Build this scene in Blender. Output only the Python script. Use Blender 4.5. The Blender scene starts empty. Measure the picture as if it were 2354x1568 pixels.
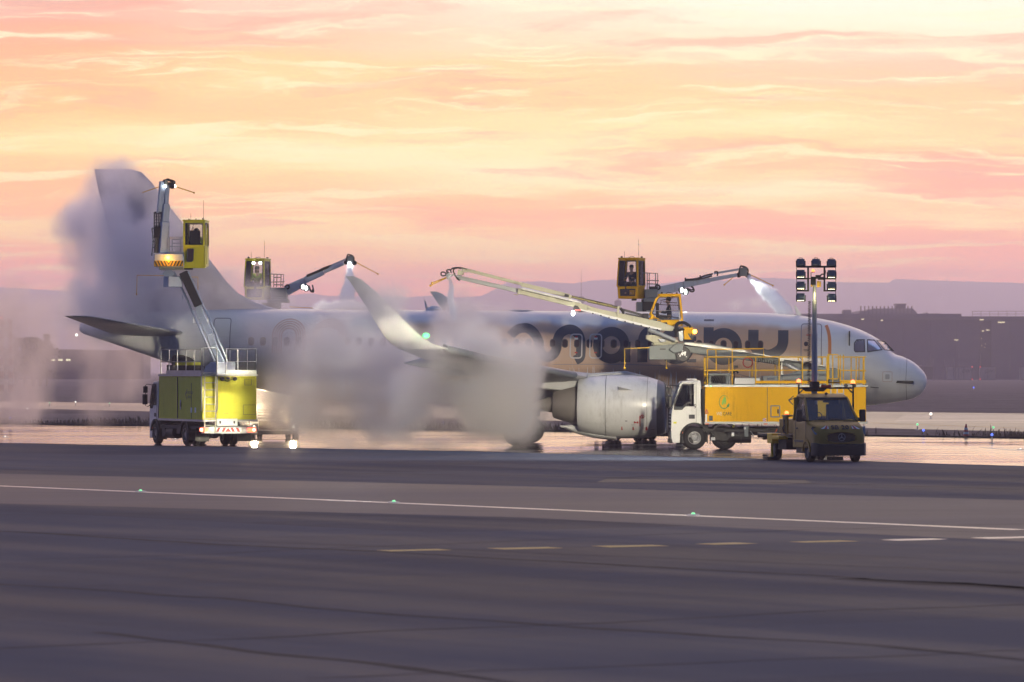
import bpy, bmesh, math, random
from mathutils import Vector, Matrix, noise
R = math.radians
random.seed(7)
scene = bpy.context.scene
COL = scene.collection

# ------------------------------------------------------------------ camera
CAM_H, FPX, CX, HY = 3.3, 10400.0, 1176.5, 850.0     # eye height, focal length and horizon in photo pixels (2353 wide)
cam_d = bpy.data.cameras.new("camera")
cam = bpy.data.objects.new("camera", cam_d); COL.objects.link(cam)
cam.location = (0, 0, CAM_H); cam.rotation_euler = (R(90), 0, 0)
cam_d.lens = FPX / 2353.0 * 36.0; cam_d.sensor_width = 36.0
cam_d.shift_y = (HY - 784.0) / 2353.0
cam_d.clip_start = 1.0; cam_d.clip_end = 30000.0
cam_d.dof.use_dof = True; cam_d.dof.focus_distance = 192.0; cam_d.dof.aperture_fstop = 3.2
scene.camera = cam
scene.view_settings.view_transform = 'Standard'; scene.view_settings.look = 'None'
scene.view_settings.exposure = 0.12; scene.view_settings.gamma = 1.0
cy = scene.cycles
cy.use_denoising = True
try:
    cy.denoiser = 'OPENIMAGEDENOISE'; cy.denoising_input_passes = 'RGB_ALBEDO_NORMAL'
except Exception: pass
cy.max_bounces = 16; cy.diffuse_bounces = 2; cy.glossy_bounces = 3; cy.transmission_bounces = 4
cy.transparent_max_bounces = 16; cy.volume_bounces = 12
cy.volume_step_rate = 2.0; cy.volume_max_steps = 128
cy.caustics_reflective = False; cy.caustics_refractive = False
cy.sample_clamp_indirect = 4.0

def W(xd, yd, d):
    """A point at distance d that the photograph shows at (xd, yd)."""
    return Vector(((xd - CX) * d / FPX, d, CAM_H + (HY - yd) * d / FPX))
def GD(yd):
    return CAM_H * FPX / (yd - HY)
def G(xd, yd, z=0.0):
    d = GD(yd); return Vector(((xd - CX) * d / FPX, d, z))
def lin(c):
    f = lambda v: (v / 255 / 12.92) if v / 255 <= 0.04045 else ((v / 255 + 0.055) / 1.055) ** 2.4
    return (f(c[0]), f(c[1]), f(c[2]), 1.0)

# ------------------------------------------------------------------ sky
world = bpy.data.worlds.new("World"); scene.world = world; world.use_nodes = True
class NT:
    """Small helper to write node maths."""
    def __init__(s, tree): s.t = tree
    def n(s, typ, **kw):
        nd = s.t.nodes.new(typ)
        for k, v in kw.items(): setattr(nd, k, v)
        return nd
    def put(s, sock, v):
        if isinstance(v, bpy.types.NodeSocket): s.t.links.new(v, sock)
        else: sock.default_value = v
    def m(s, op, a, b=None, c=None, clamp=False):
        nd = s.n('ShaderNodeMath', operation=op); nd.use_clamp = clamp
        s.put(nd.inputs[0], a)
        if b is not None: s.put(nd.inputs[1], b)
        if c is not None: s.put(nd.inputs[2], c)
        return nd.outputs[0]
    def add(s, a, b): return s.m('ADD', a, b)
    def mul(s, a, b): return s.m('MULTIPLY', a, b)
    def v(s, op, a, b=None):
        nd = s.n('ShaderNodeVectorMath', operation=op); s.put(nd.inputs[0], a)
        if b is not None: s.put(nd.inputs[1], b)
        return nd.outputs['Value'] if op in ('LENGTH', 'DOT_PRODUCT', 'DISTANCE') else nd.outputs[0]
    def xyz(s, a):
        nd = s.n('ShaderNodeSeparateXYZ'); s.put(nd.inputs[0], a); return nd.outputs
    def cxyz(s, x, y, z):
        nd = s.n('ShaderNodeCombineXYZ')
        for i, q in enumerate((x, y, z)): s.put(nd.inputs[i], q)
        return nd.outputs[0]
    def noise(s, vec, scale, detail=3.0, rough=0.55, col=False):
        nd = s.n('ShaderNodeTexNoise'); s.put(nd.inputs['Vector'], vec)
        nd.inputs['Scale'].default_value = scale; nd.inputs['Detail'].default_value = detail
        nd.inputs['Roughness'].default_value = rough
        return nd.outputs['Color' if col else 0]
    def smooth(s, x, a, b, lo=0.0, hi=1.0):
        nd = s.n('ShaderNodeMapRange', interpolation_type='SMOOTHSTEP'); s.put(nd.inputs[0], x)
        for i, q in enumerate((a, b, lo, hi)): s.put(nd.inputs[1 + i], q)
        return nd.outputs[0]
    def ramp(s, fac, stops):
        nd = s.n('ShaderNodeValToRGB'); s.put(nd.inputs[0], fac); e = nd.color_ramp.elements
        while len(e) < len(stops): e.new(0.5)
        for el, (p, c) in zip(e, stops): el.position = p; el.color = c
        return nd.outputs[0]
    def mix(s, f, a, b, typ='MIX'):
        nd = s.n('ShaderNodeMix', data_type='RGBA', blend_type=typ)
        s.put(nd.inputs[0], f); s.put(nd.inputs[6], a); s.put(nd.inputs[7], b)
        return nd.outputs[2]

SKY_COLS = [
 (100, {0:(240,205,195),60:(250,192,165),130:(255,196,150),200:(255,208,148),260:(255,213,140),300:(255,226,165),325:(255,244,208),350:(255,235,178),390:(255,216,145),440:(255,208,130),490:(255,212,135),515:(255,238,185),545:(255,236,178),575:(255,216,138),610:(255,198,125),650:(255,178,130),700:(240,160,135)}),
 (600, {0:(255,225,212),60:(255,212,195),110:(255,216,185),150:(255,222,170),190:(255,228,178),240:(255,217,165),290:(255,220,160),330:(255,240,205),370:(255,250,228),395:(255,236,185),420:(255,222,158),460:(255,211,150),500:(255,215,155),530:(255,246,208),560:(255,238,188),590:(255,220,150),630:(255,200,138),670:(250,180,140)}),
 (1176,{0:(255,246,236),50:(255,236,224),100:(255,231,208),150:(255,226,182),220:(255,219,170),270:(255,234,192),310:(255,240,204),350:(255,245,215),400:(255,252,238),440:(255,246,220),465:(255,218,160),500:(255,204,155),530:(255,224,170),560:(255,246,214),590:(255,234,185),620:(255,212,150),660:(255,190,148)}),
 (1750,{0:(255,253,249),60:(255,247,237),110:(255,226,214),160:(255,219,192),210:(255,224,177),260:(255,228,182),290:(255,243,208),330:(255,226,175),370:(255,216,170),400:(255,232,188),440:(255,251,238),470:(255,235,192),490:(255,201,165),540:(255,196,165),580:(255,223,175),610:(255,212,165),650:(255,186,158)}),
 (2250,{0:(255,253,248),60:(255,250,242),100:(255,235,224),140:(255,215,200),200:(255,219,178),260:(255,223,180),310:(255,230,187),340:(255,204,160),380:(238,190,175),410:(255,193,165),450:(255,216,165),490:(255,246,217),520:(255,206,160),550:(250,190,170),600:(255,190,164),640:(255,184,158)}),
]
def build_sky():
    t = world.node_tree; t.nodes.clear(); q = NT(t)
    D = q.n('ShaderNodeTexCoord').outputs['Generated']
    x, y, z = q.xyz(D)
    yy = q.m('MAXIMUM', y, 0.05)
    U = q.mul(q.m('DIVIDE', x, yy), FPX / CX)          # -1..1 across the sunset
    V = q.mul(q.m('DIVIDE', z, yy), FPX / HY)          # 0 at the horizon, 1 about 4.7 degrees up
    P = q.cxyz(U, q.mul(V, 4.2), 0.0)
    P2 = q.cxyz(q.mul(U, 1.0), q.mul(V, 9.0), 3.7)
    w1 = q.m('SUBTRACT', q.noise(P, 1.3, 5.0, 0.55), 0.5)
    w2 = q.m('SUBTRACT', q.noise(P2, 2.6, 6.0, 0.6), 0.5)
    P5 = q.cxyz(q.add(q.mul(U, 1.5), q.mul(w1, 0.8)), q.mul(V, 22.0), 5.5)
    w3 = q.m('SUBTRACT', q.noise(P5, 1.6, 8.0, 0.66), 0.5)
    Vw = q.add(q.add(V, q.mul(U, 0.012)), q.add(q.add(q.mul(w1, 0.12), q.mul(w2, 0.11)), q.mul(w3, 0.075)))
    Uw = q.add(U, q.mul(w1, 0.35))
    tt = q.m('SUBTRACT', 1.0, Vw, clamp=True)           # position down the picture of the sky
    cols = [q.ramp(tt, sorted((yd / HY, lin(c)) for yd, c in d.items())) for _, d in SKY_COLS]
    us = [(xd - CX) / CX for xd, _ in SKY_COLS]
    c = cols[0]
    for i in range(1, 5): c = q.mix(q.smooth(Uw, us[i - 1], us[i]), c, cols[i])
    # thin streaks of brighter and mauve cloud
    P3 = q.cxyz(q.add(q.add(q.mul(U, 0.9), q.mul(V, 0.4)), q.mul(w2, 0.5)), q.add(q.mul(V, 12.0), q.mul(w1, 3.0)), 9.1)
    st = q.noise(P3, 2.2, 7.0, 0.62)
    c = q.mix(q.mul(q.smooth(st, 0.50, 0.64), 0.75), c, lin((255, 252, 236)))
    P4 = q.cxyz(q.add(U, q.mul(w2, 0.5)), q.add(q.mul(V, 7.0), q.mul(w1, 2.2)), 21.0)
    c = q.mix(q.mul(q.smooth(q.noise(P4, 1.7, 6.0, 0.6), 0.52, 0.68), 0.55), c, lin((236, 184, 165)))
    gain = q.ramp(V, [(0.0, (0.74, 0.465, 0.10, 1)), (0.27, (0.68, 0.50, 0.14, 1)), (0.5, (0.50, 0.445, 0.225, 1)), (1.0, (0.345, 0.33, 0.26, 1))])
    gm = q.n('ShaderNodeGamma'); q.put(gm.inputs[0], c); gm.inputs[1].default_value = 1.5; c = gm.outputs[0]
    c = q.mix(1.0, c, gain, 'MULTIPLY'); c = q.mix(1.0, c, (4, 4, 4, 1), 'MULTIPLY')
    # the rest of the dome: glow fading to blue dusk
    tf = q.v('DOT_PRODUCT', D, (0.0, 0.992, 0.126))
    far = q.ramp(q.add(q.mul(tf, 0.5), 0.5), [(0.0, (0.035, 0.052, 0.11, 1)), (0.4, (0.075, 0.145, 0.34, 1)), (0.65, (0.19, 0.29, 0.58, 1)),
                  (0.82, (0.48, 0.42, 0.62, 1)), (0.93, (1.5, 1.08, 1.10, 1)), (0.985, (2.2, 1.65, 1.15, 1))])
    c = q.mix(q.smooth(tf, 0.955, 0.986), far, c)
    c = q.mix(q.smooth(z, -0.02, 0.0), (0.06, 0.05, 0.07, 1), c)
    bg = q.n('ShaderNodeBackground'); q.put(bg.inputs[0], c); bg.inputs[1].default_value = 1.0
    q.t.links.new(bg.outputs[0], q.n('ShaderNodeOutputWorld').inputs[0])
    world.cycles.sampling_method = 'MANUAL'; world.cycles.sample_map_resolution = 1024
build_sky()

# the sun is just under the hills: a faint, wide, orange afterglow
sun_d = bpy.data.lights.new("sun", 'SUN'); sun_d.energy = 0.06; sun_d.angle = R(14); sun_d.color = (1.0, 0.55, 0.28)
sun = bpy.data.objects.new("sun", sun_d); COL.objects.link(sun)
sun.rotation_euler = (R(-86.5), 0, R(-4)); sun.location = (0, 300, 60)
# ------------------------------------------------------------------ helpers
class MB:
    """Collects shapes; build() links them as ONE mesh object."""
    def __init__(s, M=None): s.v = []; s.f = []; s.M = M or Matrix.Identity(4)
    def add(s, vs, fs):
        o = len(s.v); s.v += [s.M @ Vector(p) for p in vs]; s.f += [tuple(i + o for i in f) for f in fs]; return s
    def box(s, c, d, rz=0.0, ry=0.0, rx=0.0):
        T = Matrix.Translation(c) @ Matrix.Rotation(rz, 4, 'Z') @ Matrix.Rotation(ry, 4, 'Y') @ Matrix.Rotation(rx, 4, 'X')
        h = [x / 2 for x in d]
        vs = [T @ Vector((a * h[0], b * h[1], e * h[2])) for a in (-1, 1) for b in (-1, 1) for e in (-1, 1)]
        return s.add(vs, [(0, 1, 3, 2), (4, 6, 7, 5), (0, 4, 5, 1), (2, 3, 7, 6), (0, 2, 6, 4), (1, 5, 7, 3)])
    def bb(s, a, b):
        return s.box([(a[i] + b[i]) / 2 for i in range(3)], [abs(a[i] - b[i]) for i in range(3)])
    def prism(s, prof, y0, y1):
        """profile in (x, z), extruded in y"""
        n = len(prof)
        vs = [(x, y0, z) for x, z in prof] + [(x, y1, z) for x, z in prof]
        return s.add(vs, [tuple(range(n)), tuple(range(2 * n - 1, n - 1, -1))] + [(i, i + n, (i + 1) % n + n, (i + 1) % n) for i in range(n)])
    def frame(s, p, q, up=(0, 0, 1)):
        p, q = Vector(p), Vector(q); d = (q - p).normalized(); u = Vector(up)
        if abs(d.dot(u)) > 0.98: u = Vector((1, 0, 0)) if abs(d.x) < 0.9 else Vector((0, 1, 0))
        r = d.cross(u).normalized(); return p, q, d, r, r.cross(d).normalized()
    def beam(s, p, q, w, h, w2=None, h2=None, up=(0, 0, 1)):
        p, q, d, r, u = s.frame(p, q, up); w2 = w2 or w; h2 = h2 or h
        vs = [c + r * (a * ww / 2) + u * (b * hh / 2) for c, ww, hh in ((p, w, h), (q, w2, h2)) for a, b in ((-1, -1), (1, -1), (1, 1), (-1, 1))]
        return s.add(vs, [(3, 2, 1, 0), (4, 5, 6, 7)] + [(i, (i + 1) % 4, (i + 1) % 4 + 4, i + 4) for i in range(4)])
    def cyl(s, p, q, r, r2=None, n=14):
        p, q, d, a, b = s.frame(p, q); r2 = r if r2 is None else r2
        vs = [c + (a * math.cos(2 * math.pi * i / n) + b * math.sin(2 * math.pi * i / n)) * rr for c, rr in ((p, r), (q, r2)) for i in range(n)]
        return s.add(vs, [tuple(range(n - 1, -1, -1)), tuple(range(n, 2 * n))] + [(i, (i + 1) % n, (i + 1) % n + n, i + n) for i in range(n)])
    def tube(s, pts, r, n=7):
        pts = [Vector(p) for p in pts]; rings = []; prev = None
        for i, p in enumerate(pts):
            d = (pts[min(i + 1, len(pts) - 1)] - pts[max(i - 1, 0)]).normalized()
            if prev is None:
                u = Vector((0, 0, 1)) if abs(d.z) < 0.9 else Vector((1, 0, 0)); a = d.cross(u).normalized()
            else: a = (prev - d * prev.dot(d)).normalized()
            prev = a; b = d.cross(a)
            rings.append([p + (a * math.cos(2 * math.pi * k / n) + b * math.sin(2 * math.pi * k / n)) * r for k in range(n)])
        return s.rings(rings)
    def rings(s, rings, cap=True, closed=False):
        n = len(rings[0]); vs = [v for r in rings for v in r]; fs = []
        for i in range(len(rings) - 1):
            for k in range(n): fs.append((i * n + k, i * n + (k + 1) % n, (i + 1) * n + (k + 1) % n, (i + 1) * n + k))
        if cap: fs += [tuple(range(n - 1, -1, -1)), tuple(range((len(rings) - 1) * n, len(rings) * n))]
        return s.add(vs, fs)
    def lathe(s, prof, p, axis, n=24, cap=True):
        """prof: (distance along axis, radius)"""
        p = Vector(p); p0, q0, d, a, b = s.frame(p, p + Vector(axis))
        return s.rings([[p + d * t + (a * math.cos(2 * math.pi * k / n) + b * math.sin(2 * math.pi * k / n)) * max(r, 1e-4) for k in range(n)] for t, r in prof], cap)
    def ball(s, c, r, sc=(1, 1, 1), n=10):
        rings = []
        for i in range(n + 1):
            a = math.pi * i / n - math.pi / 2
            rings.append([Vector(c) + Vector((max(math.cos(a), 1e-3) * math.cos(2 * math.pi * k / (2 * n)) * r * sc[0], max(math.cos(a), 1e-3) * math.sin(2 * math.pi * k / (2 * n)) * r * sc[1], math.sin(a) * r * sc[2])) for k in range(2 * n)])
        return s.rings(rings)
    def build(s, name, mat, parent=None, smooth=35, bevel=0.0, seg=2):
        me = bpy.data.meshes.new(name); me.from_pydata([tuple(v) for v in s.v], [], s.f); me.validate()
        bm = bmesh.new(); bm.from_mesh(me); bmesh.ops.recalc_face_normals(bm, faces=bm.faces); bm.to_mesh(me); bm.free()
        return link(name, me, mat, parent, smooth, bevel, seg)
def link(name, me, mat, parent=None, smooth=35, bevel=0.0, seg=2):
    o = bpy.data.objects.new(name, me); COL.objects.link(o)
    for m in (mat if isinstance(mat, (list, tuple)) else [mat]): me.materials.append(m)
    if smooth:
        me.polygons.foreach_set('use_smooth', [True] * len(me.polygons))
        try: me.set_sharp_from_angle(angle=R(smooth))
        except Exception: pass
    if bevel:
        b = o.modifiers.new('bevel', 'BEVEL'); b.width = bevel; b.segments = seg; b.limit_method = 'ANGLE'; b.angle_limit = R(40)
    if parent: o.parent = parent
    return o
def tag(o, label, cat, group=None, kind=None):
    if label: o['label'] = label
    if cat: o['category'] = cat
    if group: o['group'] = group
    if kind: o['kind'] = kind
    return o
def thing(name, label, cat, loc=(0, 0, 0), rz=0.0, group=None):
    o = bpy.data.objects.new(name, None); COL.objects.link(o); o.location = loc; o.rotation_euler = (0, 0, rz); o.empty_display_size = 0.3
    return tag(o, label, cat, group)
def struct(o): o['kind'] = 'structure'; return o
def dup(o, loc, parent=None):
    c = o.copy(); COL.objects.link(c); c.location = loc
    if parent: c.parent = parent
    for ch in list(o.children):
        k = ch.copy(); COL.objects.link(k); k.parent = c
        for g in ch.children:
            h = g.copy(); COL.objects.link(h); h.parent = k
    return c
def text(name, body, size, M, mat, parent, extrude=0.002, align='CENTER', xs=1.0, shear=0.0):
    """lettering as a thin mesh; M maps the text plane (x right, y up) into the parent's space"""
    cu = bpy.data.curves.new(name, 'FONT'); cu.body = body; cu.size = size; cu.align_x = align; cu.align_y = 'CENTER'; cu.extrude = extrude; cu.shear = shear
    cu.resolution_u = 4
    tmp = bpy.data.objects.new(name, cu); COL.objects.link(tmp)
    dg = bpy.context.evaluated_depsgraph_get(); me = bpy.data.meshes.new_from_object(tmp.evaluated_get(dg))
    bpy.data.objects.remove(tmp); bpy.data.curves.remove(cu)
    me.transform(M @ Matrix.Diagonal((xs, 1, 1, 1))); me.materials.clear()
    return link(name, me, mat, parent, smooth=0)
def basis(o, x, y):
    x = Vector(x).normalized(); y = Vector(y).normalized(); z = x.cross(y)
    return Matrix(((x.x, y.x, z.x, o[0]), (x.y, y.y, z.y, o[1]), (x.z, y.z, z.z, o[2]), (0, 0, 0, 1)))

# ------------------------------------------------------------------ materials
def mat(name, col, rough=0.5, metal=0.0, spec=0.5, var=0.0, vscale=3.0, bump=0.0, bscale=20.0, coat=0.0, emit=None, estr=0.0, dirt=None, dscale=1.2):
    m = bpy.data.materials.new(name); m.use_nodes = True; t = m.node_tree; q = NT(t)
    b = t.nodes['Principled BSDF']; c4 = tuple(col[:3]) + (1,)
    b.inputs['Roughness'].default_value = rough; b.inputs['Metallic'].default_value = metal
    b.inputs['Specular IOR Level'].default_value = spec; b.inputs['Coat Weight'].default_value = coat
    b.inputs['Base Color'].default_value = c4
    co = q.n('ShaderNodeTexCoord').outputs['Object'] if (var or bump or dirt) else None
    c = c4
    if var:
        n = q.noise(co, vscale, 5.0, 0.6)
        c = q.mix(n, tuple(x * (1 - var) for x in col[:3]) + (1,), tuple(min(1, x * (1 + var)) for x in col[:3]) + (1,))
        q.put(b.inputs['Roughness'], q.add(q.mul(q.noise(co, vscale * 2.3, 4.0, 0.6), 0.25), rough - 0.12))
    if dirt:
        n = q.noise(co, dscale, 7.0, 0.65)
        sx = q.noise(q.v('MULTIPLY', co, (6.0, 6.0, 0.5)), dscale * 1.5, 4.0, 0.6)
        c = q.mix(q.mul(q.smooth(q.add(q.mul(n, 0.6), q.mul(sx, 0.4)), 0.48, 0.72), 0.55), c, tuple(dirt[:3]) + (1,))
    if var or dirt: q.put(b.inputs['Base Color'], c)
    if bump:
        bn = q.n('ShaderNodeBump'); bn.inputs['Strength'].default_value = bump; bn.inputs['Distance'].default_value = 0.02
        q.put(bn.inputs['Height'], q.noise(co, bscale, 5.0, 0.6)); t.links.new(bn.outputs[0], b.inputs['Normal'])
    if emit:
        b.inputs['Emission Color'].default_value = tuple(emit[:3]) + (1,); b.inputs['Emission Strength'].default_value = estr
    return m
def glass_mat(name, tint=(0.9, 0.92, 0.93), refl=0.05, rough=0.03):
    m = bpy.data.materials.new(name); m.use_nodes = True; t = m.node_tree; t.nodes.clear(); q = NT(t)
    tr = q.n('ShaderNodeBsdfTransparent'); tr.inputs[0].default_value = tuple(tint) + (1,)
    gl = q.n('ShaderNodeBsdfGlossy'); gl.inputs['Roughness'].default_value = rough
    fr = q.n('ShaderNodeFresnel'); fr.inputs[0].default_value = 1.25
    mx = q.n('ShaderNodeMixShader'); q.put(mx.inputs[0], q.add(fr.outputs[0], refl - 0.04))
    t.links.new(tr.outputs[0], mx.inputs[1]); t.links.new(gl.outputs[0], mx.inputs[2])
    t.links.new(mx.outputs[0], q.n('ShaderNodeOutputMaterial').inputs[0]); return m
M = {}
M['tyre'] = mat('tyre_rubber', (0.012, 0.012, 0.013), 0.8, var=0.3, bump=0.3)
M['rim'] = mat('rim_steel', (0.17, 0.175, 0.19), 0.45, 0.6, var=0.2)
M['dark'] = mat('dark_chassis', (0.013, 0.013, 0.015), 0.6, var=0.4, vscale=5)
M['black'] = mat('black_plastic', (0.02, 0.02, 0.022), 0.5, var=0.2)
M['rubber'] = mat('hose_rubber', (0.02, 0.019, 0.018), 0.6)
M['steel'] = mat('galvanised_steel', (0.42, 0.44, 0.46), 0.42, 0.55, var=0.2, vscale=8)
M['alu'] = mat('weathered_aluminium', (0.33, 0.34, 0.34), 0.4, 0.5, var=0.15, dirt=(0.25, 0.24, 0.22))
M['greyp'] = mat('grey_boom_paint', (0.17, 0.20, 0.205), 0.5, var=0.12, dirt=(0.13, 0.13, 0.12))
M['boomw'] = mat('pale_boom_paint', (0.40, 0.47, 0.60), 0.45, var=0.1, dirt=(0.28, 0.28, 0.29))
M['boomy'] = mat('cream_boom_paint', (0.46, 0.45, 0.32), 0.45, var=0.1, dirt=(0.25, 0.23, 0.16))
M['lime'] = mat('lime_yellow_paint', (0.66, 0.63, 0.04), 0.45, spec=0.1, var=0.07, vscale=1.5, dirt=(0.46, 0.42, 0.02))
M['limecab'] = mat('lime_cabin_paint', (0.72, 0.66, 0.015), 0.38, var=0.08, coat=0.2, dirt=(0.27, 0.24, 0.06))
M['yellow'] = mat('deep_yellow_paint', (0.86, 0.46, 0.0), 0.45, spec=0.1, var=0.06, vscale=1.2, dirt=(0.52, 0.27, 0.0))
M['yrail'] = mat('yellow_railing_paint', (0.80, 0.48, 0.012), 0.42, var=0.1)
M['vany'] = mat('ochre_van_paint', (0.33, 0.20, 0.03), 0.45, spec=0.25, var=0.06, coat=0.04, dirt=(0.20, 0.14, 0.06))
M['cabw'] = mat('white_cab_paint', (0.66, 0.66, 0.64), 0.38, var=0.05, coat=0.2, dirt=(0.32, 0.30, 0.27))
M['white'] = mat('white_paint', (0.75, 0.75, 0.74), 0.4, var=0.05)
M['blackpaint'] = mat('black_lettering', (0.022, 0.022, 0.024), 0.5)
M['whitepaint'] = mat('white_lettering', (0.75, 0.72, 0.64), 0.5)
M['red'] = mat('red_paint', (0.45, 0.03, 0.02), 0.45, var=0.1)
M['green'] = mat('green_emblem', (0.05, 0.30, 0.05), 0.5)
M['lgreen'] = mat('light_green_emblem', (0.22, 0.52, 0.04), 0.5)
M['glass'] = glass_mat('clear_glass')
M['dglass'] = glass_mat('tinted_glass', (0.30, 0.33, 0.36), 0.14)
M['flood'] = mat('blue_grey_lamp_housing', (0.20, 0.27, 0.36), 0.42, 0.3, var=0.1)
M['seat'] = mat('seat_fabric', (0.035, 0.035, 0.04), 0.85, var=0.3)
M['skin'] = mat('skin', (0.42, 0.25, 0.18), 0.55, var=0.08)
M['hair'] = mat('dark_hair', (0.02, 0.015, 0.012), 0.7)
M['jacket'] = mat('dark_jacket', (0.03, 0.035, 0.05), 0.8, var=0.3)
M['hivis'] = mat('hi_vis_jacket', (0.35, 0.42, 0.06), 0.7, var=0.2)
M['shirt'] = mat('white_shirt', (0.6, 0.6, 0.58), 0.8)
M['orange'] = mat('orange_cloth', (0.6, 0.12, 0.03), 0.7)
def emis(name, col, s): return mat(name, (0.1, 0.1, 0.1), 0.3, emit=col, estr=s)
M['lampw'] = emis('white_work_lamp', (0.93, 1.0, 0.95), 25)
M['lampy'] = emis('warm_lamp', (1.0, 0.82, 0.45), 14)
M['head'] = emis('headlamp', (1.0, 0.88, 0.6), 6)
M['dim'] = emis('dim_window_light', (1.0, 0.85, 0.5), 1.1)
M['navtip'] = emis('wing_tip_green_lamp', (0.06, 1.0, 0.22), 3)
M['tailr'] = emis('red_tail_lamp', (1.0, 0.06, 0.02), 7)
M['tailc'] = emis('tail_lamp_core', (1.0, 0.5, 0.3), 12)
M['amber'] = emis('amber_beacon', (1.0, 0.42, 0.03), 16)
M['beaconr'] = emis('red_orange_beacon', (1.0, 0.16, 0.04), 5)
M['navg'] = emis('green_lamp', (0.25, 1.0, 0.45), 1.1)
M['navb'] = emis('blue_lamp', (0.10, 0.18, 1.0), 1.8)
M['navw'] = emis('white_lamp', (1.0, 0.95, 0.85), 1.6)
M['rlamp'] = emis('red_lamp', (1.0, 0.08, 0.08), 0.9)
M['lit'] = emis('lit_sign', (1.0, 0.95, 0.6), 1.2)
M['greenlens'] = mat('headlamp_lens', (0.11, 0.13, 0.17), 0.15, 0.2, coat=0.3)

def lamp(name, typ, loc, energy, color, parent=None, aim=None, **kw):
    l = bpy.data.lights.new(name, typ); l.energy = energy; l.color = color
    for k, v in kw.items(): setattr(l, k, v)
    o = bpy.data.objects.new(name, l); COL.objects.link(o); o.location = loc
    if aim is not None: o.rotation_euler = (Vector(aim) - Vector(loc)).to_track_quat('-Z', 'Y').to_euler()
    if parent: o.parent = parent
    return o
# ------------------------------------------------------------------ ground and paving
def sheet(name, pts, z, m):
    me = bpy.data.meshes.new(name); me.from_pydata([(x, y, z) for x, y in pts], [], [tuple(range(len(pts)))])
    return struct(link(name, me, m, smooth=0))
def surf_mat(name, c0, c1, rough, scale, stretch=(1, 1, 1), spec=0.3, bump=0.15, bscale=6.0, patch=None, rvar=0.2):
    m = bpy.data.materials.new(name); m.use_nodes = True; t = m.node_tree; q = NT(t); b = t.nodes['Principled BSDF']
    co = q.v('MULTIPLY', q.n('ShaderNodeTexCoord').outputs['Object'], stretch)
    n1 = q.noise(co, scale, 8.0, 0.65); n2 = q.noise(co, scale * 0.13, 4.0, 0.5)
    f = q.smooth(q.add(q.mul(n1, 0.55), q.mul(n2, 0.45)), 0.34, 0.66)
    c = q.mix(f, tuple(c0) + (1,), tuple(c1) + (1,))
    if patch: c = q.mix(q.smooth(q.noise(co, scale * 0.05, 3.0, 0.5), 0.5, 0.56), c, tuple(patch) + (1,))
    q.put(b.inputs['Base Color'], c)
    q.put(b.inputs['Roughness'], q.add(q.mul(n2, rvar), rough - rvar / 2)); b.inputs['Specular IOR Level'].default_value = spec
    bn = q.n('ShaderNodeBump'); bn.inputs['Strength'].default_value = bump; bn.inputs['Distance'].default_value = 0.05
    q.put(bn.inputs['Height'], q.noise(co, bscale, 5.0, 0.6)); t.links.new(bn.outputs[0], b.inputs['Normal'])
    return m
def apron_mat():
    """dry concrete slabs: broad tonal patches, worn smoother lanes, stains"""
    m = bpy.data.materials.new('dry_concrete_apron'); m.use_nodes = True; t = m.node_tree; q = NT(t); b = t.nodes['Principled BSDF']
    co = q.n('ShaderNodeTexCoord').outputs['Object']
    rot = q.n('ShaderNodeVectorRotate', rotation_type='Z_AXIS'); q.put(rot.inputs['Vector'], co); rot.inputs['Angle'].default_value = R(54)
    rc = rot.outputs[0]; rx, ry, rz = q.xyz(rc)
    n1 = q.noise(co, 0.9, 9.0, 0.7); n2 = q.noise(rc, 0.06, 4.0, 0.55); n3 = q.noise(q.v('MULTIPLY', rc, (0.25, 1.6, 1.0)), 0.16, 6.0, 0.6)
    f = q.add(q.add(q.mul(n1, 0.30), q.mul(n2, 0.35)), q.mul(n3, 0.35))
    slab = q.n('ShaderNodeTexWhiteNoise', noise_dimensions='2D')
    q.put(slab.inputs['Vector'], q.cxyz(q.m('FLOOR', q.mul(rx, 1 / 7.5)), q.m('FLOOR', q.mul(ry, 1 / 7.5)), 0.0))
    f = q.add(f, q.mul(q.m('SUBTRACT', slab.outputs['Value'], 0.5), 0.13))
    c = q.mix(q.smooth(f, 0.34, 0.66), (0.024, 0.034, 0.062, 1), (0.050, 0.067, 0.108, 1))
    q.put(b.inputs['Base Color'], c)
    rg = q.add(q.add(0.58, q.mul(q.smooth(n3, 0.35, 0.65), 0.16)), q.mul(n1, 0.12)); q.put(b.inputs['Roughness'], rg)
    b.inputs['Specular IOR Level'].default_value = 0.05
    bn = q.n('ShaderNodeBump'); bn.inputs['Strength'].default_value = 0.35; bn.inputs['Distance'].default_value = 0.02
    q.put(bn.inputs['Height'], q.noise(co, 9.0, 6.0, 0.65)); t.links.new(bn.outputs[0], b.inputs['Normal'])
    return m
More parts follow.
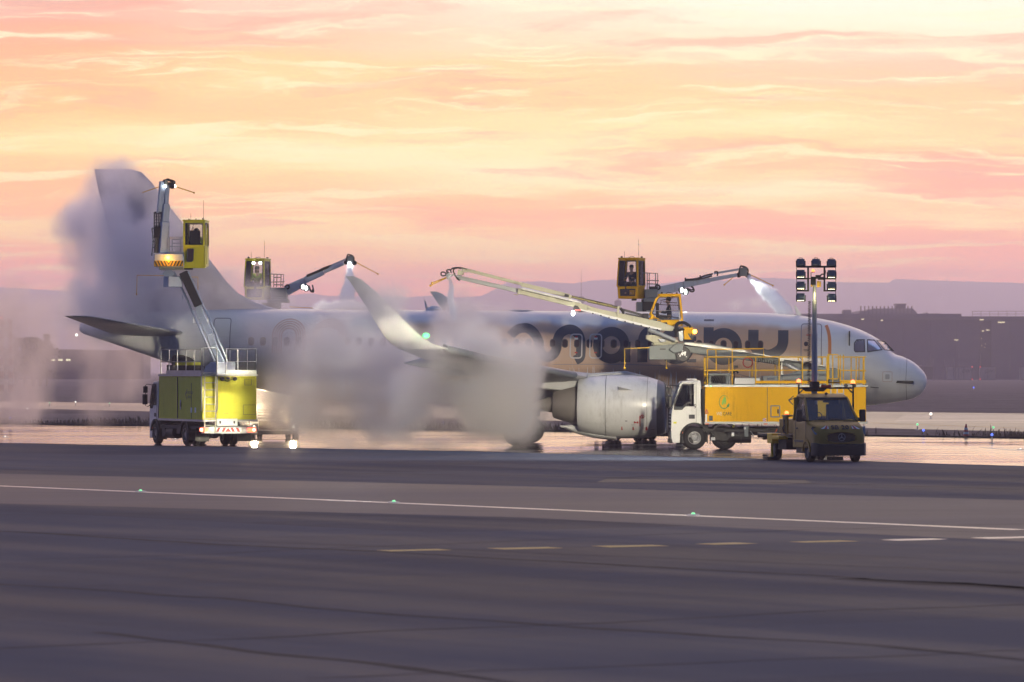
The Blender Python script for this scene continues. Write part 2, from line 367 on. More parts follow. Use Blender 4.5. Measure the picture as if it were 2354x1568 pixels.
def wet_mat():
    """concrete standing under a film of de-icing fluid"""
    m = bpy.data.materials.new('wet_concrete'); m.use_nodes = True; t = m.node_tree; q = NT(t); b = t.nodes['Principled BSDF']
    co = q.n('ShaderNodeTexCoord').outputs['Object']
    n1 = q.noise(q.v('MULTIPLY', co, (0.35, 1.0, 1.0)), 0.35, 7.0, 0.62); n2 = q.noise(co, 0.05, 3.0, 0.5); n3 = q.noise(co, 2.5, 6.0, 0.6)
    w = q.smooth(q.add(q.mul(n1, 0.7), q.mul(n2, 0.3)), 0.40, 0.60)
    q.put(b.inputs['Base Color'], q.mix(w, (0.10, 0.095, 0.10, 1), (0.045, 0.042, 0.045, 1)))
    q.put(b.inputs['Roughness'], q.add(q.mul(w, -0.16), 0.21)); b.inputs['Specular IOR Level'].default_value = 0.55
    bn = q.n('ShaderNodeBump'); q.put(bn.inputs['Strength'], q.add(q.mul(w, -0.05), 0.07)); bn.inputs['Distance'].default_value = 0.03
    q.put(bn.inputs['Height'], q.add(n3, q.mul(q.noise(co, 0.6, 3.0, 0.5), 2.0))); t.links.new(bn.outputs[0], b.inputs['Normal'])
    return m
M['grass'] = surf_mat('frosty_grass', (0.10, 0.078, 0.07), (0.21, 0.17, 0.165), 0.95, 0.8, spec=0.05, bump=0.6)
M['apron'] = apron_mat(); M['wet'] = wet_mat()
M['taxi'] = surf_mat('taxiway_asphalt', (0.075, 0.07, 0.08), (0.13, 0.12, 0.13), 0.4, 0.15, (0.2, 1, 1), spec=0.4)
M['line'] = surf_mat('worn_white_paint', (0.40, 0.36, 0.35), (0.62, 0.58, 0.56), 0.35, 2.0, spec=0.5)
M['yline'] = surf_mat('worn_yellow_paint', (0.30, 0.21, 0.05), (0.50, 0.36, 0.09), 0.6, 2.0, spec=0.3)
M['joint'] = surf_mat('joint_filler', (0.020, 0.021, 0.026), (0.060, 0.060, 0.066), 0.9, 1.5, spec=0.1)
M['hill'] = surf_mat('wooded_hills', (0.035, 0.035, 0.04), (0.07, 0.065, 0.07), 0.95, 0.01, spec=0.0)
sheet('ground', [(-9000, -300), (9000, -300), (9000, 12000), (-9000, 12000)], 0.0, M['grass'])

NEAR = [(-140, 318), (-60, 240), (-23, 203.5), (-11, 192.5), (0, 180.8), (9, 168), (17.5, 155), (40, 121), (90, 46)]
def wob(a, b, n, amp):
    out = []
    for i in range(n):
        t = i / n; p = Vector(a).lerp(Vector(b), t)
        out.append((p.x, p.y + amp * (noise.noise(Vector((p.x * 0.21, p.y * 0.21, 5))) + 0.5 * noise.noise(Vector((p.x * 0.9, p.y * 0.9, 8))))))
    return out
edge = []
for a, b in zip(NEAR[:-1], NEAR[1:]): edge += wob(a, b, 24, 1.3)
edge.append(NEAR[-1])
sheet('apron', [(-260, -200), (260, -200), (260, 46)] + [(x, y) for x, y in NEAR[::-1]] + [(-260, 318)], 0.004, M['apron'])
sheet('wet_pad', edge + [(140, 97), (80, 159), (24, 217), (-31, 274), (-140, 387)], 0.008, M['wet'])
sheet('taxiway', [(-180, 676), (-39.5, 381), (24.3, 247), (120, 45), (170, 160), (34, 347), (-47.6, 462), (-200, 680)], 0.006, M['taxi'])
# a concrete edging along the far side of the pad
mb = MB()
for a, b in (((-140, 387), (-31, 274)), ((-31, 274), (24, 217)), ((24, 217), (80, 159))):
    mb.beam((a[0], a[1] + .2, 0.04), (b[0], b[1] + .2, 0.04), 0.3, 0.1)
struct(mb.build('kerb', M['joint']))

def strip(name, pts, w, z, m, amp=0.0, step=1.2, wvar=0.0):
    """a painted line or a filled joint that follows the points on the ground"""
    P = []
    for a, b in zip(pts[:-1], pts[1:]):
        a, b = Vector(a), Vector(b); n = max(1, int((b - a).length / step))
        P += [a.lerp(b, i / n) for i in range(n)]
    P.append(Vector(pts[-1])); vs, fs = [], []
    for i, p in enumerate(P):
        d = (P[min(i + 1, len(P) - 1)] - P[max(i - 1, 0)]).normalized(); s = Vector((-d.y, d.x))
        o = amp * noise.noise(Vector((p.x * 0.5, p.y * 0.5, 2.0)))
        ww = w * (1 + wvar * (noise.noise(Vector((p.x * 1.3, p.y * 1.3, 4.0))) * 1.6))
        for e in (-1, 1):
            qv = p + s * (o + e * ww / 2); vs.append((qv.x, qv.y, z))
        if i: fs.append((2 * i - 2, 2 * i - 1, 2 * i + 1, 2 * i))
    me = bpy.data.meshes.new(name); me.from_pydata(vs, [], fs)
    return struct(link(name, me, m, smooth=0))
def g2(xd, yd): p = G(xd, yd); return (p.x, p.y)
strip('pavement_marking', [g2(-900, 1091), g2(0, 1117.5), g2(2345, 1218.5)], 0.42, 0.0085, M['line'], wvar=0.12)
for x0, x1, y in ((880, 1022, 1265.5), (1138, 1276, 1261), (1380, 1518, 1256), (1620, 1716, 1250.5), (1830, 1952, 1245.5), (2042, 2160, 1241), (2250, 2380, 1236.5)):
    strip('pavement_marking', [g2(x0, y + 1.5), g2(x1, y - 1.5)], 0.62, 0.0085, M['yline'] if x0 < 1900 else M['line'], wvar=0.25, step=0.2)
# stripes on the taxiway beyond the pad, thin lines on the wet pad
for k in range(6):
    d0 = 284 + k * 8.6
    strip('pavement_marking', [((1985 + k * 6 - CX) * d0 / FPX + 2, d0 + 1), (42, d0 - 2)], 2.6 if k else 1.6, 0.0115, M['line'], wvar=0.1)
strip('pavement_marking', [g2(1960, 971), g2(2353, 985)], 0.5, 0.0105, M['yline'])
strip('pavement_marking', [g2(1960, 1013), g2(2400, 1024)], 0.35, 0.012, M['yline'])
strip('pavement_marking', [g2(2255, 1029), g2(2400, 1041)], 0.35, 0.012, M['line'])
strip('pavement_marking', [g2(-20, 1001), g2(760, 1004)], 0.3, 0.012, M['yline'])
# joints of the concrete slabs, some with weeds in them
JOINTS = [([(-300, 1203), (0, 1221), (500, 1252), (1000, 1275), (1500, 1304), (2000, 1331), (2500, 1362)], 0.42, 0.5),
 ([(1950, 1330), (2150, 1343), (2480, 1360)], 1.1, 1.0), ([(0, 1222.5), (800, 1254), (1500, 1283), (2353, 1318)], 0.10, 0.3),
 ([(-200, 1328), (0, 1344), (500, 1376), (900, 1413), (1400, 1448), (2000, 1484), (2500, 1530)], 0.30, 0.5),
 ([(200, 1455), (400, 1475), (700, 1510), (1200, 1572)], 0.30, 0.5),
 ([(-50, 1493), (400, 1474), (900, 1452), (1400, 1432), (1900, 1405), (2450, 1388)], 0.16, 0.7),
 ([(80, 1286), (400, 1277), (700, 1262), (1000, 1252), (1500, 1230), (2000, 1214), (2450, 1202)], 0.12, 0.7),
 ([(0, 1184), (500, 1179), (1000, 1190), (1600, 1206), (2353, 1226)], 0.12, 0.4),
 ([(0, 1070), (500, 1083), (1200, 1094), (2353, 1125)], 0.30, 0.5), ([(300, 1087), (1176, 1081), (2353, 1078)], 0.12, 0.5),
 ([(-50, 1058), (700, 1061), (1300, 1069), (2353, 1088)], 0.12, 0.5), ([(1380, 1099), (1560, 1095), (1865, 1104)], 0.6, 0.5),
 ([(700, 1560), (1200, 1540), (1900, 1515), (2450, 1492)], 0.14, 0.8)]
for pts, w, v in JOINTS:
    strip('pavement_joint', [g2(*p) for p in pts], w * .6, 0.0065, M['joint'], amp=0.25, step=0.5, wvar=v)
# worn and repaired lanes
M['patch'] = surf_mat('resurfaced_lane', (0.032, 0.039, 0.070), (0.053, 0.061, 0.102), 0.58, 0.5, (0.3, 1, 1), spec=0.08, bump=0.12)
sheet('apron_lane', [g2(-300, 1082), g2(-300, 1150), g2(1200, 1190), g2(2700, 1262), g2(2700, 1160), g2(1200, 1118)], 0.0055, M['patch'])
M['patch2'] = surf_mat('dark_patch', (0.022, 0.028, 0.046), (0.036, 0.044, 0.066), 0.6, 0.8, spec=0.1)
sheet('apron_patch', [g2(1395, 1101), g2(1370, 1109), g2(1800, 1113), g2(1865, 1110), g2(1850, 1104)], 0.006, M['patch2'])

# ------------------------------------------------------------------ grass along the verges
def tufts(name, label, lines, n, h0, h1, m, seed, spread):
    rnd = random.Random(seed); vs, fs = [], []
    for _ in range(n):
        a, b = lines[rnd.randrange(len(lines))]; t = rnd.random()
        x = a[0] + (b[0] - a[0]) * t + rnd.gauss(0, 0.3); y = a[1] + (b[1] - a[1]) * t + abs(rnd.gauss(0, spread))
        dens = noise.noise(Vector((x * 0.12, y * 0.12, seed)))
        if dens < -0.25 + 0.3 * rnd.random(): continue
        h = (h0 + (h1 - h0) * rnd.random() ** 2) * (0.6 + 0.9 * max(0, dens + 0.3)); w = 0.02 + 0.03 * rnd.random(); k = len(vs)
        lx, ly = rnd.gauss(0, 0.35) * h, rnd.gauss(0, 0.35) * h; an = rnd.random() * 3.14
        cx_, sx_ = math.cos(an) * w, math.sin(an) * w
        vs += [(x - cx_, y - sx_, 0), (x + cx_, y + sx_, 0), (x + lx * .4 + cx_ * .7, y + ly * .4 + sx_ * .7, h * .6), (x + lx * .4 - cx_ * .7, y + ly * .4 - sx_ * .7, h * .6), (x + lx, y + ly, h)]
        fs += [(k, k + 1, k + 2, k + 3), (k + 3, k + 2, k + 4)]
    me = bpy.data.meshes.new(name); me.from_pydata(vs, [], fs)
    return tag(link(name, me, m, smooth=0), label, 'grass', kind='stuff')
M['tuft'] = mat('dry_grass', (0.12, 0.09, 0.06), 0.9, var=0.4, vscale=0.5)
tufts('grass', 'frosty dry grass tufts along the far edge of the wet pad', [((-44, 288), (-31, 275)), ((-31, 275), (24, 218)), ((24, 218), (40, 202))], 26000, 0.12, 0.55, M['tuft'], 3, 3.5)

# ------------------------------------------------------------------ hills on the horizon
HILL = [(-900, 655), (-300, 652), (0, 660), (60, 664), (150, 669), (250, 673), (420, 684), (600, 688), (696, 676), (720, 675), (748, 680), (850, 681), (948, 683), (983, 680), (1065, 684), (1108, 680), (1143, 662), (1165, 649), (1241, 646.5), (1319, 652.5), (1358, 645), (1407, 643), (1460, 648), (1511, 653), (1562, 646.5), (1672, 644.5), (1723, 637.5), (1810, 640.5), (1831, 642), (1938, 649), (2044, 650), (2055, 641), (2114, 644), (2183, 646), (2353, 651), (2700, 645), (3300, 662)]
def hill_y(x):
    for (a, ya), (b, yb) in zip(HILL[:-1], HILL[1:]):
        if a <= x <= b: return ya + (yb - ya) * (x - a) / (b - a)
    return 660
vs, fs = [], []; D0 = 9000.0; nx = 700
for i in range(nx + 1):
    xd = -900 + 4200 * i / nx; X = (xd - CX) * D0 / FPX
    jag = 1.4 * noise.noise(Vector((xd * 0.12, 0, 1))) + 1.0 * noise.noise(Vector((xd * 0.4, 3, 1)))
    H = CAM_H + (HY - hill_y(xd) + jag) * D0 / FPX
    for k, (dy, hh) in enumerate(((-2400, 0), (-1800, 0.10), (-1100, 0.35), (-550, 0.68), (-160, 0.93), (0, 1.0), (150, 0.97), (500, 0.6), (900, 0.0))):
        wv = 1 + (0.10 * noise.noise(Vector((X * 0.004, dy * 0.004, 2))) if 0 < k < 5 else 0)
        vs.append((X * (1 + dy / D0 * 0.2), D0 + dy, H * hh * wv - (1 if hh == 0 else 0)))
    if i:
        o = (i - 1) * 9
        for k in range(8): fs.append((o + k, o + 9 + k, o + 10 + k, o + k + 1))
me = bpy.data.meshes.new('hills'); me.from_pydata(vs, [], fs)
struct(link('hills', me, M['hill'], smooth=60))

# ------------------------------------------------------------------ buildings and masts beyond the field
def px(d): return d / FPX
M['hall'] = mat('hangar_cladding', (0.125, 0.105, 0.165), 0.6, var=0.08, vscale=0.2)
M['halld'] = mat('stair_tower_cladding', (0.07, 0.05, 0.075), 0.6, var=0.1, vscale=0.3)
M['hallr'] = mat('hangar_roof_edge', (0.17, 0.14, 0.19), 0.5, var=0.1, vscale=0.2)
D1 = 1500.0
def bp(x, y, d): p = W(x, y, d); return p
h = thing('hangar', 'long dark maintenance hall with vertical panel seams, behind the airliner nose', 'building', (W(2100, 0, D1).x, D1, 0))
o0 = Vector(h.location)
X0, X1, ZT = W(1830, 0, D1).x, W(2750, 0, D1).x, W(0, 735, D1).z
mb = MB(); n = 44; wdt = (X1 - X0) / 15
for i in range(15): mb.bb((X0 + i * wdt + 0.12 - o0.x, 0, 0), (X0 + (i + 1) * wdt - 0.12 - o0.x, 60, ZT))
mb.bb((X0 - o0.x, 0.5, 0), (X1 - o0.x, 59.5, ZT - 0.2))
mb.build('wall', M['hall'], h, smooth=0)
mb = MB(); mb.bb((X0 - 1 - o0.x, -0.8, ZT), (X1 + 1 - o0.x, 61, ZT + 1.1)); mb.bb((X0 - o0.x, 3, ZT + 1.1), (X0 + 55 - o0.x, 60, ZT + 2.0)); mb.build('roof', M['hallr'], h, smooth=0)
mb = MB(); xa, xb = W(2252, 0, D1).x - o0.x, W(2277, 0, D1).x - o0.x; mb.bb((xa, -1.2, 0), (xb, 0, ZT - 0.3)); st = mb.build('stair_tower', M['halld'], h, smooth=0)
for x, y, w in ((2258, 761, 5), (2269, 759, 7), (2255, 794.5, 1.2), (2263, 791, 1.2), (2262, 798, 1.2), (2255, 778, 1)):
    p = W(x, y, D1); mb = MB(); mb.box((p.x - o0.x, -1.25, p.z), (w * px(D1), 0.1, 0.25 if w > 3 else 0.2)); mb.build('window', M['dim'], st, smooth=0)
mb = MB()
for i in range(26):
    x = W(2235 + i * 20, 0, D1).x - o0.x; mb.cyl((x, 1, ZT + 1.1), (x, 1, ZT + 2.9), 0.06, n=5)
xx = [W(2235 + i * 20, 0, D1).x - o0.x for i in range(26)]
for z in (1.9, 2.8): mb.tube([(x, 1, ZT + z) for x in xx], 0.06, 4)
mb.build('roof_railing', M['halld'], h, smooth=0)
for x, y, w in ((2026, 736.5, 5), (2255, 735, 9), (1982, 734, 6), (2300, 741, 16)):
    mb = MB(); p = W(x, y, D1); mb.box((p.x - o0.x, -0.95, p.z), (w * px(D1), 0.2, 0.3)); mb.build('wall_lamp', M['dim'], h, smooth=0)

def poly_block(name, label, pts, d, depth, cat='building', parts=None, mt='hall'):
    P = [W(x, y, d) for x, y in pts]; o = thing(name, label, cat, (P[0].x, d, 0))
    mb = MB(); mb.prism([(p.x - P[0].x, p.z) for p in P], 0, depth); mb.build('wall', M[mt], o, smooth=0)
    return o
z8r = lambda x, y: (1924.6 + x * .2381, 660.7 + y * .2381)
b = poly_block('plant_building', 'stepped dark industrial building with a square roof block, rising behind the hangar roof', [z8r(205, 320), z8r(205, 228), z8r(280, 226), z8r(283, 218), z8r(318, 217), z8r(340, 203), z8r(725, 203), z8r(765, 242), z8r(770, 320)], 1900, 40)
P0 = Vector(b.location)
mb = MB(); p, q = W(*z8r(570, 168), 1900), W(*z8r(662, 210), 1900); mb.bb((p.x - P0.x, 2, q.z), (q.x - P0.x, 12, p.z)); mb.bb((p.x - P0.x - .3, 1.7, p.z), (q.x - P0.x + .3, 12.3, p.z + .5)); mb.build('roof_block', M['halld'], b, smooth=0)
for i in range(14):
    x = W(1978 + i * 9, 0, 1900).x - P0.x; mb = MB(); mb.box((x, -0.1, W(0, 716, 1900).z), (0.5, 0.2, 4.5)); mb.build('pilaster', M['halld'], b, smooth=0)
b = poly_block('cooling_tower', 'small square cooling block standing alone left of the stepped industrial building', [z8r(55, 320), z8r(55, 222), z8r(64, 216), z8r(125, 216), z8r(134, 222), z8r(134, 320)], 1880, 9)
mb = MB(); p = W(*z8r(140, 268), 1880); mb.box((p.x - b.location.x, 3, p.z - 3), (2, 2, 6)); mb.build('side_box', M['halld'], b, smooth=0)
b = poly_block('office_block', 'low flat roofed building at the right end of the rooftop skyline', [z8r(780, 320), z8r(780, 264), z8r(810, 264), z8r(828, 264), z8r(845, 256), z8r(862, 240), z8r(878, 254), z8r(990, 254), z8r(990, 277), z8r(1218, 284), z8r(1220, 320)], 1950, 20)
for i in range(8):
    x = W(2140 + i * 2.6, 0, 1950).x - b.location.x; mb = MB(); mb.box((x, -0.1, W(0, 724.5, 1950).z), (0.25, 0.15, 1.6)); mb.build('window', M['hallr'], b, smooth=0)

M['cont'] = mat('pale_container', (0.34, 0.30, 0.30), 0.6, var=0.1, vscale=0.6, dirt=(0.18, 0.15, 0.15), dscale=0.4)
def container(x0, x1, y0, d, label, words):
    a, c = W(x0, y0, d), W(x1, y0, d); o = thing('shipping_container', label, 'container', ((a.x + c.x) / 2, d, 0), 0, 'containers in front of the hangar'); w = c.x - a.x
    mb = MB(); mb.bb((-w / 2, 0, 0.1), (w / 2, 2.5, a.z)); mb.build('body', M['cont'], o, smooth=0)
    mb = MB(); k = max(2, int(w / 2.4))
    for i in range(k + 1): mb.box((-w / 2 + w * i / k, -0.05, a.z / 2), (0.12, 0.14, a.z))
    mb.box((0, -0.05, a.z), (w, 0.16, 0.14)); mb.box((0, -0.05, 0.12), (w, 0.16, 0.2)); mb.build('frame', M['halld'], o, smooth=0)
    if words: text('lettering', 'GWT', 1.5, basis((w * words, -0.06, a.z * 0.66), (1, 0, 0), (0, 0, 1)), M['halld'], o, shear=0.3)
    return o, w, a.z
c1, w, zz = container(2175.8, 2234, 843.5, 1440, 'long pale container with scrawled lettering, left one of two before the hangar', 0.3)
for z in (zz, 0.3): mb = MB(); mb.ball((w / 2, -0.2, z), 0.22, n=5); mb.build('lamp', M['rlamp'], c1)
c2, w, zz = container(2252, 2288, 843.5, 1440, 'short pale container with scrawled lettering, below the dark stair tower', 0.12)
for z in (zz, 0.3): mb = MB(); mb.ball((-w / 2, -0.2, z), 0.22, n=5); mb.build('lamp', M['rlamp'], c2)
container(2345, 2420, 843.5, 1440, 'pale container cut off by the right edge of the photo', 0)
b = poly_block('site_hut', 'low dark shed with a snowy roof just right of the airliner nose', [(2108, 872), (2108, 843), (2147, 843), (2147, 872)], 1450, 8, mt='halld')
mb = MB(); a, c = W(2100, 839.5, 1450), W(2150, 842.5, 1450); mb.prism([(a.x - b.location.x, c.z), (a.x - b.location.x + 3, a.z), (c.x - b.location.x, c.z)], -0.6, 8.6); mb.build('roof', M['hallr'], b, smooth=0)
for i, x in enumerate((2121, 2145, 2168.6, 2192)):
    t = W(x, 825, 1430); mb = MB(); mb.cyl((0, 0, 0), (0, 0, t.z), 0.16, n=6); mb.box((0, 0, t.z), (0.4, 0.4, 0.25)); mb.box((0, 0, 0.2), (0.6, 0.6, 0.4))
    o = mb.build('post', M['hallr'], smooth=0); o.location = (t.x, 1430, 0)
    tag(o, ('slim pole nearest the airliner nose in a row of four', 'second slim pole from the airliner nose in a row of four', 'third slim pole from the airliner nose in a row of four', 'slim pole at the long container, last in a row of four')[i], 'pole', 'poles in front of the hangar')
t = W(2203, 781.5, 1420); lp = thing('street_lamp', 'lit street lamp with a short arm standing before the hangar wall', 'street lamp', (t.x, 1420, 0))
mb = MB(); mb.cyl((0, 0, 0), (0, 0, t.z), 0.12, 0.08, n=7); mb.build('post', M['hallr'], lp); mb = MB(); mb.beam((0, 0, t.z), (-1.1, 0, t.z + .1), .12, .1); mb.build('arm', M['hallr'], lp)
mb = MB(); mb.box((-0.75, 0, t.z), (1.2, .4, .22)); mb.build('lamp_head', M['dim'], lp, smooth=0)

# far left: a framed red and white mast, trees, a low lit building
t0, t1 = W(4, 735, 700), W(24, 735, 700); lx = t1.x - t0.x; ms = thing('lattice_mast', 'twin legged red and white mast at the left edge of the photo', 'mast', ((t0.x + t1.x) / 2, 700, 0))
M['mastr'] = mat('mast_red', (0.28, 0.06, 0.05), 0.6); M['mastw'] = mat('mast_white', (0.5, 0.42, 0.42), 0.6)
H = t0.z
def banded(name, c0, c1, step):
    m = mat(name, c0, 0.6); t = m.node_tree; q = NT(t); z = q.xyz(q.n('ShaderNodeTexCoord').outputs['Object'])[2]
    f = q.m('GREATER_THAN', q.m('FRACT', q.mul(z, .5 / step)), .5); q.put(t.nodes['Principled BSDF'].inputs['Base Color'], q.mix(f, tuple(c0) + (1,), tuple(c1) + (1,))); return m
M['mastband'] = banded('red_white_mast', (0.28, 0.06, 0.05), (0.5, 0.42, 0.42), H / 11)
for s in (-1, 1):
    mb = MB(); mb.beam((s * lx / 2 * 1.15, 0, 0), (s * lx / 2, 0, H), .8, .8, .42, .42); mb.build('leg', M['mastband'], ms, smooth=0)
mb = MB(); mb.box((0, 0, H * .86), (lx + .4, .5, .9)); mb.box((0, 0, H * .78), (lx, .4, .35)); mb.build('cross_beam', M['mastw'], ms, smooth=0)
mb = MB(); mb.cyl((0, 0, H * .86), (0, 0, H * 1.02), .08, n=5); mb.box((0, 0, H * .97), (1.0, .1, .1)); mb.build('antenna', M['mastr'], ms, smooth=0)
mb = MB(); mb.ball((-lx / 2, 0, H + .3), .25, n=5); mb.build('lamp', M['rlamp'], ms)
for x, y, w in ((1335.6, 668, 5), (1420, 677, 4)):
    t = W(x, y, 3000); o = thing('radio_tower', 'faint slim radio tower before the hills, %s' % ('above the spray boom' if x < 1400 else 'left of the far yellow cabin'), 'tower', (t.x, 3000, 0))
    mb = MB(); mb.cyl((0, 0, 0), (0, 0, t.z * .9), 1.1, .8, n=8); mb.cyl((0, 0, t.z * .9), (0, 0, t.z * 1.25), .25, .1, n=5); mb.build('shaft', M['halld'], o)
    mb = MB(); mb.lathe([(0, .8), (1.5, 2.4), (4, 2.4), (5, 1.2)], (0, 0, t.z * .84), (0, 0, 1), 12); mb.build('gallery', M['halld'], o)
b = poly_block('low_building', 'low far building with three lit windows seen through steam at far left', [(-60, 872), (-60, 806), (150, 803), (330, 806), (330, 872)], 1300, 25, mt='halld')
for x in (121.5, 139, 157):
    mb = MB(); p = W(x, 827.5, 1300); mb.box((p.x - b.location.x, -0.1, p.z), (1.3, .2, .5)); mb.build('window', M['lit'], b, smooth=0)
for x, y in ((322, 842), (348, 846)):
    pass
def leaf_tree(name, label, x, yt, d, wd, hh, seed, slim=False, group=None):
    rnd = random.Random(seed); t = W(x, yt, d); o = thing(name, label, 'tree', (t.x, d, 0), 0, group)
    mb = MB(); mb.cyl((0, 0, 0), (0, 0, t.z * .7), wd * .07, wd * .03, 6)
    for k in range(5):
        a = rnd.random() * 6.28; mb.cyl((0, 0, t.z * (.3 + .08 * k)), (math.cos(a) * wd * .3, math.sin(a) * wd * .3, t.z * (.5 + .08 * k)), wd * .025, wd * .01, 5)
    mb.build('trunk', M['halld'], o)
    vs, fs = [], []
    cl = [(rnd.gauss(0, .3) * wd, rnd.gauss(0, .3) * wd, t.z * (1 - hh) + t.z * hh * rnd.random()) for _ in range(18)]
    for _ in range(1300):
        c = cl[rnd.randrange(18)]; f = (c[2] / t.z - (1 - hh)) / hh; tp = 1 - (.75 * f if slim else .35 * f * f)
        p = Vector((c[0] * tp + rnd.gauss(0, .1) * wd, c[1] * tp + rnd.gauss(0, .1) * wd, min(c[2] + rnd.gauss(0, .06) * t.z * hh, t.z))); r = wd * .05 * (.5 + rnd.random())
        a = Vector((rnd.gauss(0, 1), rnd.gauss(0, 1), rnd.gauss(0, 1))).normalized(); e = a.orthogonal().normalized(); k = len(vs)
        vs += [tuple(p + a * r), tuple(p + e * r * .7), tuple(p - a * r), tuple(p - e * r * .7)]; fs.append((k, k + 1, k + 2, k + 3))
    me = bpy.data.meshes.new('crown'); me.from_pydata(vs, [], fs); link('crown', me, M['leaf'], o, smooth=0); return o
M['leaf'] = mat('dark_foliage', (0.035, 0.035, 0.03), 0.9, var=0.4, vscale=0.4)
leaf_tree('poplar_tree', 'narrow pointed dark tree standing alone between the mast and the tail', 107.5, 769, 900, 2.6, .8, 1, True)
for i, (x, y, w, lb) in enumerate(((38, 779, 4.5, 'rounded dark tree just right of the red and white mast'), (58, 781, 5, 'second rounded dark tree right of the mast'), (76, 778, 6, 'widest rounded dark tree right of the mast'), (92, 781, 5, 'rounded dark tree nearest the pointed one'))):
    leaf_tree('leafy_tree', lb, x, y, 900, w, .75, 10 + i, group='trees right of the mast')

# ------------------------------------------------------------------ small lights and the cone on the field
def field_light(xd, yd, col, label, h=0.32, r=0.07, cat='light'):
    d = GD(yd + h * 26) if yd > 870 else 1200; d = min(d, 1300); d = GD(yd + h * FPX / d) if yd > 876 else 1200
    p = W(xd, yd, d); o = thing('field_light', label, cat, (p.x, d, 0), 0, 'lights on the airfield')
    mb = MB(); mb.cyl((0, 0, 0), (0, 0, h - r), .03, n=6); mb.lathe([(0, .12), (.03, .12), (.05, .05)], (0, 0, 0), (0, 0, 1), 10); mb.build('stem', M['steel'], o)
    mb = MB(); mb.ball((0, 0, h), r * .62, n=6); mb.build('lens', M[col], o)
field_light(2139, 951.6, 'navw', 'white edge light at the left end of the striped taxiway', r=.16)
field_light(2108, 976, 'navg', 'green light on the taxiway nearest the parked van', r=.1)
field_light(2282.5, 983, 'navg', 'green light on the taxiway right of the traffic cone', r=.1)
field_light(2122, 989.7, 'navb', 'blue edge light left of the traffic cone', r=.1)
field_light(2279.4, 1000.5, 'navb', 'blue edge light on a stem right of the traffic cone', .42, r=.1)
field_light(2237, 890.5, 'navb', 'faint blue light on the grass below the containers', r=.2)
field_light(173.5, 923.6, 'navw', 'white light on the far strip below the tail cone', r=.12)
field_light(62.6, 938.8, 'navw', 'white light on the verge nearest the left edge', r=.11)
field_light(113.7, 926, 'navg', 'dim green light between two white lights at far left', r=.07)
field_light(251.7, 926.5, 'navg', 'dim green light left of the lime truck cab', r=.08)
field_light(23.3, 960.7, 'navb', 'blue light at the far left edge of the pad', r=.07)
field_light(1985 - 0.0, 968.5, 'navb', 'small blue light beside the van mirror', r=.05)
field_light(1018, 671.6 + 300, 'navb', 'tiny blue light seen under the airliner belly', r=.05)
def inset_light(xd, yd, col, label, r=.07):
    p = G(xd, yd); o = thing('inset_light', label, 'light', (p.x, p.y, 0.004), 0, 'inset lights in the pavement')
    mb = MB(); mb.lathe([(0, .16), (.02, .15), (.03, .09)], (0, 0, 0), (0, 0, 1), 14); mb.build('housing', M['steel'], o)
    mb = MB(); mb.ball((0, 0, .03), r * .7, (1, 1, .8), 6); mb.build('lens', M[col], o)
inset_light(323, 1131, 'navg', 'green inset light on the white line, leftmost of three')
inset_light(905, 1156, 'navg', 'green inset light on the white line, below the wing tip')
inset_light(1593, 1185, 'navg', 'green inset light on the white line, below the yellow truck cab')
inset_light(12, 1005, 'navw', 'pale inset light on the wet pad at the left edge', .06)
inset_light(403, 1010.5, 'navw', 'pale inset light between the wheels of the lime truck', .05)
inset_light(2345, 1034, 'navw', 'pale inset light on the wet pad at the right edge', .06)
inset_light(1378, 1005, 'navw', 'pale inset light on the wet pad near the engine', .04)
p = G(2219.8, 1005.5); cn = thing('traffic_cone', 'red and white striped traffic cone on the verge right of the van', 'cone', (p.x, p.y, 0))
mb = MB(); mb.box((0, 0, .03), (.42, .42, .06)); mb.build('base', M['dark'], cn, bevel=.01)
prof = [(.06, .16), (.66, .03)]; f = lambda z: .16 + (.03 - .16) * (z - .06) / .6
mb = MB(); mb.lathe([(.06, f(.06)), (.64, f(.64)), (.66, .02)], (0, 0, 0), (0, 0, 1), 16); mb.build('body', M['red'], cn)
mb = MB()
for a, c in ((.16, .27), (.38, .47)): mb.lathe([(a, f(a) + .004), (c, f(c) + .004)], (0, 0, 0), (0, 0, 1), 16)
mb.build('reflective_band', M['white'], cn)
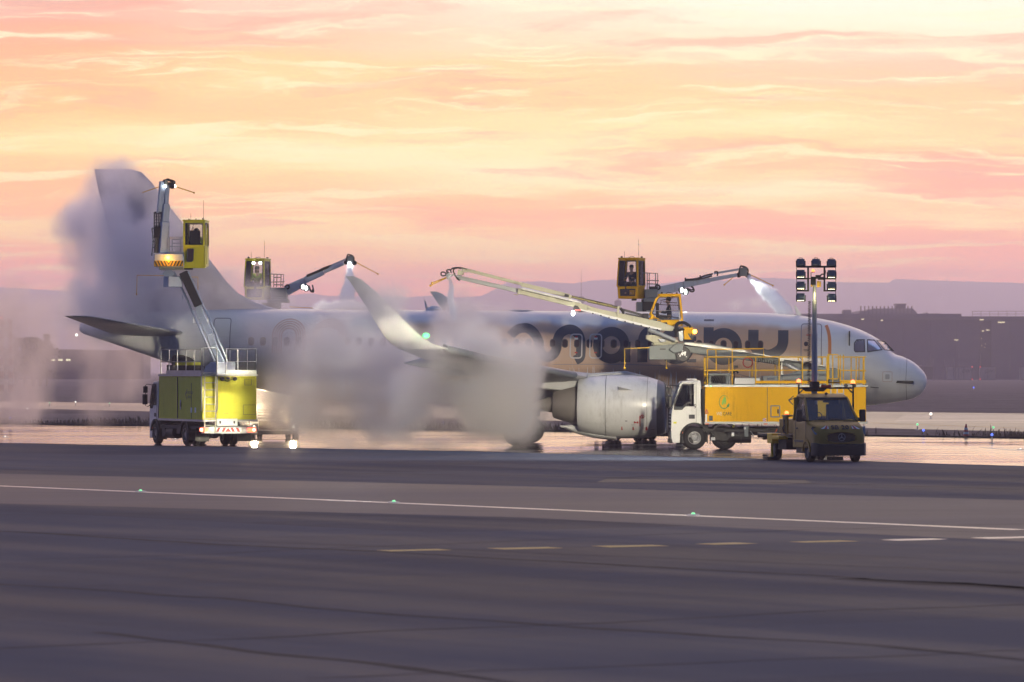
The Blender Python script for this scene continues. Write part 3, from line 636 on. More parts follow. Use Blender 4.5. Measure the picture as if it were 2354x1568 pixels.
# ------------------------------------------------------------------ the airliner
YAW, PIT = R(-4.4), R(0.45)
PO = Vector((18.18, 198.6, 0))
MP = Matrix.Translation(PO) @ Matrix.Rotation(YAW, 4, 'Z') @ Matrix.Translation((-17.7, 0, 0)) @ Matrix.Rotation(PIT, 4, 'Y') @ Matrix.Translation((17.7, 0, 0))
MPI = MP.inverted()
plane = thing('airliner', 'long white and orange twin engine airliner with big dark lettering, wrapped in steam', 'airplane')
plane.matrix_world = MP
def PS(xd, yd, off=-1.95):
    """station and height on the aircraft of a photo point, for a surface off metres to the side of its centreline"""
    d = 200 + off
    for _ in range(4):
        q = MPI @ W(xd, yd, d); d += (off - q.y)
    q = MPI @ W(xd, yd, d); return -q.x, q.z
FUS = [(0.0, 3.00, 2.92, .04), (.06, 3.22, 2.66, .30), (.23, 3.45, 2.40, .55), (.6, 3.78, 2.17, .90), (1.05, 4.00, 2.07, 1.17), (1.44, 4.14, 1.99, 1.36), (1.86, 4.56, 1.93, 1.52), (2.24, 4.83, 1.88, 1.64),
       (2.9, 5.16, 1.82, 1.78), (3.77, 5.45, 1.78, 1.89), (4.64, 5.64, 1.765, 1.94), (5.8, 5.79, 1.76, 1.97), (7.2, 5.88, 1.76, 1.975), (9, 5.90, 1.76, 1.975), (24, 5.90, 1.76, 1.975), (26, 5.90, 1.84, 1.94), (28, 5.90, 2.06, 1.84),
       (30, 5.89, 2.44, 1.64), (32, 5.86, 2.98, 1.36), (34.4, 5.74, 3.76, .95), (36.4, 5.52, 4.43, .56), (37.4, 5.30, 4.74, .30), (37.57, 5.20, 4.86, .12)]
def fprof(s):
    s = min(max(s, 0), 37.57)
    for k in range(len(FUS) - 1):
        a, b = FUS[k], FUS[k + 1]
        if s <= b[0]:
            p, n = FUS[max(k - 1, 0)], FUS[min(k + 2, len(FUS) - 1)]; h = b[0] - a[0]; t = (s - a[0]) / h; out = []
            for i in (1, 2, 3):
                m0 = (b[i] - p[i]) / max(b[0] - p[0], 1e-6) * h; m1 = (n[i] - a[i]) / max(n[0] - a[0], 1e-6) * h; dl = b[i] - a[i]
                if k == 0: m0 = 2.2 * dl
                m0 = max(-3 * abs(dl), min(3 * abs(dl), m0)); m1 = max(-3 * abs(dl), min(3 * abs(dl), m1))
                out.append((2*t**3-3*t*t+1)*a[i] + (t**3-2*t*t+t)*m0 + (-2*t**3+3*t*t)*b[i] + (t**3-t*t)*m1)
            return out
    return FUS[-1][1:]
def fpt(s, z, off=0.0):
    t, b, w = fprof(s); zc, hh = (t + b) / 2, max((t - b) / 2, 1e-3); u = max(-.999, min(.999, (z - zc) / hh))
    y = -w * math.sqrt(1 - u * u); n = Vector((0, y / max(w, .01) ** 2, (z - zc) / hh ** 2)).normalized()
    return Vector((-s, y, z)) + n * off
def livery_mat():
    m = bpy.data.materials.new('airliner_paint'); m.use_nodes = True; t = m.node_tree; q = NT(t); b = t.nodes['Principled BSDF']
    co = q.n('ShaderNodeTexCoord').outputs['Object']; x, y, z = q.xyz(co)
    hi = q.noise(q.cxyz(q.mul(x, 1.0), 0.0, 0.0), 4.5, 3.0, 0.8); lo = q.noise(q.cxyz(x, 5.0, 0.0), 0.7, 2.0, 0.5)
    # runs of fluid: the lower edge of the orange band breaks up into vertical streaks
    edge = q.add(2.55, q.add(q.mul(q.smooth(hi, 0.40, 0.72), 1.15), q.mul(q.m('SUBTRACT', lo, 0.5), 0.8)))
    band = q.smooth(q.m('SUBTRACT', z, edge), -0.06, 0.06)
    runs = q.noise(q.cxyz(q.mul(x, 1.0), 0.0, q.mul(z, 0.06)), 7.0, 3.0, 0.7)
    low = q.mul(q.smooth(runs, 0.52, 0.58), q.smooth(z, 1.9, 2.6))
    ori = q.m('MAXIMUM', band, q.mul(low, 0.85))
    ori = q.mul(ori, q.mul(q.smooth(x, -4.75, -4.95, 0.0, 1.0), q.smooth(x, -24.0, -22.0)))
    top = q.smooth(q.add(z, q.mul(q.m('SUBTRACT', lo, 0.5), 0.7)), 5.15, 5.5, 1.0, 0.0)
    ori = q.mul(ori, top)
    var = q.noise(co, 0.8, 4.0, 0.55)
    oc = q.mix(var, (0.46, 0.31, 0.21, 1), (0.57, 0.40, 0.28, 1)); wc = q.mix(var, (0.60, 0.62, 0.64, 1), (0.72, 0.73, 0.74, 1))
    dirt = q.smooth(q.noise(q.v('MULTIPLY', co, (0.5, 1, 2.5)), 1.1, 7.0, 0.65), 0.45, 0.75)
    c = q.mix(q.mul(dirt, 0.18), q.mix(ori, wc, oc), (0.33, 0.32, 0.33, 1))
    # skin joints
    fr = q.m('ABSOLUTE', q.m('SUBTRACT', q.m('FRACT', q.mul(x, 0.42)), 0.5)); c = q.mix(q.mul(q.smooth(fr, 0.004, 0.0), 0.25), c, (0.2, 0.2, 0.22, 1))
    fz = q.m('ABSOLUTE', q.m('SUBTRACT', q.m('FRACT', q.mul(z, 0.75)), 0.5)); c = q.mix(q.mul(q.smooth(fz, 0.008, 0.0), 0.18), c, (0.2, 0.2, 0.22, 1))
    q.put(b.inputs['Base Color'], c)
    q.put(b.inputs['Roughness'], q.add(0.30, q.mul(var, 0.2))); b.inputs['Coat Weight'].default_value = 0.25; b.inputs['Coat Roughness'].default_value = 0.2
    bn = q.n('ShaderNodeBump'); bn.inputs['Strength'].default_value = 0.04; q.put(bn.inputs['Height'], q.noise(co, 2.2, 4.0, 0.6)); t.links.new(bn.outputs[0], b.inputs['Normal'])
    return m
M['livery'] = livery_mat()
M['acw'] = mat('aircraft_white', (0.66, 0.67, 0.68), 0.32, var=0.06, vscale=0.8, coat=0.2, dirt=(0.38, 0.37, 0.36))
M['acg'] = mat('aircraft_grey', (0.40, 0.41, 0.43), 0.40, var=0.08, vscale=0.8, dirt=(0.22, 0.22, 0.22))
M['fin'] = mat('fin_paint', (0.52, 0.47, 0.52), 0.42, var=0.15, vscale=0.35)
M['letter'] = mat('charcoal_livery_lettering', (0.055, 0.057, 0.072), 0.35, var=0.1, coat=0.15)
M['lip'] = mat('polished_lip', (0.15, 0.165, 0.19), 0.32, 0.35)
M['nozzle'] = mat('burnt_nozzle_metal', (0.24, 0.22, 0.21), 0.55, 0.3, var=0.1)
M['ring'] = mat('rust_orange_livery_line', (0.36, 0.17, 0.11), 0.4)
M['stripe'] = mat('orange_livery_stripe', (0.62, 0.22, 0.06), 0.4)
M['pane'] = mat('cabin_window_pane', (0.05, 0.035, 0.04), 0.12, var=0.2, coat=0.3)
M['panec'] = mat('cockpit_pane', (0.03, 0.035, 0.045), 0.08, coat=0.5)
M['seal'] = mat('window_seal', (0.06, 0.055, 0.06), 0.5)
M['seam'] = mat('door_seam', (0.22, 0.22, 0.25), 0.5)

S = [0, .02, .06, .13, .23, .4, .6, .8, 1.0] + [1.0 + .055 * i for i in range(1, 49)] + [3.77, 4.2, 4.64, 5.2, 5.8, 6.5, 7.2, 8, 9] + [9 + 1.5 * i for i in range(1, 10)] + [24, 25, 26, 27, 28, 29, 30, 31, 32, 33.2, 34.4, 35.4, 36.4, 37.0, 37.4, 37.57]
rings = []; NR = 176
for s in S:
    t, b, w = fprof(s); zc, hh = (t + b) / 2, (t - b) / 2
    rings.append([Vector((-s, w * math.cos(2 * math.pi * k / NR), zc + hh * math.sin(2 * math.pi * k / NR))) for k in range(NR)])
z8 = lambda x, y: (1723.5 + x * .19524, 563.0 + y * .19524)
CW = [('side', [(1225, 1160), (1255, 1120), (1345, 1118), (1350, 1260), (1240, 1262), (1225, 1240)]), ('slid', [(1382, 1118), (1465, 1122), (1555, 1235), (1385, 1262)]), ('front', [(1492, 1124), (1590, 1142), (1696, 1250), (1580, 1237)])]
def inset(poly, f): cx = sum(p[0] for p in poly) / len(poly); cy_ = sum(p[1] for p in poly) / len(poly); return [(cx + (x - cx) * f, cy_ + (y - cy_) * f) for x, y in poly]
PSn = lambda x, y: PS(x, y, -1.35)
def inside(poly, x, y):
    r = False
    for (x0, y0), (x1, y1) in zip(poly, poly[1:] + poly[:1]):
        if (y0 > y) != (y1 > y) and x < (x1 - x0) * (y - y0) / (y1 - y0) + x0: r = not r
    return r
HOLES = [[PSn(*z8(*p)) for p in inset(poly, .97)] for _, poly in CW[:2]]
mb = MB(); mb.rings(rings)
mb.f = [f for f in mb.f if len(f) > 4 or not any(inside(h, -sum(mb.v[i].x for i in f) / 4, sum(mb.v[i].z for i in f) / 4) for h in HOLES)]
mb.build('fuselage', M['livery'], plane, smooth=60)

def decal(name, polys, m, parent, off=0.012, conv=None, side=1):
    """flat marks laid on the curved side; polys are outlines in photo points (or station/height with conv)"""
    bm = bmesh.new()
    for poly in polys:
        pts = [(conv or PS)(*p) for p in poly]
        vs = [bm.verts.new((s, 0, z)) for s, z in pts]; bm.faces.new(vs)
    bmesh.ops.triangulate(bm, faces=bm.faces)
    for _ in range(6):
        es = [e for e in bm.edges if e.calc_length() > 0.16]
        if not es: break
        bmesh.ops.subdivide_edges(bm, edges=es, cuts=1); bmesh.ops.triangulate(bm, faces=[f for f in bm.faces if len(f.verts) > 3])
    for v in bm.verts: v.co = fpt(v.co.x, v.co.z, off); v.co.y *= side
    me = bpy.data.meshes.new(name); bm.to_mesh(me); bm.free()
    return link(name, me, m, parent, smooth=80)
def smoothpath(pts, n=8):
    P = [Vector(p) for p in pts]; out = []
    for i in range(len(P) - 1):
        p0, p1, p2, p3 = P[max(i - 1, 0)], P[i], P[i + 1], P[min(i + 2, len(P) - 1)]
        for k in range(n):
            t = k / n; out.append(0.5 * ((2 * p1) + (p2 - p0) * t + (2 * p0 - 5 * p1 + 4 * p2 - p3) * t * t + (3 * p1 - p0 - 3 * p2 + p3) * t ** 3))
    out.append(P[-1]); return out
def stroke_geo(acc, pts, w, off, closed=False, cross=4, z_round=False):
    """ribbon of width w (metres) along a path given in photo points"""
    P = [Vector(PS(*p)) for p in pts]; n = len(P); vs, fs = acc; o = len(vs); up = 0
    for i, p in enumerate(P):
        a, b = (P[i - 1], P[(i + 1) % n]) if closed else (P[max(i - 1, 0)], P[min(i + 1, n - 1)])
        d = (b - a).normalized(); s = Vector((-d.y, d.x))
        for j in range(cross + 1):
            r = p + s * (w * (j / cross - .5)); vs.append(fpt(r.x, r.y, off))
    c1 = cross + 1
    for i in range(n if closed else n - 1):
        for j in range(cross):
            k = (i + 1) % n; fs.append((o + i * c1 + j, o + i * c1 + j + 1, o + k * c1 + j + 1, o + k * c1 + j))
def stroke_obj(name, strokes, m, parent):
    acc = ([], [])
    for k, (pts, w, closed) in enumerate(strokes): stroke_geo(acc, pts, w, 0.012 + 0.004 * (k % 3), closed)
    me = bpy.data.meshes.new(name); me.from_pydata([tuple(v) for v in acc[0]], [], acc[1]); return link(name, me, m, parent, smooth=80)
z4 = lambda x, y: (947.9 + x * .19524, 574.5 + y * .19524)
z5 = lambda x, y: (1350.1 + x * .20151, 545.8 + y * .20151)
z3 = lambda x, y: (517.0 + x * .17084, 545.8 + y * .17084)
def circ(cx, cy_, r, a0=0, a1=360, n=36, ry=None): return [(cx + r * math.cos(R(a0 + (a1 - a0) * i / n)), cy_ + (ry or r) * math.sin(R(a0 + (a1 - a0) * i / n))) for i in range(n + (a1 - a0 != 360))]
pxm = 1 / 51.9 / 1.0
m4 = .19524 * .0193; m5 = .20151 * .0193
L1 = [z4(*p) for p in [tuple(v) for v in smoothpath([(1150, 1010), (1195, 960), (1260, 925), (1350, 925), (1430, 985), (1482, 1080), (1490, 1170), (1522, 1232), (1590, 1262), (1660, 1228), (1695, 1160), (1702, 1070), (1738, 985), (1815, 940), (1885, 945), (1948, 995), (1978, 1085), (1982, 1180), (1970, 1265), (1915, 1300)])]]
stroke_obj('lettering', [(L1, 112 * m4, False)], M['letter'], plane)
stroke_obj('lettering', [([z5(*p) for p in circ(270, 1230, 155)], 105 * m5, True), ([z5(*p) for p in ((435, 1190), (435, 1260), (435, 1340), (433, 1422))], 108 * m5, False)], M['letter'], plane)
stroke_obj('lettering', [([z5(*p) for p in [tuple(v) for v in smoothpath([(625, 1424), (625, 1300), (628, 1190), (655, 1105), (720, 1062), (820, 1050)])]], 112 * m5, False)], M['letter'], plane)
stroke_obj('lettering', [([z5(*p) for p in circ(1010, 1235, 155)], 110 * m5, True), ([z5(*p) for p in ((1185, 1130), (1185, 1260), (1185, 1424))], 105 * m5, False)], M['letter'], plane)
stroke_obj('lettering', [([z5(*p) for p in circ(1550, 1245, 155)], 110 * m5, True), ([z5(*p) for p in ((1378, 935), (1378, 1050), (1378, 1150), (1380, 1240))], 112 * m5, False)], M['letter'], plane)
stroke_obj('lettering', [([z5(*p) for p in [tuple(v) for v in smoothpath([(1890, 1055), (1890, 1120), (1893, 1190), (1925, 1275), (1990, 1325), (2060, 1340), (2130, 1320), (2200, 1270), (2228, 1200), (2230, 1120), (2230, 1060)])]], 116 * m5, False)], M['letter'], plane)
# rainbow rings at the rear
def rings_logo(cx, cy_, radii, flip):
    st = []
    for r in radii:
        arc = [(cx + r * math.cos(R(a)), cy_ + (r if flip else -r) * math.sin(R(a)) * 1.0) for a in range(0, 181, 6)]
        ext = 230 if not flip else -230
        st.append(([z3(*p) for p in [(cx + r, cy_ + ext), (cx + r, cy_ + ext * .5)] + arc + [(cx - r, cy_ + ext * .5), (cx - r, cy_ + ext)]], .045, False))
    return st
stroke_obj('ring_emblem', rings_logo(850, 1320, (100, 130, 160, 190, 220), False), M['ring'], plane)
stroke_obj('ring_emblem', rings_logo(1400, 1320, (130, 160, 190, 220), False), M['ring'], plane)
stroke_obj('livery_stripe', [([tuple(v) for v in smoothpath([z8(893, 945), z8(915, 1000), z8(932, 1080), z8(938, 1180), z8(936, 1285)], 5)], .14, False)], M['stripe'], plane)

def rrect(cx, cy_, w, h, r, n=5):
    out = []
    for sx, sy, a0 in ((1, 1, 0), (-1, 1, 90), (-1, -1, 180), (1, -1, 270)):
        for i in range(n + 1):
            a = R(a0 + 90 * i / n); out.append((cx + sx * (w / 2 - r) + r * math.cos(a), cy_ + sy * (h / 2 - r) + r * math.sin(a)))
    return out
sz = lambda s, z: (s, z)
s0, zw = PS(*z5(297, 1215))
sd1, zd1 = PS(*z4(1925, 1135)); sd2, zd2 = PS(*z4(2155, 1135))
for k in range(-17, 31):
    s = s0 + .533 * k
    if s < 6.9 or s > 31.5: continue
    w = decal('cabin_window', [rrect(s, zw, .27, .38, .12)], M['seal'], plane, .022, sz); decal('pane', [rrect(s, zw, .19, .30, .09)], M['pane'], w, .028, sz)
def frame_ring(s, z, w, h, r, t): 
    o, i = rrect(s, z, w, h, r), rrect(s, z, w - 2 * t, h - 2 * t, max(r - t, .02)); n = len(o)
    return [[o[k], o[(k + 1) % n], i[(k + 1) % n], i[k]] for k in range(n)]
M['doorrim'] = mat('door_rim', (0.52, 0.50, 0.48), 0.35)
for s, z in ((sd1, zd1), (sd2, zd2)):
    e = decal('overwing_exit', frame_ring(s, z, .56, 1.08, .16, .055), M['doorrim'], plane, .032, sz)
    decal('sign', [rrect(s, z + .40, .12, .07, .01, 1)], M['red'], e, .034, sz); decal('sign', [rrect(s, z - .28, .12, .06, .01, 1)], M['red'], e, .034, sz)
    decal('handle_panel', [rrect(s, z + .33, .16, .09, .02, 2)], M['whitepaint'], e, .033, sz)
sdr, zdr = PS(1864, 793)
dr = decal('passenger_door', frame_ring(sdr, zdr, .92, 1.86, .14, .04), M['seam'], plane, .016, sz)
decal('window', [rrect(PS(1852, 791)[0], PS(1852, 791)[1], .17, .20, .08)], M['pane'], dr, .02, sz)
decal('sign', [rrect(sdr + .12, zdr + .42, .2, .05, .01, 1)], M['red'], dr, .02, sz)
decal('placard', [rrect(sdr + .2, zdr - .22, .26, .03, .01, 1), rrect(sdr + .2, zdr - .27, .2, .02, .005, 1)], M['seal'], dr, .02, sz)
sdr2 = 31.0
decal('passenger_door', frame_ring(sdr2, zdr + .1, .8, 1.8, .14, .04), M['seam'], plane, .016, sz)
# cockpit glazing
M['cglass'] = glass_mat('cockpit_glass', (.70, .74, .78), .10)
for k, (nm, poly) in enumerate(CW):
    for sd in (1, -1):
        o, i_ = inset(poly, 1.08), inset(poly, .9); n = len(o)
        ring = [[z8(*o[a]), z8(*o[(a + 1) % n]), z8(*i_[(a + 1) % n]), z8(*i_[a])] for a in range(n)]
        wd = decal('cockpit_window', ring, M['seal'], plane, .014, PSn, sd)
        decal('pane', [[z8(*p) for p in inset(poly, .93)]], M['panec'] if k == 2 else M['cglass'], wd, .006 if k != 2 else .012, PSn, sd)
mb = MB(); mb.box((-2.1, 0, 2.9), (3.0, 2.6, .1)); mb.box((-1.75, 0, 3.35), (.7, 2.3, .45)); mb.box((-3.4, 0, 3.9), (.06, 3.2, 2.4)); mb.build('flight_deck', M['dark'], plane)
mb = MB()
for y in (-.55, .55): mb.box((-2.55, y, 3.55), (.14, .5, .9)); mb.box((-2.35, y, 3.2), (.5, .5, .16)); mb.box((-2.52, y, 4.1), (.1, .26, .22))
mb.build('pilot_seat', M['seat'], plane, bevel=.04)
# maintenance panel, probes, radome seam
sp, zp = PS(2039, 866, -1.3)
pl = decal('service_panel', frame_ring(sp, zp, .42, .44, .05, .012), M['ring'], plane, .012, sz); decal('hatch', [rrect(sp, zp, .19, .21, .03, 2)], M['acg'], pl, .014, sz)
seam = []
t_, b_, w_ = fprof(.92)
for k in range(25): seam.append((.93 - .05 * abs(k / 12 - 1), b_ + .03 + (t_ - b_ - .06) * k / 24))
acc = ([], [])
def strokeSZ(name, pts, w, m, off=.012):
    vs, fs = [], []; P = [Vector(p) for p in pts]
    for i, p in enumerate(P):
        d = (P[min(i + 1, len(P) - 1)] - P[max(i - 1, 0)]).normalized(); s = Vector((-d.y, d.x))
        for e in (-1, 1): r = p + s * (w / 2 * e); vs.append(tuple(fpt(r.x, r.y, off)))
        if i: fs.append((2 * i - 2, 2 * i - 1, 2 * i + 1, 2 * i))
    me = bpy.data.meshes.new(name); me.from_pydata(vs, [], fs); return link(name, me, m, plane, smooth=80)
strokeSZ('radome_seam', seam, .02, M['seam'])
mb = MB(); p = fpt(*PS(2000, 889, -1.2), .03); mb.beam(p, p + Vector((.36, 0, -.03)), .02, .03); mb.build('pitot_probe', M['seal'], plane)
strokeSZ('fairing_line', [PS(x, y) for x, y in ((1270, 838), (1400, 837), (1520, 840), (1600, 843), (1660, 851), (1720, 866), (1780, 893))], .025, M['seam'])
mb = MB()
for xd in (2002, 2012): mb.box(fpt(PS(xd, 925, -.6)[0], 1.9, -.02), (.06, .02, .12))
mb.build('drain_mast', M['acg'], plane)

# ---- lifting surfaces
def foil(le, te, th, up, n=9):
    le, te, up = Vector(le), Vector(te), Vector(up).normalized(); c = te - le; ch = c.length; u, l = [], []
    for i in range(n + 1):
        x = (1 - math.cos(math.pi * i / n)) / 2
        y = 5 * th * (.2969 * math.sqrt(x) - .126 * x - .3516 * x * x + .2843 * x ** 3 - .1015 * x ** 4) * ch
        u.append(le + c * x + up * y); l.append(le + c * x - up * y * .8)
    return u + l[-2:0:-1]
def wing(side):
    k = lambda s, y, z: (-s, side * y, z)
    st = [(1.2, 12.0, 18.9, 2.62, .13), (1.95, 12.4, 18.9, 2.68, .14), (4.0, 13.5, 18.95, 2.86, .125), (6.4, 14.75, 19.0, 3.06, .12), (9.5, 16.35, 19.95, 3.36, .115), (13, 18.2, 20.95, 3.75, .11), (16.2, 19.85, 21.75, 4.2, .10)]
    mb = MB(); mb.rings([foil(k(a, y, z), k(b, y, z - .03), th, (0, 0, 1)) for y, a, b, z, th in st]); w = mb.build('wing', M['acg'], plane, smooth=50)
    sh = [(16.2, 19.85, 21.75, 4.2, 0), (16.75, 20.2, 21.9, 4.32, 25), (17.2, 20.6, 22.1, 4.58, 52), (17.48, 21.05, 22.35, 5.0, 70), (17.68, 21.7, 22.75, 5.7, 78), (17.82, 22.4, 23.2, 6.4, 82), (17.92, 23.0, 23.55, 6.9, 83), (17.95, 23.3, 23.65, 7.03, 83)]
    mb = MB(); mb.rings([foil(k(a, y, z), k(b, y, z), .09, (0, -side * math.sin(R(e)), math.cos(R(e)))) for y, a, b, z, e in sh]); mb.build('sharklet', M['acw'], w, smooth=50)
    for y, s0_, ln in ((4.6, 16.6, 3.6), (9.0, 18.2, 3.0), (12.6, 19.2, 2.6)):
        mb = MB(); zc = 2.55 + .09 * y
        mb.rings([[Vector(k(s0_ + ln * t, y + .2 * rr * math.cos(a), zc - .05 - .1 * t + .28 * rr * math.sin(a))) for a in [2 * math.pi * i / 10 for i in range(10)]] for t, rr in ((0, .05), (.15, .6), (.4, 1), (.7, .8), (1, .05))]); mb.build('flap_fairing', M['acg'], w, smooth=60)
    mb = MB()
    for y, a, z in ((2.2, 12.5, 2.72), (9.5, 16.35, 3.38), (16.0, 19.75, 4.18)): pass
    mb.rings([[Vector(k(a - .03 + .25 * math.cos(t), y, z + .16 * math.sin(t))) for t in [math.pi * (.55 + .9 * i / 6) for i in range(7)]] for y, a, z in ((6.9, 15.2, 3.1), (9.5, 16.53, 3.36), (13, 18.35, 3.75), (16.0, 19.92, 4.17))], cap=False); mb.build('slat', M['lip'], w, smooth=60)
    mb = MB(); mb.ball(k(20.42, 17.32, 4.66), .11, (1.3, 1, 1), 6); mb.build('navigation_light', M['navtip'] if side < 0 else M['rlamp'], w)
    return w
wing(-1); wing(1)
lamp('nav_glow', 'POINT', (-20.25, -17.6, 4.66), 5, (0.1, 1.0, 0.25), plane, shadow_soft_size=.1)
def stab(side):
    k = lambda s, y, z: (-s, side * y, z)
    st = [(.3, 32.2, 36.1, 4.72, .11), (.9, 32.55, 36.1, 4.78, .11), (3.5, 34.3, 36.6, 5.1, .10), (5.9, 35.8, 37.1, 5.42, .09), (6.15, 36.15, 37.15, 5.46, .07), (6.24, 36.6, 37.15, 5.47, .04)]
    mb = MB(); mb.rings([foil(k(a, y, z), k(b, y, z), th, (0, 0, 1)) for y, a, b, z, th in st]); mb.build('tailplane', M['acg'], plane, smooth=50)
stab(-1); stab(1)
FIN = [(5.2, 25.0, 35.7, .25), (5.75, 27.8, 35.65, .22), (5.95, 28.9, 35.62, .20), (6.2, 29.75, 35.66, .20), (6.6, 30.5, 35.72, .20), (7.1, 31.0, 35.82, .22), (8, 31.7, 36.0, .24), (9.2, 32.6, 36.3, .22), (10.4, 33.55, 36.6, .20), (11.5, 34.4, 36.86, .17), (11.95, 34.85, 36.95, .13), (12.08, 35.3, 36.97, .07)]
mb = MB(); mb.rings([foil((-a, 0, z), (-b, 0, z), th * 2.2 / (b - a), (0, 1, 0)) for z, a, b, th in FIN]); fin = mb.build('tail_fin', M['fin'], plane, smooth=50)
mb = MB(); mb.beam((-34.95, 0, 5.9), (-36.15, 0, 11.9), .03, .5, .02, .4); mb.build('rudder_seam', M['seal'], fin)
# belly fairing
mb = MB(); mb.rings([[Vector((-s, w * math.cos(a), 2.3 + (hh if math.sin(a) < 0 else .5) * math.sin(a))) for a in [2 * math.pi * i / 24 for i in range(24)]] for s, w, hh in ((10.2, .6, .2), (11.2, 1.7, .62), (12.5, 2.15, .78), (14, 2.25, .84), (18, 2.25, .84), (20, 2.05, .7), (21.6, 1.4, .4), (22.4, .5, .2))]); mb.build('belly_fairing', M['acw'], plane, smooth=60)
# ---- engines
def engine(side):
    ye, ze = side * 5.75, 1.76; root = (-11.2, ye, ze)
    def ring(prof, n=40, droop=0.0): return [[Vector((-s, ye + r * math.cos(2 * math.pi * k / n), ze + dz + r * 1.03 * math.sin(2 * math.pi * k / n))) for k in range(n)] for s, r, dz in prof]
    mb = MB(); mb.rings(ring([(11.55, 1.165, -.04), (11.9, 1.25, -.02), (12.6, 1.32, 0), (13.4, 1.33, 0), (14.2, 1.26, .02), (14.9, 1.14, .04), (14.95, 1.08, .04), (14.2, 1.05, .02)]), cap=False); e = mb.build('engine_cowl', M['acw'], plane, smooth=50)
    mb = MB(); mb.rings(ring([(11.56, 1.166, -.04), (11.32, 1.10, -.05), (11.2, 1.02, -.06), (11.2, .97, -.06), (11.35, .92, -.05), (11.8, .88, -.02), (12.3, .9, 0)]), cap=False); mb.build('inlet_lip', M['lip'], e, smooth=60)
    mb = MB(); mb.rings(ring([(12.25, .9, 0), (12.3, .02, 0)]), cap=False); mb.rings(ring([(11.75, .02, 0), (11.9, .14, 0), (12.25, .26, 0)]), cap=False)
    for i in range(18):
        a = 2 * math.pi * i / 18; c, s_ = math.cos(a), math.sin(a)
        mb.add([(-12.1, ye + c * .25 - s_ * .06, ze + s_ * .25 + c * .06), (-12.24, ye + c * .25 + s_ * .06, ze + s_ * .25 - c * .06), (-12.24, ye + c * .88 + s_ * .1, ze + s_ * .88 - c * .1), (-12.08, ye + c * .88 - s_ * .1, ze + s_ * .88 + c * .1)], [(0, 1, 2, 3)])
    mb.build('fan', M['dark'], e)
    mb = MB(); mb.rings(ring([(14.3, .9, .02), (15.2, .78, .04), (16.0, .56, .06), (16.05, .5, .06)]), cap=False); mb.rings(ring([(15.6, .42, .06), (16.3, .3, .06), (16.9, .05, .06)]), cap=False); mb.build('core_nozzle', M['nozzle'], e, smooth=60)
    mb = MB(); mb.prism([(-11.9, ze + 1.28), (-12.9, ze + 1.52), (-14.4, ze + 1.42), (-16.5, ze + 1.02), (-17.3, ze + .95), (-16.4, ze + .72), (-15.0, ze + .6), (-13.5, ze + .9)], ye - .2, ye + .2); mb.build('pylon', M['acg'], e, bevel=.06)
    mb = MB(); a0 = R(32); y0, z0 = ye + side * 1.24 * math.sin(R(58)), ze + 1.28 * math.cos(R(58))
    nrm = Vector((0, side * math.sin(R(58)), math.cos(R(58)))); p = Vector((0, y0, z0)) + nrm * .02
    q0, q1, q2 = p + Vector((-13.15, 0, 0)) - nrm * .06, p + Vector((-12.25, 0, 0)) - nrm * .08, p + Vector((-13.2, 0, 0)) + nrm * .36
    tv = Vector((0, side * .5, -.85)) * .02
    mb.add([q0 - tv, q1 - tv, q2 - tv, q0 + tv, q1 + tv, q2 + tv], [(0, 1, 2), (5, 4, 3), (0, 3, 4, 1), (1, 4, 5, 2), (2, 5, 3, 0)]); mb.build('strake', M['acw'], e, smooth=0)
    # chine at the lower rear, pointing back like a fairing
    mb = MB(); mb.rings([[Vector((-s, ye + r * math.cos(t), ze - 1.1 + dz + r * .6 * math.sin(t))) for t in [2 * math.pi * i / 12 for i in range(12)]] for s, r, dz in ((13.3, .5, -.06), (14.3, .5, .04), (15.0, .34, .12), (15.45, .16, .2), (15.75, .03, .24))]); mb.build('rear_fairing', M['acw'], e, smooth=60)
    mb = MB()
    for s in (11.95, 13.72): mb.rings(ring([(s, 1.265 if s < 12 else 1.328, 0), (s + .015, 1.268 if s < 12 else 1.329, 0)], 48), cap=False)
    mb.build('cowl_seam', M['seal'], e)
    if side < 0:
        def es(a_deg, s): rr = 1.34; return Vector((-s, ye - rr * math.cos(R(a_deg)), ze + rr * 1.03 * math.sin(R(a_deg))))
        def mark(name, s0_, s1_, a0_, a1_, m):
            mb = MB(); n = 4; vs = []; fs = []
            for i in range(n + 1):
                for s in (s0_, s1_): vs.append(es(a0_ + (a1_ - a0_) * i / n, s))
                if i: fs.append((2 * i - 2, 2 * i - 1, 2 * i + 1, 2 * i))
            mb.add(vs, fs); return mb
        sE = lambda zx: 11.2 + (1533 - (2200 + zx / 2.9425) * .5745) / 53.0
        for zx in (883, 1013, 1168):
            s = sE(zx); mb = mark('a', s - .022, s + .022, -38, -45, 0); mb.add([es(-43, s - .05), es(-43, s + .05), es(-47, s)], [(0, 1, 2)]); mb.build('arrow_mark', M['red'], e)
        s = sE(1094); mark('b', s - .018, s + .018, -16, -37, 0).build('red_line', M['red'], e)
        mb = MB(); mb.add([es(-26, sE(1025)), es(-31, sE(1025)), es(-28.5, sE(1052))], [(0, 1, 2)]); mb.add([es(-28 , sE(1045)), es(-29.2, sE(1045)), es(-29.2, sE(1066)), es(-28, sE(1066))], [(0, 1, 2, 3)])
        mb.add([es(-26.5, sE(1062)), es(-27.2, sE(1074)), es(-30, sE(1074)), es(-30.8, sE(1062))], [(0, 1, 2, 3)]); mb.build('warning_emblem', M['red'], e)
        s, a = sE(1122), -17.5; mb = MB(); N = 16; vs = []; fs = []
        for i in range(N):
            t = 2 * math.pi * i / N
            for r in (.062, .082): vs.append(es(a + math.degrees(r * math.sin(t) / 1.34), s + r * math.cos(t)))
            fs.append((2 * i, 2 * i + 1, (2 * i + 3) % (2 * N), (2 * i + 2) % (2 * N)))
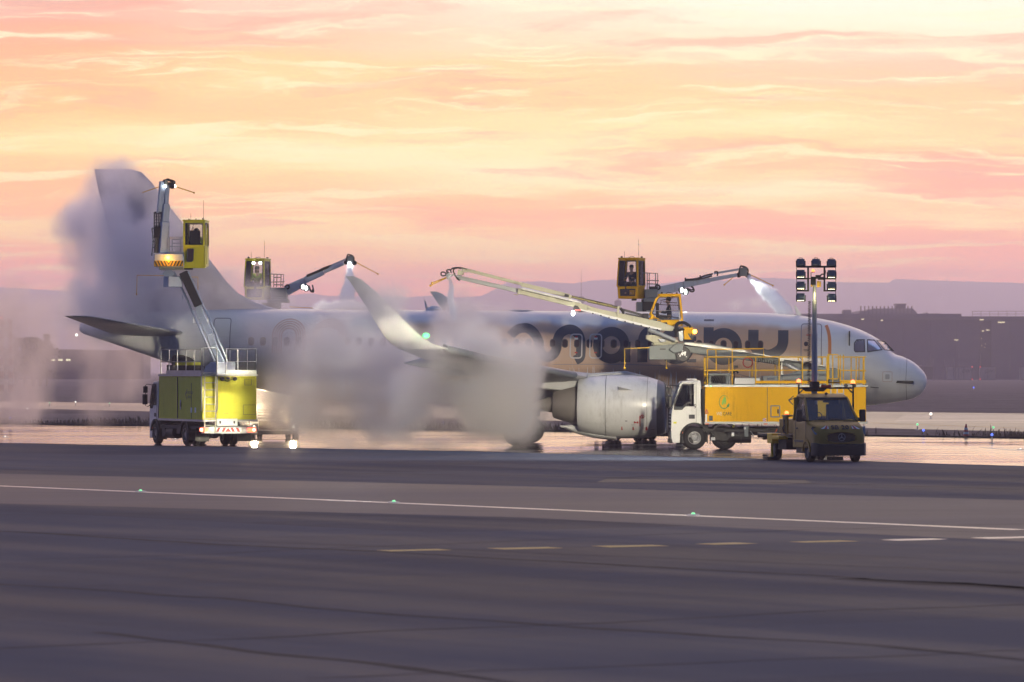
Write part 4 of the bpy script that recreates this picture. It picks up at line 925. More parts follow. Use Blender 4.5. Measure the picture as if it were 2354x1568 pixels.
        mb.add(vs, fs); mb.add([es(a + 2.2, s + .055), es(a + 2.8, s + .04), es(a - 2.2, s - .055), es(a - 2.8, s - .04)], [(0, 1, 2, 3)]); mb.add([es(a + 2, s - .012), es(a + 2, s + .012), es(a - 2.2, s + .012), es(a - 2.2, s - .012)], [(0, 1, 2, 3)]); mb.build('no_entry_emblem', M['red'], e)
        mb = MB()
        for zx, w_, a0_, a1_ in ((935, .05, -25, -27), (1012, .08, -33.5, -34.2), (1240, .07, -44, -45)): s = sE(zx); mb.add([es(a0_, s - w_), es(a0_, s + w_), es(a1_, s + w_), es(a1_, s - w_)], [(0, 1, 2, 3)])
        mb.build('placard', M['seam'], e)
    return e
engine(-1); engine(1)
# ---- landing gear
def wheel_geo(parent, c, axis, r, w, name='wheel', rimr=.56, rimmat='rim', bolts=0):
    """tyre with a rim; c is the middle, axis points outwards"""
    c, ax = Vector(c), Vector(axis).normalized()
    mb = MB(); h = w / 2
    mb.lathe([(-h, r * rimr), (-h * 1.02, r * .8), (-h * .9, r * .93), (-h * .6, r * .99), (-h * .5, r), (-h * .42, r * .975), (-h * .36, r), (0, r), (.08 * h, r * .975), (.14 * h, r), (h * .5, r), (h * .6, r * .99), (h * .9, r * .93), (h * 1.02, r * .8), (h, r * rimr)], c, ax, 32, cap=False)
    wh = mb.build(name, M['tyre'], parent, smooth=50)
    mb = MB(); mb.lathe([(-h * .95, r * rimr), (-h * .8, r * rimr * .6), (-h * .8, .02)], c, ax, 24, cap=False); mb.lathe([(h * .98, r * rimr * 1.02), (h * 1.0, r * rimr * .93), (h * .5, r * rimr * .86), (h * .42, r * rimr * .5), (h * .85, r * rimr * .42), (h * .9, r * rimr * .2), (h * .9, .01)], c, ax, 28, cap=False)
    if bolts:
        p, _, d, a, b = mb.frame(c, c + ax)
        for i in range(bolts):
            t = 2 * math.pi * i / bolts; o = c + (a * math.cos(t) + b * math.sin(t)) * r * rimr * .7 + ax * (h * .46); mb.cyl(o, o + ax * .03, .035 * r / .5, n=6)
    mb.build('rim', M[rimmat], wh, smooth=40); return wh
for sd in (-1, 1):
    g = MB(); y = sd * 3.8; g.cyl((-17.7, y * .93, 2.7), (-17.7, y, 1.0), .15); g.cyl((-17.7, y, 1.1), (-17.7, y, .55), .09); g.cyl((-17.7, y - .62, .585), (-17.7, y + .62, .585), .08); g.cyl((-17.7, y, 1.3), (-17.0, y * .5, 2.4), .06); g.beam((-17.55, y, 1.25), (-17.3, y, .7), .06, .06)
    g.prism([(-17.2, 2.5), (-18.2, 2.5), (-18.1, 1.2), (-17.3, 1.2)], y + sd * .28, y + sd * .32)
    gear = g.build('main_gear', M['acg'], plane)
    for dy in (-.46, .46): wheel_geo(gear, (-17.7, y + dy, .585), (0, 1 if dy > 0 else -1, 0), .585, .42, rimr=.5)
g = MB(); g.cyl((-5.07, 0, 2.1), (-5.07, 0, .4), .1); g.cyl((-5.07, -.3, .38), (-5.07, .3, .38), .05); g.cyl((-5.07, 0, 1.2), (-4.1, 0, 2.0), .05); gear = g.build('nose_gear', M['acg'], plane)
for dy in (-.25, .25): wheel_geo(gear, (-5.07, dy, .38), (0, 1 if dy > 0 else -1, 0), .38, .22, rimr=.5)
# ---- things on the roof
def blade(x0, x1, x2, x3, yt, yb, name='blade_antenna'):
    zt = PS(x0, yt, 0)[1]; a = [PS(x, 0, 0)[0] for x in (x0, x1, x2, x3)]
    mb = MB(); mb.prism([(-a[3], 5.8), (-a[2], 5.8), (-a[0], zt), (-a[1], zt)], -.025, .025); mb.build(name, M['acw'], plane, smooth=0)
blade(980, 983, 985, 993, 691, 0); blade(1830, 1834, 1836, 1848, 702, 0); blade(1775, 1778, 1775, 1780, 721, 0)
s = PS(1003, 0, 0)[0]; mb = MB(); mb.ball((-s, 0, 5.84), .5, (.75, .5, .55), 8); mb.build('radome_hump', M['acw'], plane)
s = PS(1203, 0, 0)[0]; mb = MB(); mb.ball((-s, 0, 5.89), .6, (1, .6, .12), 8); mb.build('satellite_antenna', M['acg'], plane)
s = PS(1130, 0, 0)[0]
mb = MB(); mb.ball(MPI @ W(176, 770, 203.5), .07, n=5); mb.build('tail_light', M['navw'], plane)
mb = MB(); mb.beam((-31.9, -.9, 2.95), (-33, -.8, 3.15), .05, .35); mb.build('tail_flap', M['acg'], plane)
# ------------------------------------------------------------------ people
def skinmesh(name, chains, m, parent, sub=1):
    """chains: lists of (x, y, z, radius), the first vertex of a later chain may repeat an earlier point to join on"""
    bm = bmesh.new(); L = bm.verts.layers.skin.verify(); seen = {}
    for ci, ch in enumerate(chains):
        prev = None
        for p in ch:
            key = tuple(round(c, 4) for c in p[:3]); v = seen.get(key)
            if v is None:
                v = bm.verts.new(p[:3]); r = p[3] if len(p) > 3 else .05; r2 = p[4] if len(p) > 4 else r
                v[L].radius = (r, r2); v[L].use_root = not seen; seen[key] = v
            if prev is not None and prev is not v and bm.edges.get((prev, v)) is None: bm.edges.new((prev, v))
            prev = v
    me = bpy.data.meshes.new(name); bm.to_mesh(me); bm.free(); o = bpy.data.objects.new(name, me); COL.objects.link(o); me.materials.append(m)
    s = o.modifiers.new('skin', 'SKIN'); s.use_smooth_shade = True; d = o.modifiers.new('sub', 'SUBSURF'); d.levels = d.render_levels = sub
    o.parent = parent; return o
def person(label, loc, rz, coat='jacket', hair='hair', lean=0.0, vest=None, cap=False, reach=0.36):
    """seated figure: origin at the hips, facing local +x"""
    t = thing('person', label, 'person', loc, rz)
    ch = lambda z: lean * z
    torso = [(0, 0, 0, .13, .10), (ch(.2), 0, .2, .13, .10), (ch(.42), 0, .42, .15, .105), (ch(.54), 0, .54, .07, .07), (ch(.6) + .02, 0, .61, .058), (ch(.68) + .03, 0, .68, .08), (ch(.77) + .025, 0, .77, .098, .085), (ch(.86) + .01, 0, .85, .06)]
    nose = [(ch(.68) + .03, 0, .68), (ch(.7) + .12, 0, .695, .03), (ch(.7) + .15, 0, .705, .012)]
    legs = []; arms = []; fing = []
    for s in (-1, 1):
        legs.append([(0, 0, 0), (.06, s * .1, -.02, .09), (.42, s * .13, .03, .065), (.46, s * .13, -.36, .045), (.48, s * .13, -.42, .04), (.6, s * .14, -.45, .035)])
        sh, el, wr = (ch(.47), s * .19, .49), (.12 + ch(.3), s * .25, .24), (reach, s * .17, .27)
        arms.append([(ch(.42), 0, .42), sh + (.06,), el + (.045,), wr + (.032,), (reach + .06, s * .16, .275, .036, .02)])
        for k in range(4):
            y0 = s * .16 + (k - 1.5) * .02; ln = (.06, .075, .07, .055)[k]
            fing.append([(reach + .06, s * .16, .275), (reach + .09, y0, .278, .010), (reach + .09 + ln * .6, y0, .265, .009), (reach + .09 + ln * .75, y0, .245, .008)])
        fing.append([(reach + .06, s * .16, .275), (reach + .07, s * .16 - s * .045, .285, .011), (reach + .11, s * .16 - s * .055, .275, .009)])
    skinmesh('body', [torso, nose] + legs + arms + fing, M['skin'], t)
    big = lambda c, f, n: [p[:3] + tuple(r * f for r in p[3:]) for p in c[:n]]
    skinmesh('jacket', [big(torso, 1.18, 4)] + [[a[0]] + [p[:3] + tuple(r * 1.35 for r in p[3:]) for p in a[1:4]] for a in arms], M[coat], t)
    skinmesh('trousers', [[(0, 0, .03, .15, .12), (0, 0, -.03, .15, .12)]] + [[(0, 0, -.03)] + [p[:3] + tuple(r * 1.2 for r in p[3:]) for p in l[1:5]] for l in legs], M['seat'], t)
    mb = MB(); c = (ch(.77) + (.0 if not cap else .01), 0, .80 if not cap else .805)
    mb.ball(c, .118 if not cap else .135, (1.0, .88, .85), 8)
    if cap: mb.ball((ch(.7) - .03, 0, .66), .12, (.8, .95, .9), 7)
    mb.build('hair' if not cap else 'hood', M[hair], t)
    mb = MB()
    for s in (-1, 1): mb.ball((ch(.72) + .02, s * .086, .72), .025, (.7, .4, 1.2), 5); mb.ball((ch(.74) + .112, s * .033, .745), .011, n=5)
    mb.build('face_detail', M['skin'], t)
    if vest: skinmesh('vest', [big(torso, 1.27, 3)], M[vest], t)
    return t

person('pilot in a white shirt behind the second cockpit window', MP @ Vector((-2.36, -.6, 3.32)), YAW, 'shirt', 'hair', .06)
person('second pilot on the far side of the cockpit, in dark jacket', MP @ Vector((-2.40, .55, 3.32)), YAW, 'jacket', 'hair', .04)
# ------------------------------------------------------------------ operator cabins and other machine pieces
def quadpanel(mb, a, b, c, d, t=.012):
    a, b, c, d = map(Vector, (a, b, c, d)); n = (b - a).cross(d - a).normalized() * t / 2
    mb.add([p - n for p in (a, b, c, d)] + [p + n for p in (a, b, c, d)], [(3, 2, 1, 0), (4, 5, 6, 7), (0, 1, 5, 4), (1, 2, 6, 5), (2, 3, 7, 6), (3, 0, 4, 7)])
def cabin(parent, Ml, low, up, w, paint, post=.075, lowwin=None, lampside=None, ant=True, wipe=True):
    """low: profile of the solid lower part; up: profile of the glazed part (from the back of the belt over the roof to the front of the belt); extruded across w.
    The cabin's x axis is the profile's, z is up."""
    y0, y1 = -w / 2, w / 2; mb = MB(Ml); mb.prism(low, y0, y1)
    c = mb.build('cabin', M[paint], parent, smooth=40, bevel=.025)
    mb = MB(Ml)
    for y in (y0 + post / 2, y1 - post / 2):
        for a, b in zip(up[:-1], up[1:]): mb.beam((a[0], y, a[1]), (b[0], y, b[1]), post, post, up=(0, 1, 0))
    for a in up: mb.beam((a[0], y0 + post, a[1]), (a[0], y1 - post, a[1]), post * .96, post * .96)
    mb.build('window_frame', M[paint], c, smooth=0, bevel=.012)
    top = [p for p in up if p[1] > max(q[1] for q in up) - .12]; xs = [p[0] for p in top]; zt = max(p[1] for p in up)
    mb = MB(Ml); mb.bb((min(xs) - .05, y0 - .03, zt + .02), (max(xs) + .05, y1 + .03, zt + .10)); r = mb.build('roof', M[paint], c, smooth=30, bevel=.03)
    mb = MB(Ml)
    for x, y in ((min(xs) + .1, y0 + .1), (max(xs) - .1, y1 - .1)): mb.beam((x, y, zt + .1), (x, y, zt + .17), .05, .08)
    if ant: mb.cyl((min(xs) + .25, y0 + .1, zt + .1), (min(xs) + .25, y0 + .1, zt + .95), .008, n=5); mb.cyl((max(xs) - .2, y1 - .2, zt + .1), (max(xs) - .2, y1 - .2, zt + .4), .008, n=5)
    mb.tube([((min(xs) + max(xs)) / 2 - .15, 0, zt + .1), ((min(xs) + max(xs)) / 2 - .05, 0, zt + .17), ((min(xs) + max(xs)) / 2 + .15, 0, zt + .12)], .012, 5); mb.build('roof_fitting', M['dark'], c)
    ins = .02
    for y in (y0 + .03, y1 - .03):
        mb = MB(Ml); n = len(up); vs = [(p[0], y - .004, p[1]) for p in up] + [(p[0], y + .004, p[1]) for p in up]
        mb.add(vs, [tuple(range(n)), tuple(range(2 * n - 1, n - 1, -1))] + [(i, i + n, (i + 1) % n + n, (i + 1) % n) for i in range(n)]); g = mb.build('side_window', M['glass'], c, smooth=0)
        mb = MB(Ml); cx = sum(p[0] for p in up) / n; cz = sum(p[1] for p in up) / n; sh = [(cx + (p[0] - cx) * .90, cz + (p[1] - cz) * .92) for p in up]
        o = -1 if y < 0 else 1; yy = y0 - .004 if o < 0 else y1 + .004
        for a, b in zip(sh, sh[1:] + sh[:1]): mb.beam((a[0], yy, a[1]), (b[0], yy, b[1]), .028, .02, up=(0, 1, 0))
        mb.build('window_seal', M['black'], g, smooth=0)
    for i in (0, len(up) - 2):
        a, b = up[i], up[i + 1]; mb = MB(Ml); quadpanel(mb, (a[0], y0 + post, a[1]), (a[0], y1 - post, a[1]), (b[0], y1 - post, b[1]), (b[0], y0 + post, b[1])); g = mb.build('end_window', M['glass'], c, smooth=0)
        mb = MB(Ml); d = -.03 if i == 0 else .03; f = lambda t, y: (a[0] + (b[0] - a[0]) * t + d, y, a[1] + (b[1] - a[1]) * t)
        P = [f(.06, y0 + .11), f(.06, y1 - .11), f(.94, y1 - .11), f(.94, y0 + .11)]
        for p, q in zip(P, P[1:] + P[:1]): mb.beam(p, q, .025, .025)
        mb.build('window_seal', M['black'], g, smooth=0)
        if wipe:
            mb = MB(Ml); mb.beam(f(.95, 0), f(.35, w * .22), .02, .02); mb.beam(f(.55, w * .3), f(.18, w * .2), .025, .02); mb.build('wiper', M['black'], g)
    # seat and console inside
    zb = min(up[0][1], up[-1][1]); cx = (up[0][0] + up[-1][0]) / 2
    mb = MB(Ml); mb.box((cx - .15, 0, zb + .08), (.45, .48, .14)); mb.box((cx - .36, 0, zb + .38), (.12, .46, .6)); mb.build('seat', M['seat'], c, bevel=.03)
    mb = MB(Ml); mb.box((up[-1][0] - .2, y0 + .2, zb + .1), (.25, .2, .25)); mb.box((up[-1][0] - .2, y1 - .2, zb + .1), (.25, .2, .3)); mb.build('console', M['dark'], c, bevel=.02)
    return c
def guard(mb, P, posts, z0, zt, mids=(.5,), r=.024):
    """a tubular guard rail along points P (x, y); posts at each point in posts"""
    for z in (zt,) + tuple(z0 + (zt - z0) * m for m in mids): mb.tube([(x, y, z) for x, y in P], r, 6)
    for x, y in posts: mb.cyl((x, y, z0), (x, y, zt), r, n=6)
class Rig:
    """a machine standing at loc with a heading; turns photo points into its own space"""
    def __init__(s, t):
        s.t = t; s.M = Matrix.Translation(t.location) @ Matrix.Rotation(t.rotation_euler.z, 4, 'Z'); s.I = s.M.inverted()
    def at(s, xd, yd, d): return s.I @ W(xd, yd, d)
    def side(s, xd, yd, y):
        """where the sight line meets the plane at local y"""
        c = s.I @ Vector((0, 0, CAM_H)); e = s.I @ W(xd, yd, 100.0); t = (y - c.y) / (e.y - c.y); return c + (e - c) * t
    def rear(s, xd, yd, x):
        c = s.I @ Vector((0, 0, CAM_H)); e = s.I @ W(xd, yd, 100.0); t = (x - c.x) / (e.x - c.x); return c + (e - c) * t

def truck_base(t, L, z0, z1, bx, paint, axles, belt=1.72, roof=2.82, headlit=False):
    """chassis, wheels, cab and tank body of a de-icing truck; rear at x = 0, x forward"""
    xf, xb = L, L - 1.22; xw = L - .95
    mb = MB()
    for y in (-.42, .42): mb.bb((.3, y - .06, .62), (L - .5, y + .06, .92))
    mb.bb((.6, -1.1, .72), (xb, 1.1, .86))
    for y in (-1, 1):
        mb.cyl((L - 3.3, y * .85, .55), (L - 2.3, y * .85, .55), .28, n=16); mb.bb((L - 2.2, y * .5, .35), (L - 1.7, y * 1.1, .9))
        mb.bb((1.0, y * 1.0, .35), (1.04, y * 1.2, .8))
    mb.bb((L - 4.7, -1.05, .38), (L - 3.9, -.6, .85)); mb.bb((3.6, .7, .5), (4.1, 1.1, .9)); mb.bb((L - 1.5, -.9, .3), (L - .4, .9, .7))
    mb.build('chassis', M['dark'], t, smooth=40, bevel=.015)
    for x in axles:
        fr = x > L - 3.6
        for y in (-1, 1):
            wheel_geo(t, (x, y * (1.02 if x > L - 1.5 or not fr else .86), .48), (0, y, 0), .48, .29, rimr=.57, bolts=10, rimmat='rim' if x > L - 1.5 or not fr else 'dark')  # second steering axle: dark rim colour stands in for shade under the body
            if not fr: wheel_geo(t, (x, y * .68, .48), (0, -y, 0), .48, .27, rimr=.57)
            mb = MB(); pr = [(x + .62 * math.cos(R(a)), .5 + .62 * math.sin(R(a))) for a in range(8, 173, 12)] + [(x + .55 * math.cos(R(a)), .5 + .55 * math.sin(R(a))) for a in range(172, 7, -12)]
            mb.prism(pr, y * .82, y * 1.2); mb.bb((x - .66, y * .82, .22), (x - .64, y * 1.2, .62)); mb.build('mudguard', M['dark'], t, smooth=50)
    # cab
    arch = [(xw + .60 * math.cos(R(a)), .5 + .60 * math.sin(R(a))) for a in range(0, 121, 12)]
    low = [(xb, 1.02), (xb, belt), (xf - .06, belt), (xf, 1.45), (xf + .02, .95), (xf, .5), (xf - .05, .28), (xf - .34, .28)] + arch
    mb = MB(); mb.prism(low, -1.12, 1.12); cab = mb.build('cab', M['cabw'], t, smooth=40, bevel=.04)
    mb = MB(); mb.prism([(xb, roof - .12), (xb + .05, roof), (xf - .48, roof - .03), (xf - .38, roof - .14)], -1.08, 1.08)
    mb.bb((xb, -1.08, belt), (xb + .06, 1.08, roof - .1))
    for y in (-1.05, 1.05):
        mb.beam((xf - .08, y, belt), (xf - .42, y, roof - .1), .09, .09); mb.bb((xb, y - .05, belt - .02), (xb + .3, y + .05, roof - .08))
        mb.beam((xb, y, roof - .1), (xf - .42, y, roof - .1), .1, .1)
    mb.bb((xb + .15, -.5, roof), (xb + .55, .5, roof + .07)); mb.build('cab_roof', M['cabw'], cab, smooth=30, bevel=.03)
    mb = MB(); quadpanel(mb, (xf - .07, -1.02, belt), (xf - .07, 1.02, belt), (xf - .42, 1.02, roof - .14), (xf - .42, -1.02, roof - .14)); mb.build('windscreen', M['dglass'], cab, smooth=0)
    for y in (-1, 1):
        pr = [(xb + .43, roof - .2), (xf - .47, roof - .2), (xf - .14, belt + .16), (xf - .15, belt - .08), (xf - .42, belt - .08), (xf - .62, belt + .16), (xb + .43, belt + .2)]
        mb = MB(); mb.prism([(xb + .28, roof - .14), (xf - .44, roof - .14), (xf - .08, belt + .18), (xf - .1, belt - .17), (xf - .46, belt - .17), (xf - .74, belt + .1), (xb + .28, belt + .17)], y * 1.115, y * 1.125) if False else None
        n = len(pr); big = [(xb + .39, roof - .15), (xf - .44, roof - .15), (xf - .08, belt + .17), (xf - .10, belt - .14), (xf - .44, belt - .14), (xf - .65, belt + .09), (xb + .39, belt + .14)]
        mb = MB()
        for (a, b), (c, d) in zip(zip(big, big[1:] + big[:1]), zip(pr, pr[1:] + pr[:1])): quadpanel(mb, (a[0], y * 1.135, a[1]), (b[0], y * 1.135, b[1]), (d[0], y * 1.135, d[1]), (c[0], y * 1.135, c[1]), .02)
        sl = mb.build('window_seal', M['black'], cab, smooth=0)
        mb = MB(); mb.add([(p[0], y * 1.13, p[1]) for p in pr], [tuple(range(n))]); mb.build('side_window', M['dglass'], cab, smooth=0)
        mb = MB()
        for a, b in (((xb + .2, 1.0), (xb + .2, roof - .1)), ((xb + .2, 1.0), (xw - .3, 1.08))): mb.beam((a[0], y * 1.122, a[1]), (b[0], y * 1.122, b[1]), .012, .012)
        mb.build('door_seam', M['seal'], cab, smooth=0)
        mb = MB(); mb.box((xb + .38, y * 1.13, belt - .42), (.24, .03, .17)); mb.build('door_handle', M['black'], cab, bevel=.01)
        mb = MB(); mx = xf + .06
        mb.box((mx, y * 1.30, 2.42), (.12, .2, .3)); mb.box((mx, y * 1.32, 1.98), (.14, .22, .46)); mb.build('mirror', M['black'], cab, smooth=40, bevel=.03)
        mb = MB(); mb.tube([(xf - .35, y * 1.1, 2.62), (mx, y * 1.22, 2.66), (mx, y * 1.30, 2.6), (mx, y * 1.3, 1.7), (mx - .05, y * 1.2, 1.66), (xf - .05, y * 1.1, 1.75)], .018, 6); mb.build('mirror_arm', M['black'], cab)
        mb = MB(); mb.prism([(xf + .01, .78), (xf + .06, .74), (xf + .05, .46), (xf - .1, .42), (xf - .22, .58)], y * .72, y * 1.1); hl = mb.build('headlight', M['greenlens'], cab, bevel=.02)
        if headlit: mb = MB(); mb.ball((xf + .05, y * .92, .62), .06, (.5, 1, 1), 7); mb.build('bulb', M['head'], hl)
        mb = MB(); mb.box((xf - .42, y * 1.13, .72), (.1, .03, .1)); mb.build('indicator', M['orange'], cab)
    mb = MB(); mb.bb((xf - .1, -1.1, .26), (xf + .07, 1.1, .44)); mb.bb((xf, -.7, .5), (xf + .05, .7, .9))
    for k in range(4): mb.bb((xf + .01, -.75, 1.0 + k * .13), (xf + .04, .75, 1.07 + k * .13))
    mb.bb((xf - .9, -1.13, .26), (xf - .4, 1.13, .5)); mb.build('bumper', M['dark'], cab, bevel=.02)
    mb = MB(); mb.bb((xf - .45, -.02, belt + .0), (xf - .25, .75, belt + .12)); mb.tube([(xf - .42 + .12 * math.cos(a) * .4, .45 + .2 * math.sin(a), belt + .2 + .2 * math.cos(a) * .8) for a in [2 * math.pi * i / 14 for i in range(15)]], .018, 5)
    for y in (-.45, .45): mb.box((xb + .3, y, belt + .1), (.2, .45, .75))
    mb.build('cab_interior', M['seat'], cab, bevel=.02)
    mb = MB(); mb.bb((xb - .2, -1.0, .9), (xb - .06, 1.0, 2.5)); mb.bb((xb - .3, .9, .8), (xb - .14, 1.1, 2.7)); mb.build('air_intake', M['dark'], t, bevel=.03)
    # body
    mb = MB(); mb.bb((.06, -1.23, z0), (bx, 1.23, z1)); body = mb.build('tank_body', M[paint], t, bevel=.03)
    mb = MB()
    for y in (-1.24, 1.24): mb.beam((.0, y, z0 - .02), (bx + .02, y, z0 - .02), .05, .09); mb.beam((0, y, z1 + .03), (bx + .02, y, z1 + .03), .06, .08)
    mb.beam((.03, -1.24, z0 - .02), (.03, 1.24, z0 - .02), .06, .09); mb.beam((.03, -1.24, z1 + .03), (.03, 1.24, z1 + .03), .06, .08)
    mb.build('body_trim', M['alu'], body, smooth=0)
    return cab, body

# ================================================================== the lime de-icing truck by the tail
A = R(112); rc = Vector((-12.15, 195.0, 0))
lt = thing('deicing_truck', 'lime yellow de-icing truck seen from behind, boom raised to the tail fin', 'truck', rc, A, 'de-icing trucks around the airliner'); LR = Rig(lt)
LZ0, LZ1, LB = 1.13, 3.03, 6.25
cab, body = truck_base(lt, 7.95, LZ0, LZ1, LB, 'lime', (7.0, 2.7))
z2 = lambda x, y: (287.3 + x * .21987, 718.1 + y * .21987)
z1 = lambda x, y: (114.9 + x * .24406, 373.4 + y * .24406)
S2 = lambda x, y: LR.side(*z2(x, y), 1.25); B2 = lambda x, y: LR.rear(*z2(x, y), 0.0)
# left side: panel joints, hatches, labels
mb = MB()
for x in (548, 430, 690):
    if x == 430: continue
    a, b = S2(x, 705), S2(x, 1085); mb.beam((a.x, 1.235, LZ0 + .05), (a.x, 1.235, LZ1 - .05) if x == 548 else (a.x, 1.235, LZ1 - .3), .06 if x == 548 else .015, .03)
mb.build('panel_joint', M['seal'], body, smooth=0)
for x in (690, 732): p = S2(x, 1022); mb = MB(); mb.box((p.x, 1.238, p.z), (.17, .02, .22)); mb.build('label_plate', M['white'], body, smooth=0)
mb = MB(); p = S2(577, 965); mb.box((p.x, 1.24, p.z), (.12, .03, .42)); mb.build('handle', M['alu'], body, bevel=.01)
mb = MB(); p = S2(585, 965); mb.box((p.x, 1.26, p.z), (.05, .03, .18)); mb.build('latch', M['black'], body, bevel=.01)
# faint airport bird emblem with two word lines
def bird(parent, o, xdir, m, s=1.0):
    B = basis(o, xdir, (0, 0, 1)); mb = MB(B)
    for k, (x0, y0, x1, y1) in enumerate(((0, 0, .30, .26), (.02, .0, .30, .12), (.05, -.02, .26, -.24))): mb.beam((x0 * s, y0 * s, 0), (x1 * s, y1 * s, 0), .075 * s, .006, .05 * s, .006, up=(0, 0, 1))
    return mb.build('emblem', m, parent, smooth=0)
M['ghost'] = mat('faded_lettering', (0.30, 0.27, 0.06), 0.5)
p = S2(628, 858); bird(body, (p.x, 1.245, p.z), (-1, 0, 0), M['ghost'], .9)
p = S2(680, 842); text('lettering', 'STUTTGART', .17, basis((p.x, 1.242, p.z), (-1, 0, 0), (0, 0, 1)), M['ghost'], body, xs=.8)
p = S2(672, 885); text('lettering', 'AIRPORT', .17, basis((p.x, 1.242, p.z), (-1, 0, 0), (0, 0, 1)), M['ghost'], body, xs=.8)
# rear: hatches, ladder, cameras, plate, chevron board, lamps
for (a, b, c, d) in ((1255, 700, 1325, 760), (1240, 968, 1370, 1068)):
    mb = MB(); p, q = B2(a, b), B2(c, d)
    for u, v in (((p.y, p.z), (q.y, p.z)), ((q.y, p.z), (q.y, q.z)), ((q.y, q.z), (p.y, q.z)), ((p.y, q.z), (p.y, p.z))): mb.beam((.055, u[0], u[1]), (.055, v[0], v[1]), .012, .012)
    mb.build('hatch_seam', M['seal'], body, smooth=0)
p = B2(1065, 1057); text('lettering', 'A 19 1', .09, basis((.05, p.y, p.z), (0, -1, 0), (0, 0, 1)), M['ghost'], body)
mb = MB(); la, lb = B2(820, 660), B2(935, 1258)
for y in (la.y, lb.y): mb.beam((-.16, y, lb.z), (-.16, y, la.z + .02), .045, .05)
for zz in (660, 735, 810, 885, 960, 1032, 1108, 1182): z = B2(870, zz).z; mb.cyl((-.16, la.y, z), (-.16, lb.y, z), .02, n=6)
for z in (1.5, 2.6):
    for y in (la.y, lb.y): mb.beam((-.16, y, z), (.05, y, z), .03, .03)
mb.build('ladder', M['boomy'], lt, smooth=40)
mb = MB()
for x in (785, 948):
    a = B2(x, 375); mb.tube([(-.12, a.y, B2(x, 1030).z if x < 900 else B2(x, 1040).z), (-.2, a.y, B2(x, 1000).z), (-.2, a.y, a.z - .1), (-.12, a.y, a.z)], .022, 6)
a, b = B2(792, 372), B2(945, 630)
mb.tube([(-.14, a.y, b.z), (-.14, a.y, a.z - .06), (-.14, a.y - .06, a.z), (-.14, b.y + .06, a.z), (-.14, b.y, a.z - .06), (-.14, b.y, b.z), (-.14, a.y, b.z)], .022, 6); mb.build('ladder_gate', M['alu'], lt)
mb = MB()
for x in (1010, 1143): p = B2(x, 695); mb.cyl((-.02, p.y, p.z), (-.16, p.y, p.z), .08, n=12)
p = B2(1075, 690); mb.box((-.04, p.y, p.z), (.1, .12, .09)); mb.tube([(-.05, B2(1010, 690).y, B2(0, 690).z), (-.06, B2(1060, 722).y, B2(0, 722).z), (-.05, B2(1143, 690).y, B2(0, 690).z)], .014, 5); mb.build('camera', M['black'], body)
mb = MB(); p, q = B2(957, 1112), B2(1172, 1186); mb.bb((-.05, p.y, p.z), (.0, q.y, q.z)); pl = mb.build('rear_plate', M['white'], lt, bevel=.01)
for x in (990, 1137): c = B2(x, 1149); mb = MB(); mb.box((-.055, c.y, c.z), (.02, .07, .12)); mb.build('bracket', M['black'], pl)
mb = MB(); p, q = B2(800, 1195), B2(1378, 1258); mb.bb((-.06, p.y, q.z), (.05, q.y, p.z)); mb.beam((-.02, p.y, q.z), (-.02, q.y, q.z), .12, .06); bp_ = mb.build('rear_bumper', M['alu'], lt, bevel=.01)
mb = MB(); p, q = B2(932, 1207), B2(1212, 1246); mb.bb((-.072, p.y, q.z), (-.062, q.y, p.z)); ch = mb.build('warning_board', M['white'], bp_, smooth=0)
mb = MB(); w = abs(q.y - p.y); ym = (p.y + q.y) / 2; hz = p.z - q.z
for k in (-4, -2, 2, 4):
    s = 1 if k < 0 else -1; y = ym - k * w / 10
    mb.add([(-.075, y + w * .05, q.z), (-.075, y - w * .05, q.z), (-.075, y - w * .05 - s * -hz * 0 - s * w * .07, p.z), (-.075, y + w * .05 - s * w * .07, p.z)], [(0, 1, 2, 3)])
mb.add([(-.075, ym + w * .11, q.z), (-.075, ym - w * .11, q.z), (-.075, ym, p.z)], [(0, 1, 2)]); mb.build('chevron', M['red'], ch, smooth=0)
for x, c in ((788, 1226), (1316, 1228)):
    p = B2(x + (30 if x < 900 else 0), c); mb = MB(); mb.box((-.09, p.y, p.z), (.05, .36, .15)); tl = mb.build('tail_light', M['tailr'], lt, bevel=.01)
    mb = MB(); s = 1 if x < 900 else -1; mb.ball((-.115, p.y + s * .13 if x < 900 else p.y - .10, p.z), .055, (.4, 1, 1), 6); mb.build('bulb', M['tailc'], tl)
for y in (-.95, .95): mb = MB(); mb.bb((.9, y - .3, .2), (.94, y + .3, .55)); mb.build('mud_flap', M['black'], lt)
# roof: walkway kerb, guard rails, hose reel housing, boom pedestal
ZR = LZ1 + .07; zt = LR.side(*z2(600, 385), 1.2).z
mb = MB(); mb.bb((.1, -1.2, ZR - .01), (LB - .05, 1.2, ZR + .03))
for y in (-1.2, 1.2): mb.beam((.05, y, ZR + .09), (LB - 1.0, y, ZR + .09), .03, .16)
mb.beam((.03, -1.2, ZR + .1), (.03, .2, ZR + .1), .03, .18); mb.build('walkway', M['alu'], lt, smooth=0)
mb = MB(); L_ = LB
for y in (1.2, -1.2): guard(mb, [(.05, y), (LB - .2, y)], [(.05 + (LB - .25) * k / 5, y) for k in range(6)], ZR, zt, (.5,))
guard(mb, [(.05, -1.2), (.05, .15)], [(.05, -1.2), (.05, -.35), (.05, .15)], ZR, zt); guard(mb, [(LB - .2, 1.2), (LB - .2, .2)], [(LB - .2, .2)], ZR, zt + .1); guard(mb, [(LB - .2, -1.2), (LB - .2, -.2)], [(LB - .2, -.2)], ZR, zt + .1)
mb.build('guard_rail', M['alu'], lt)
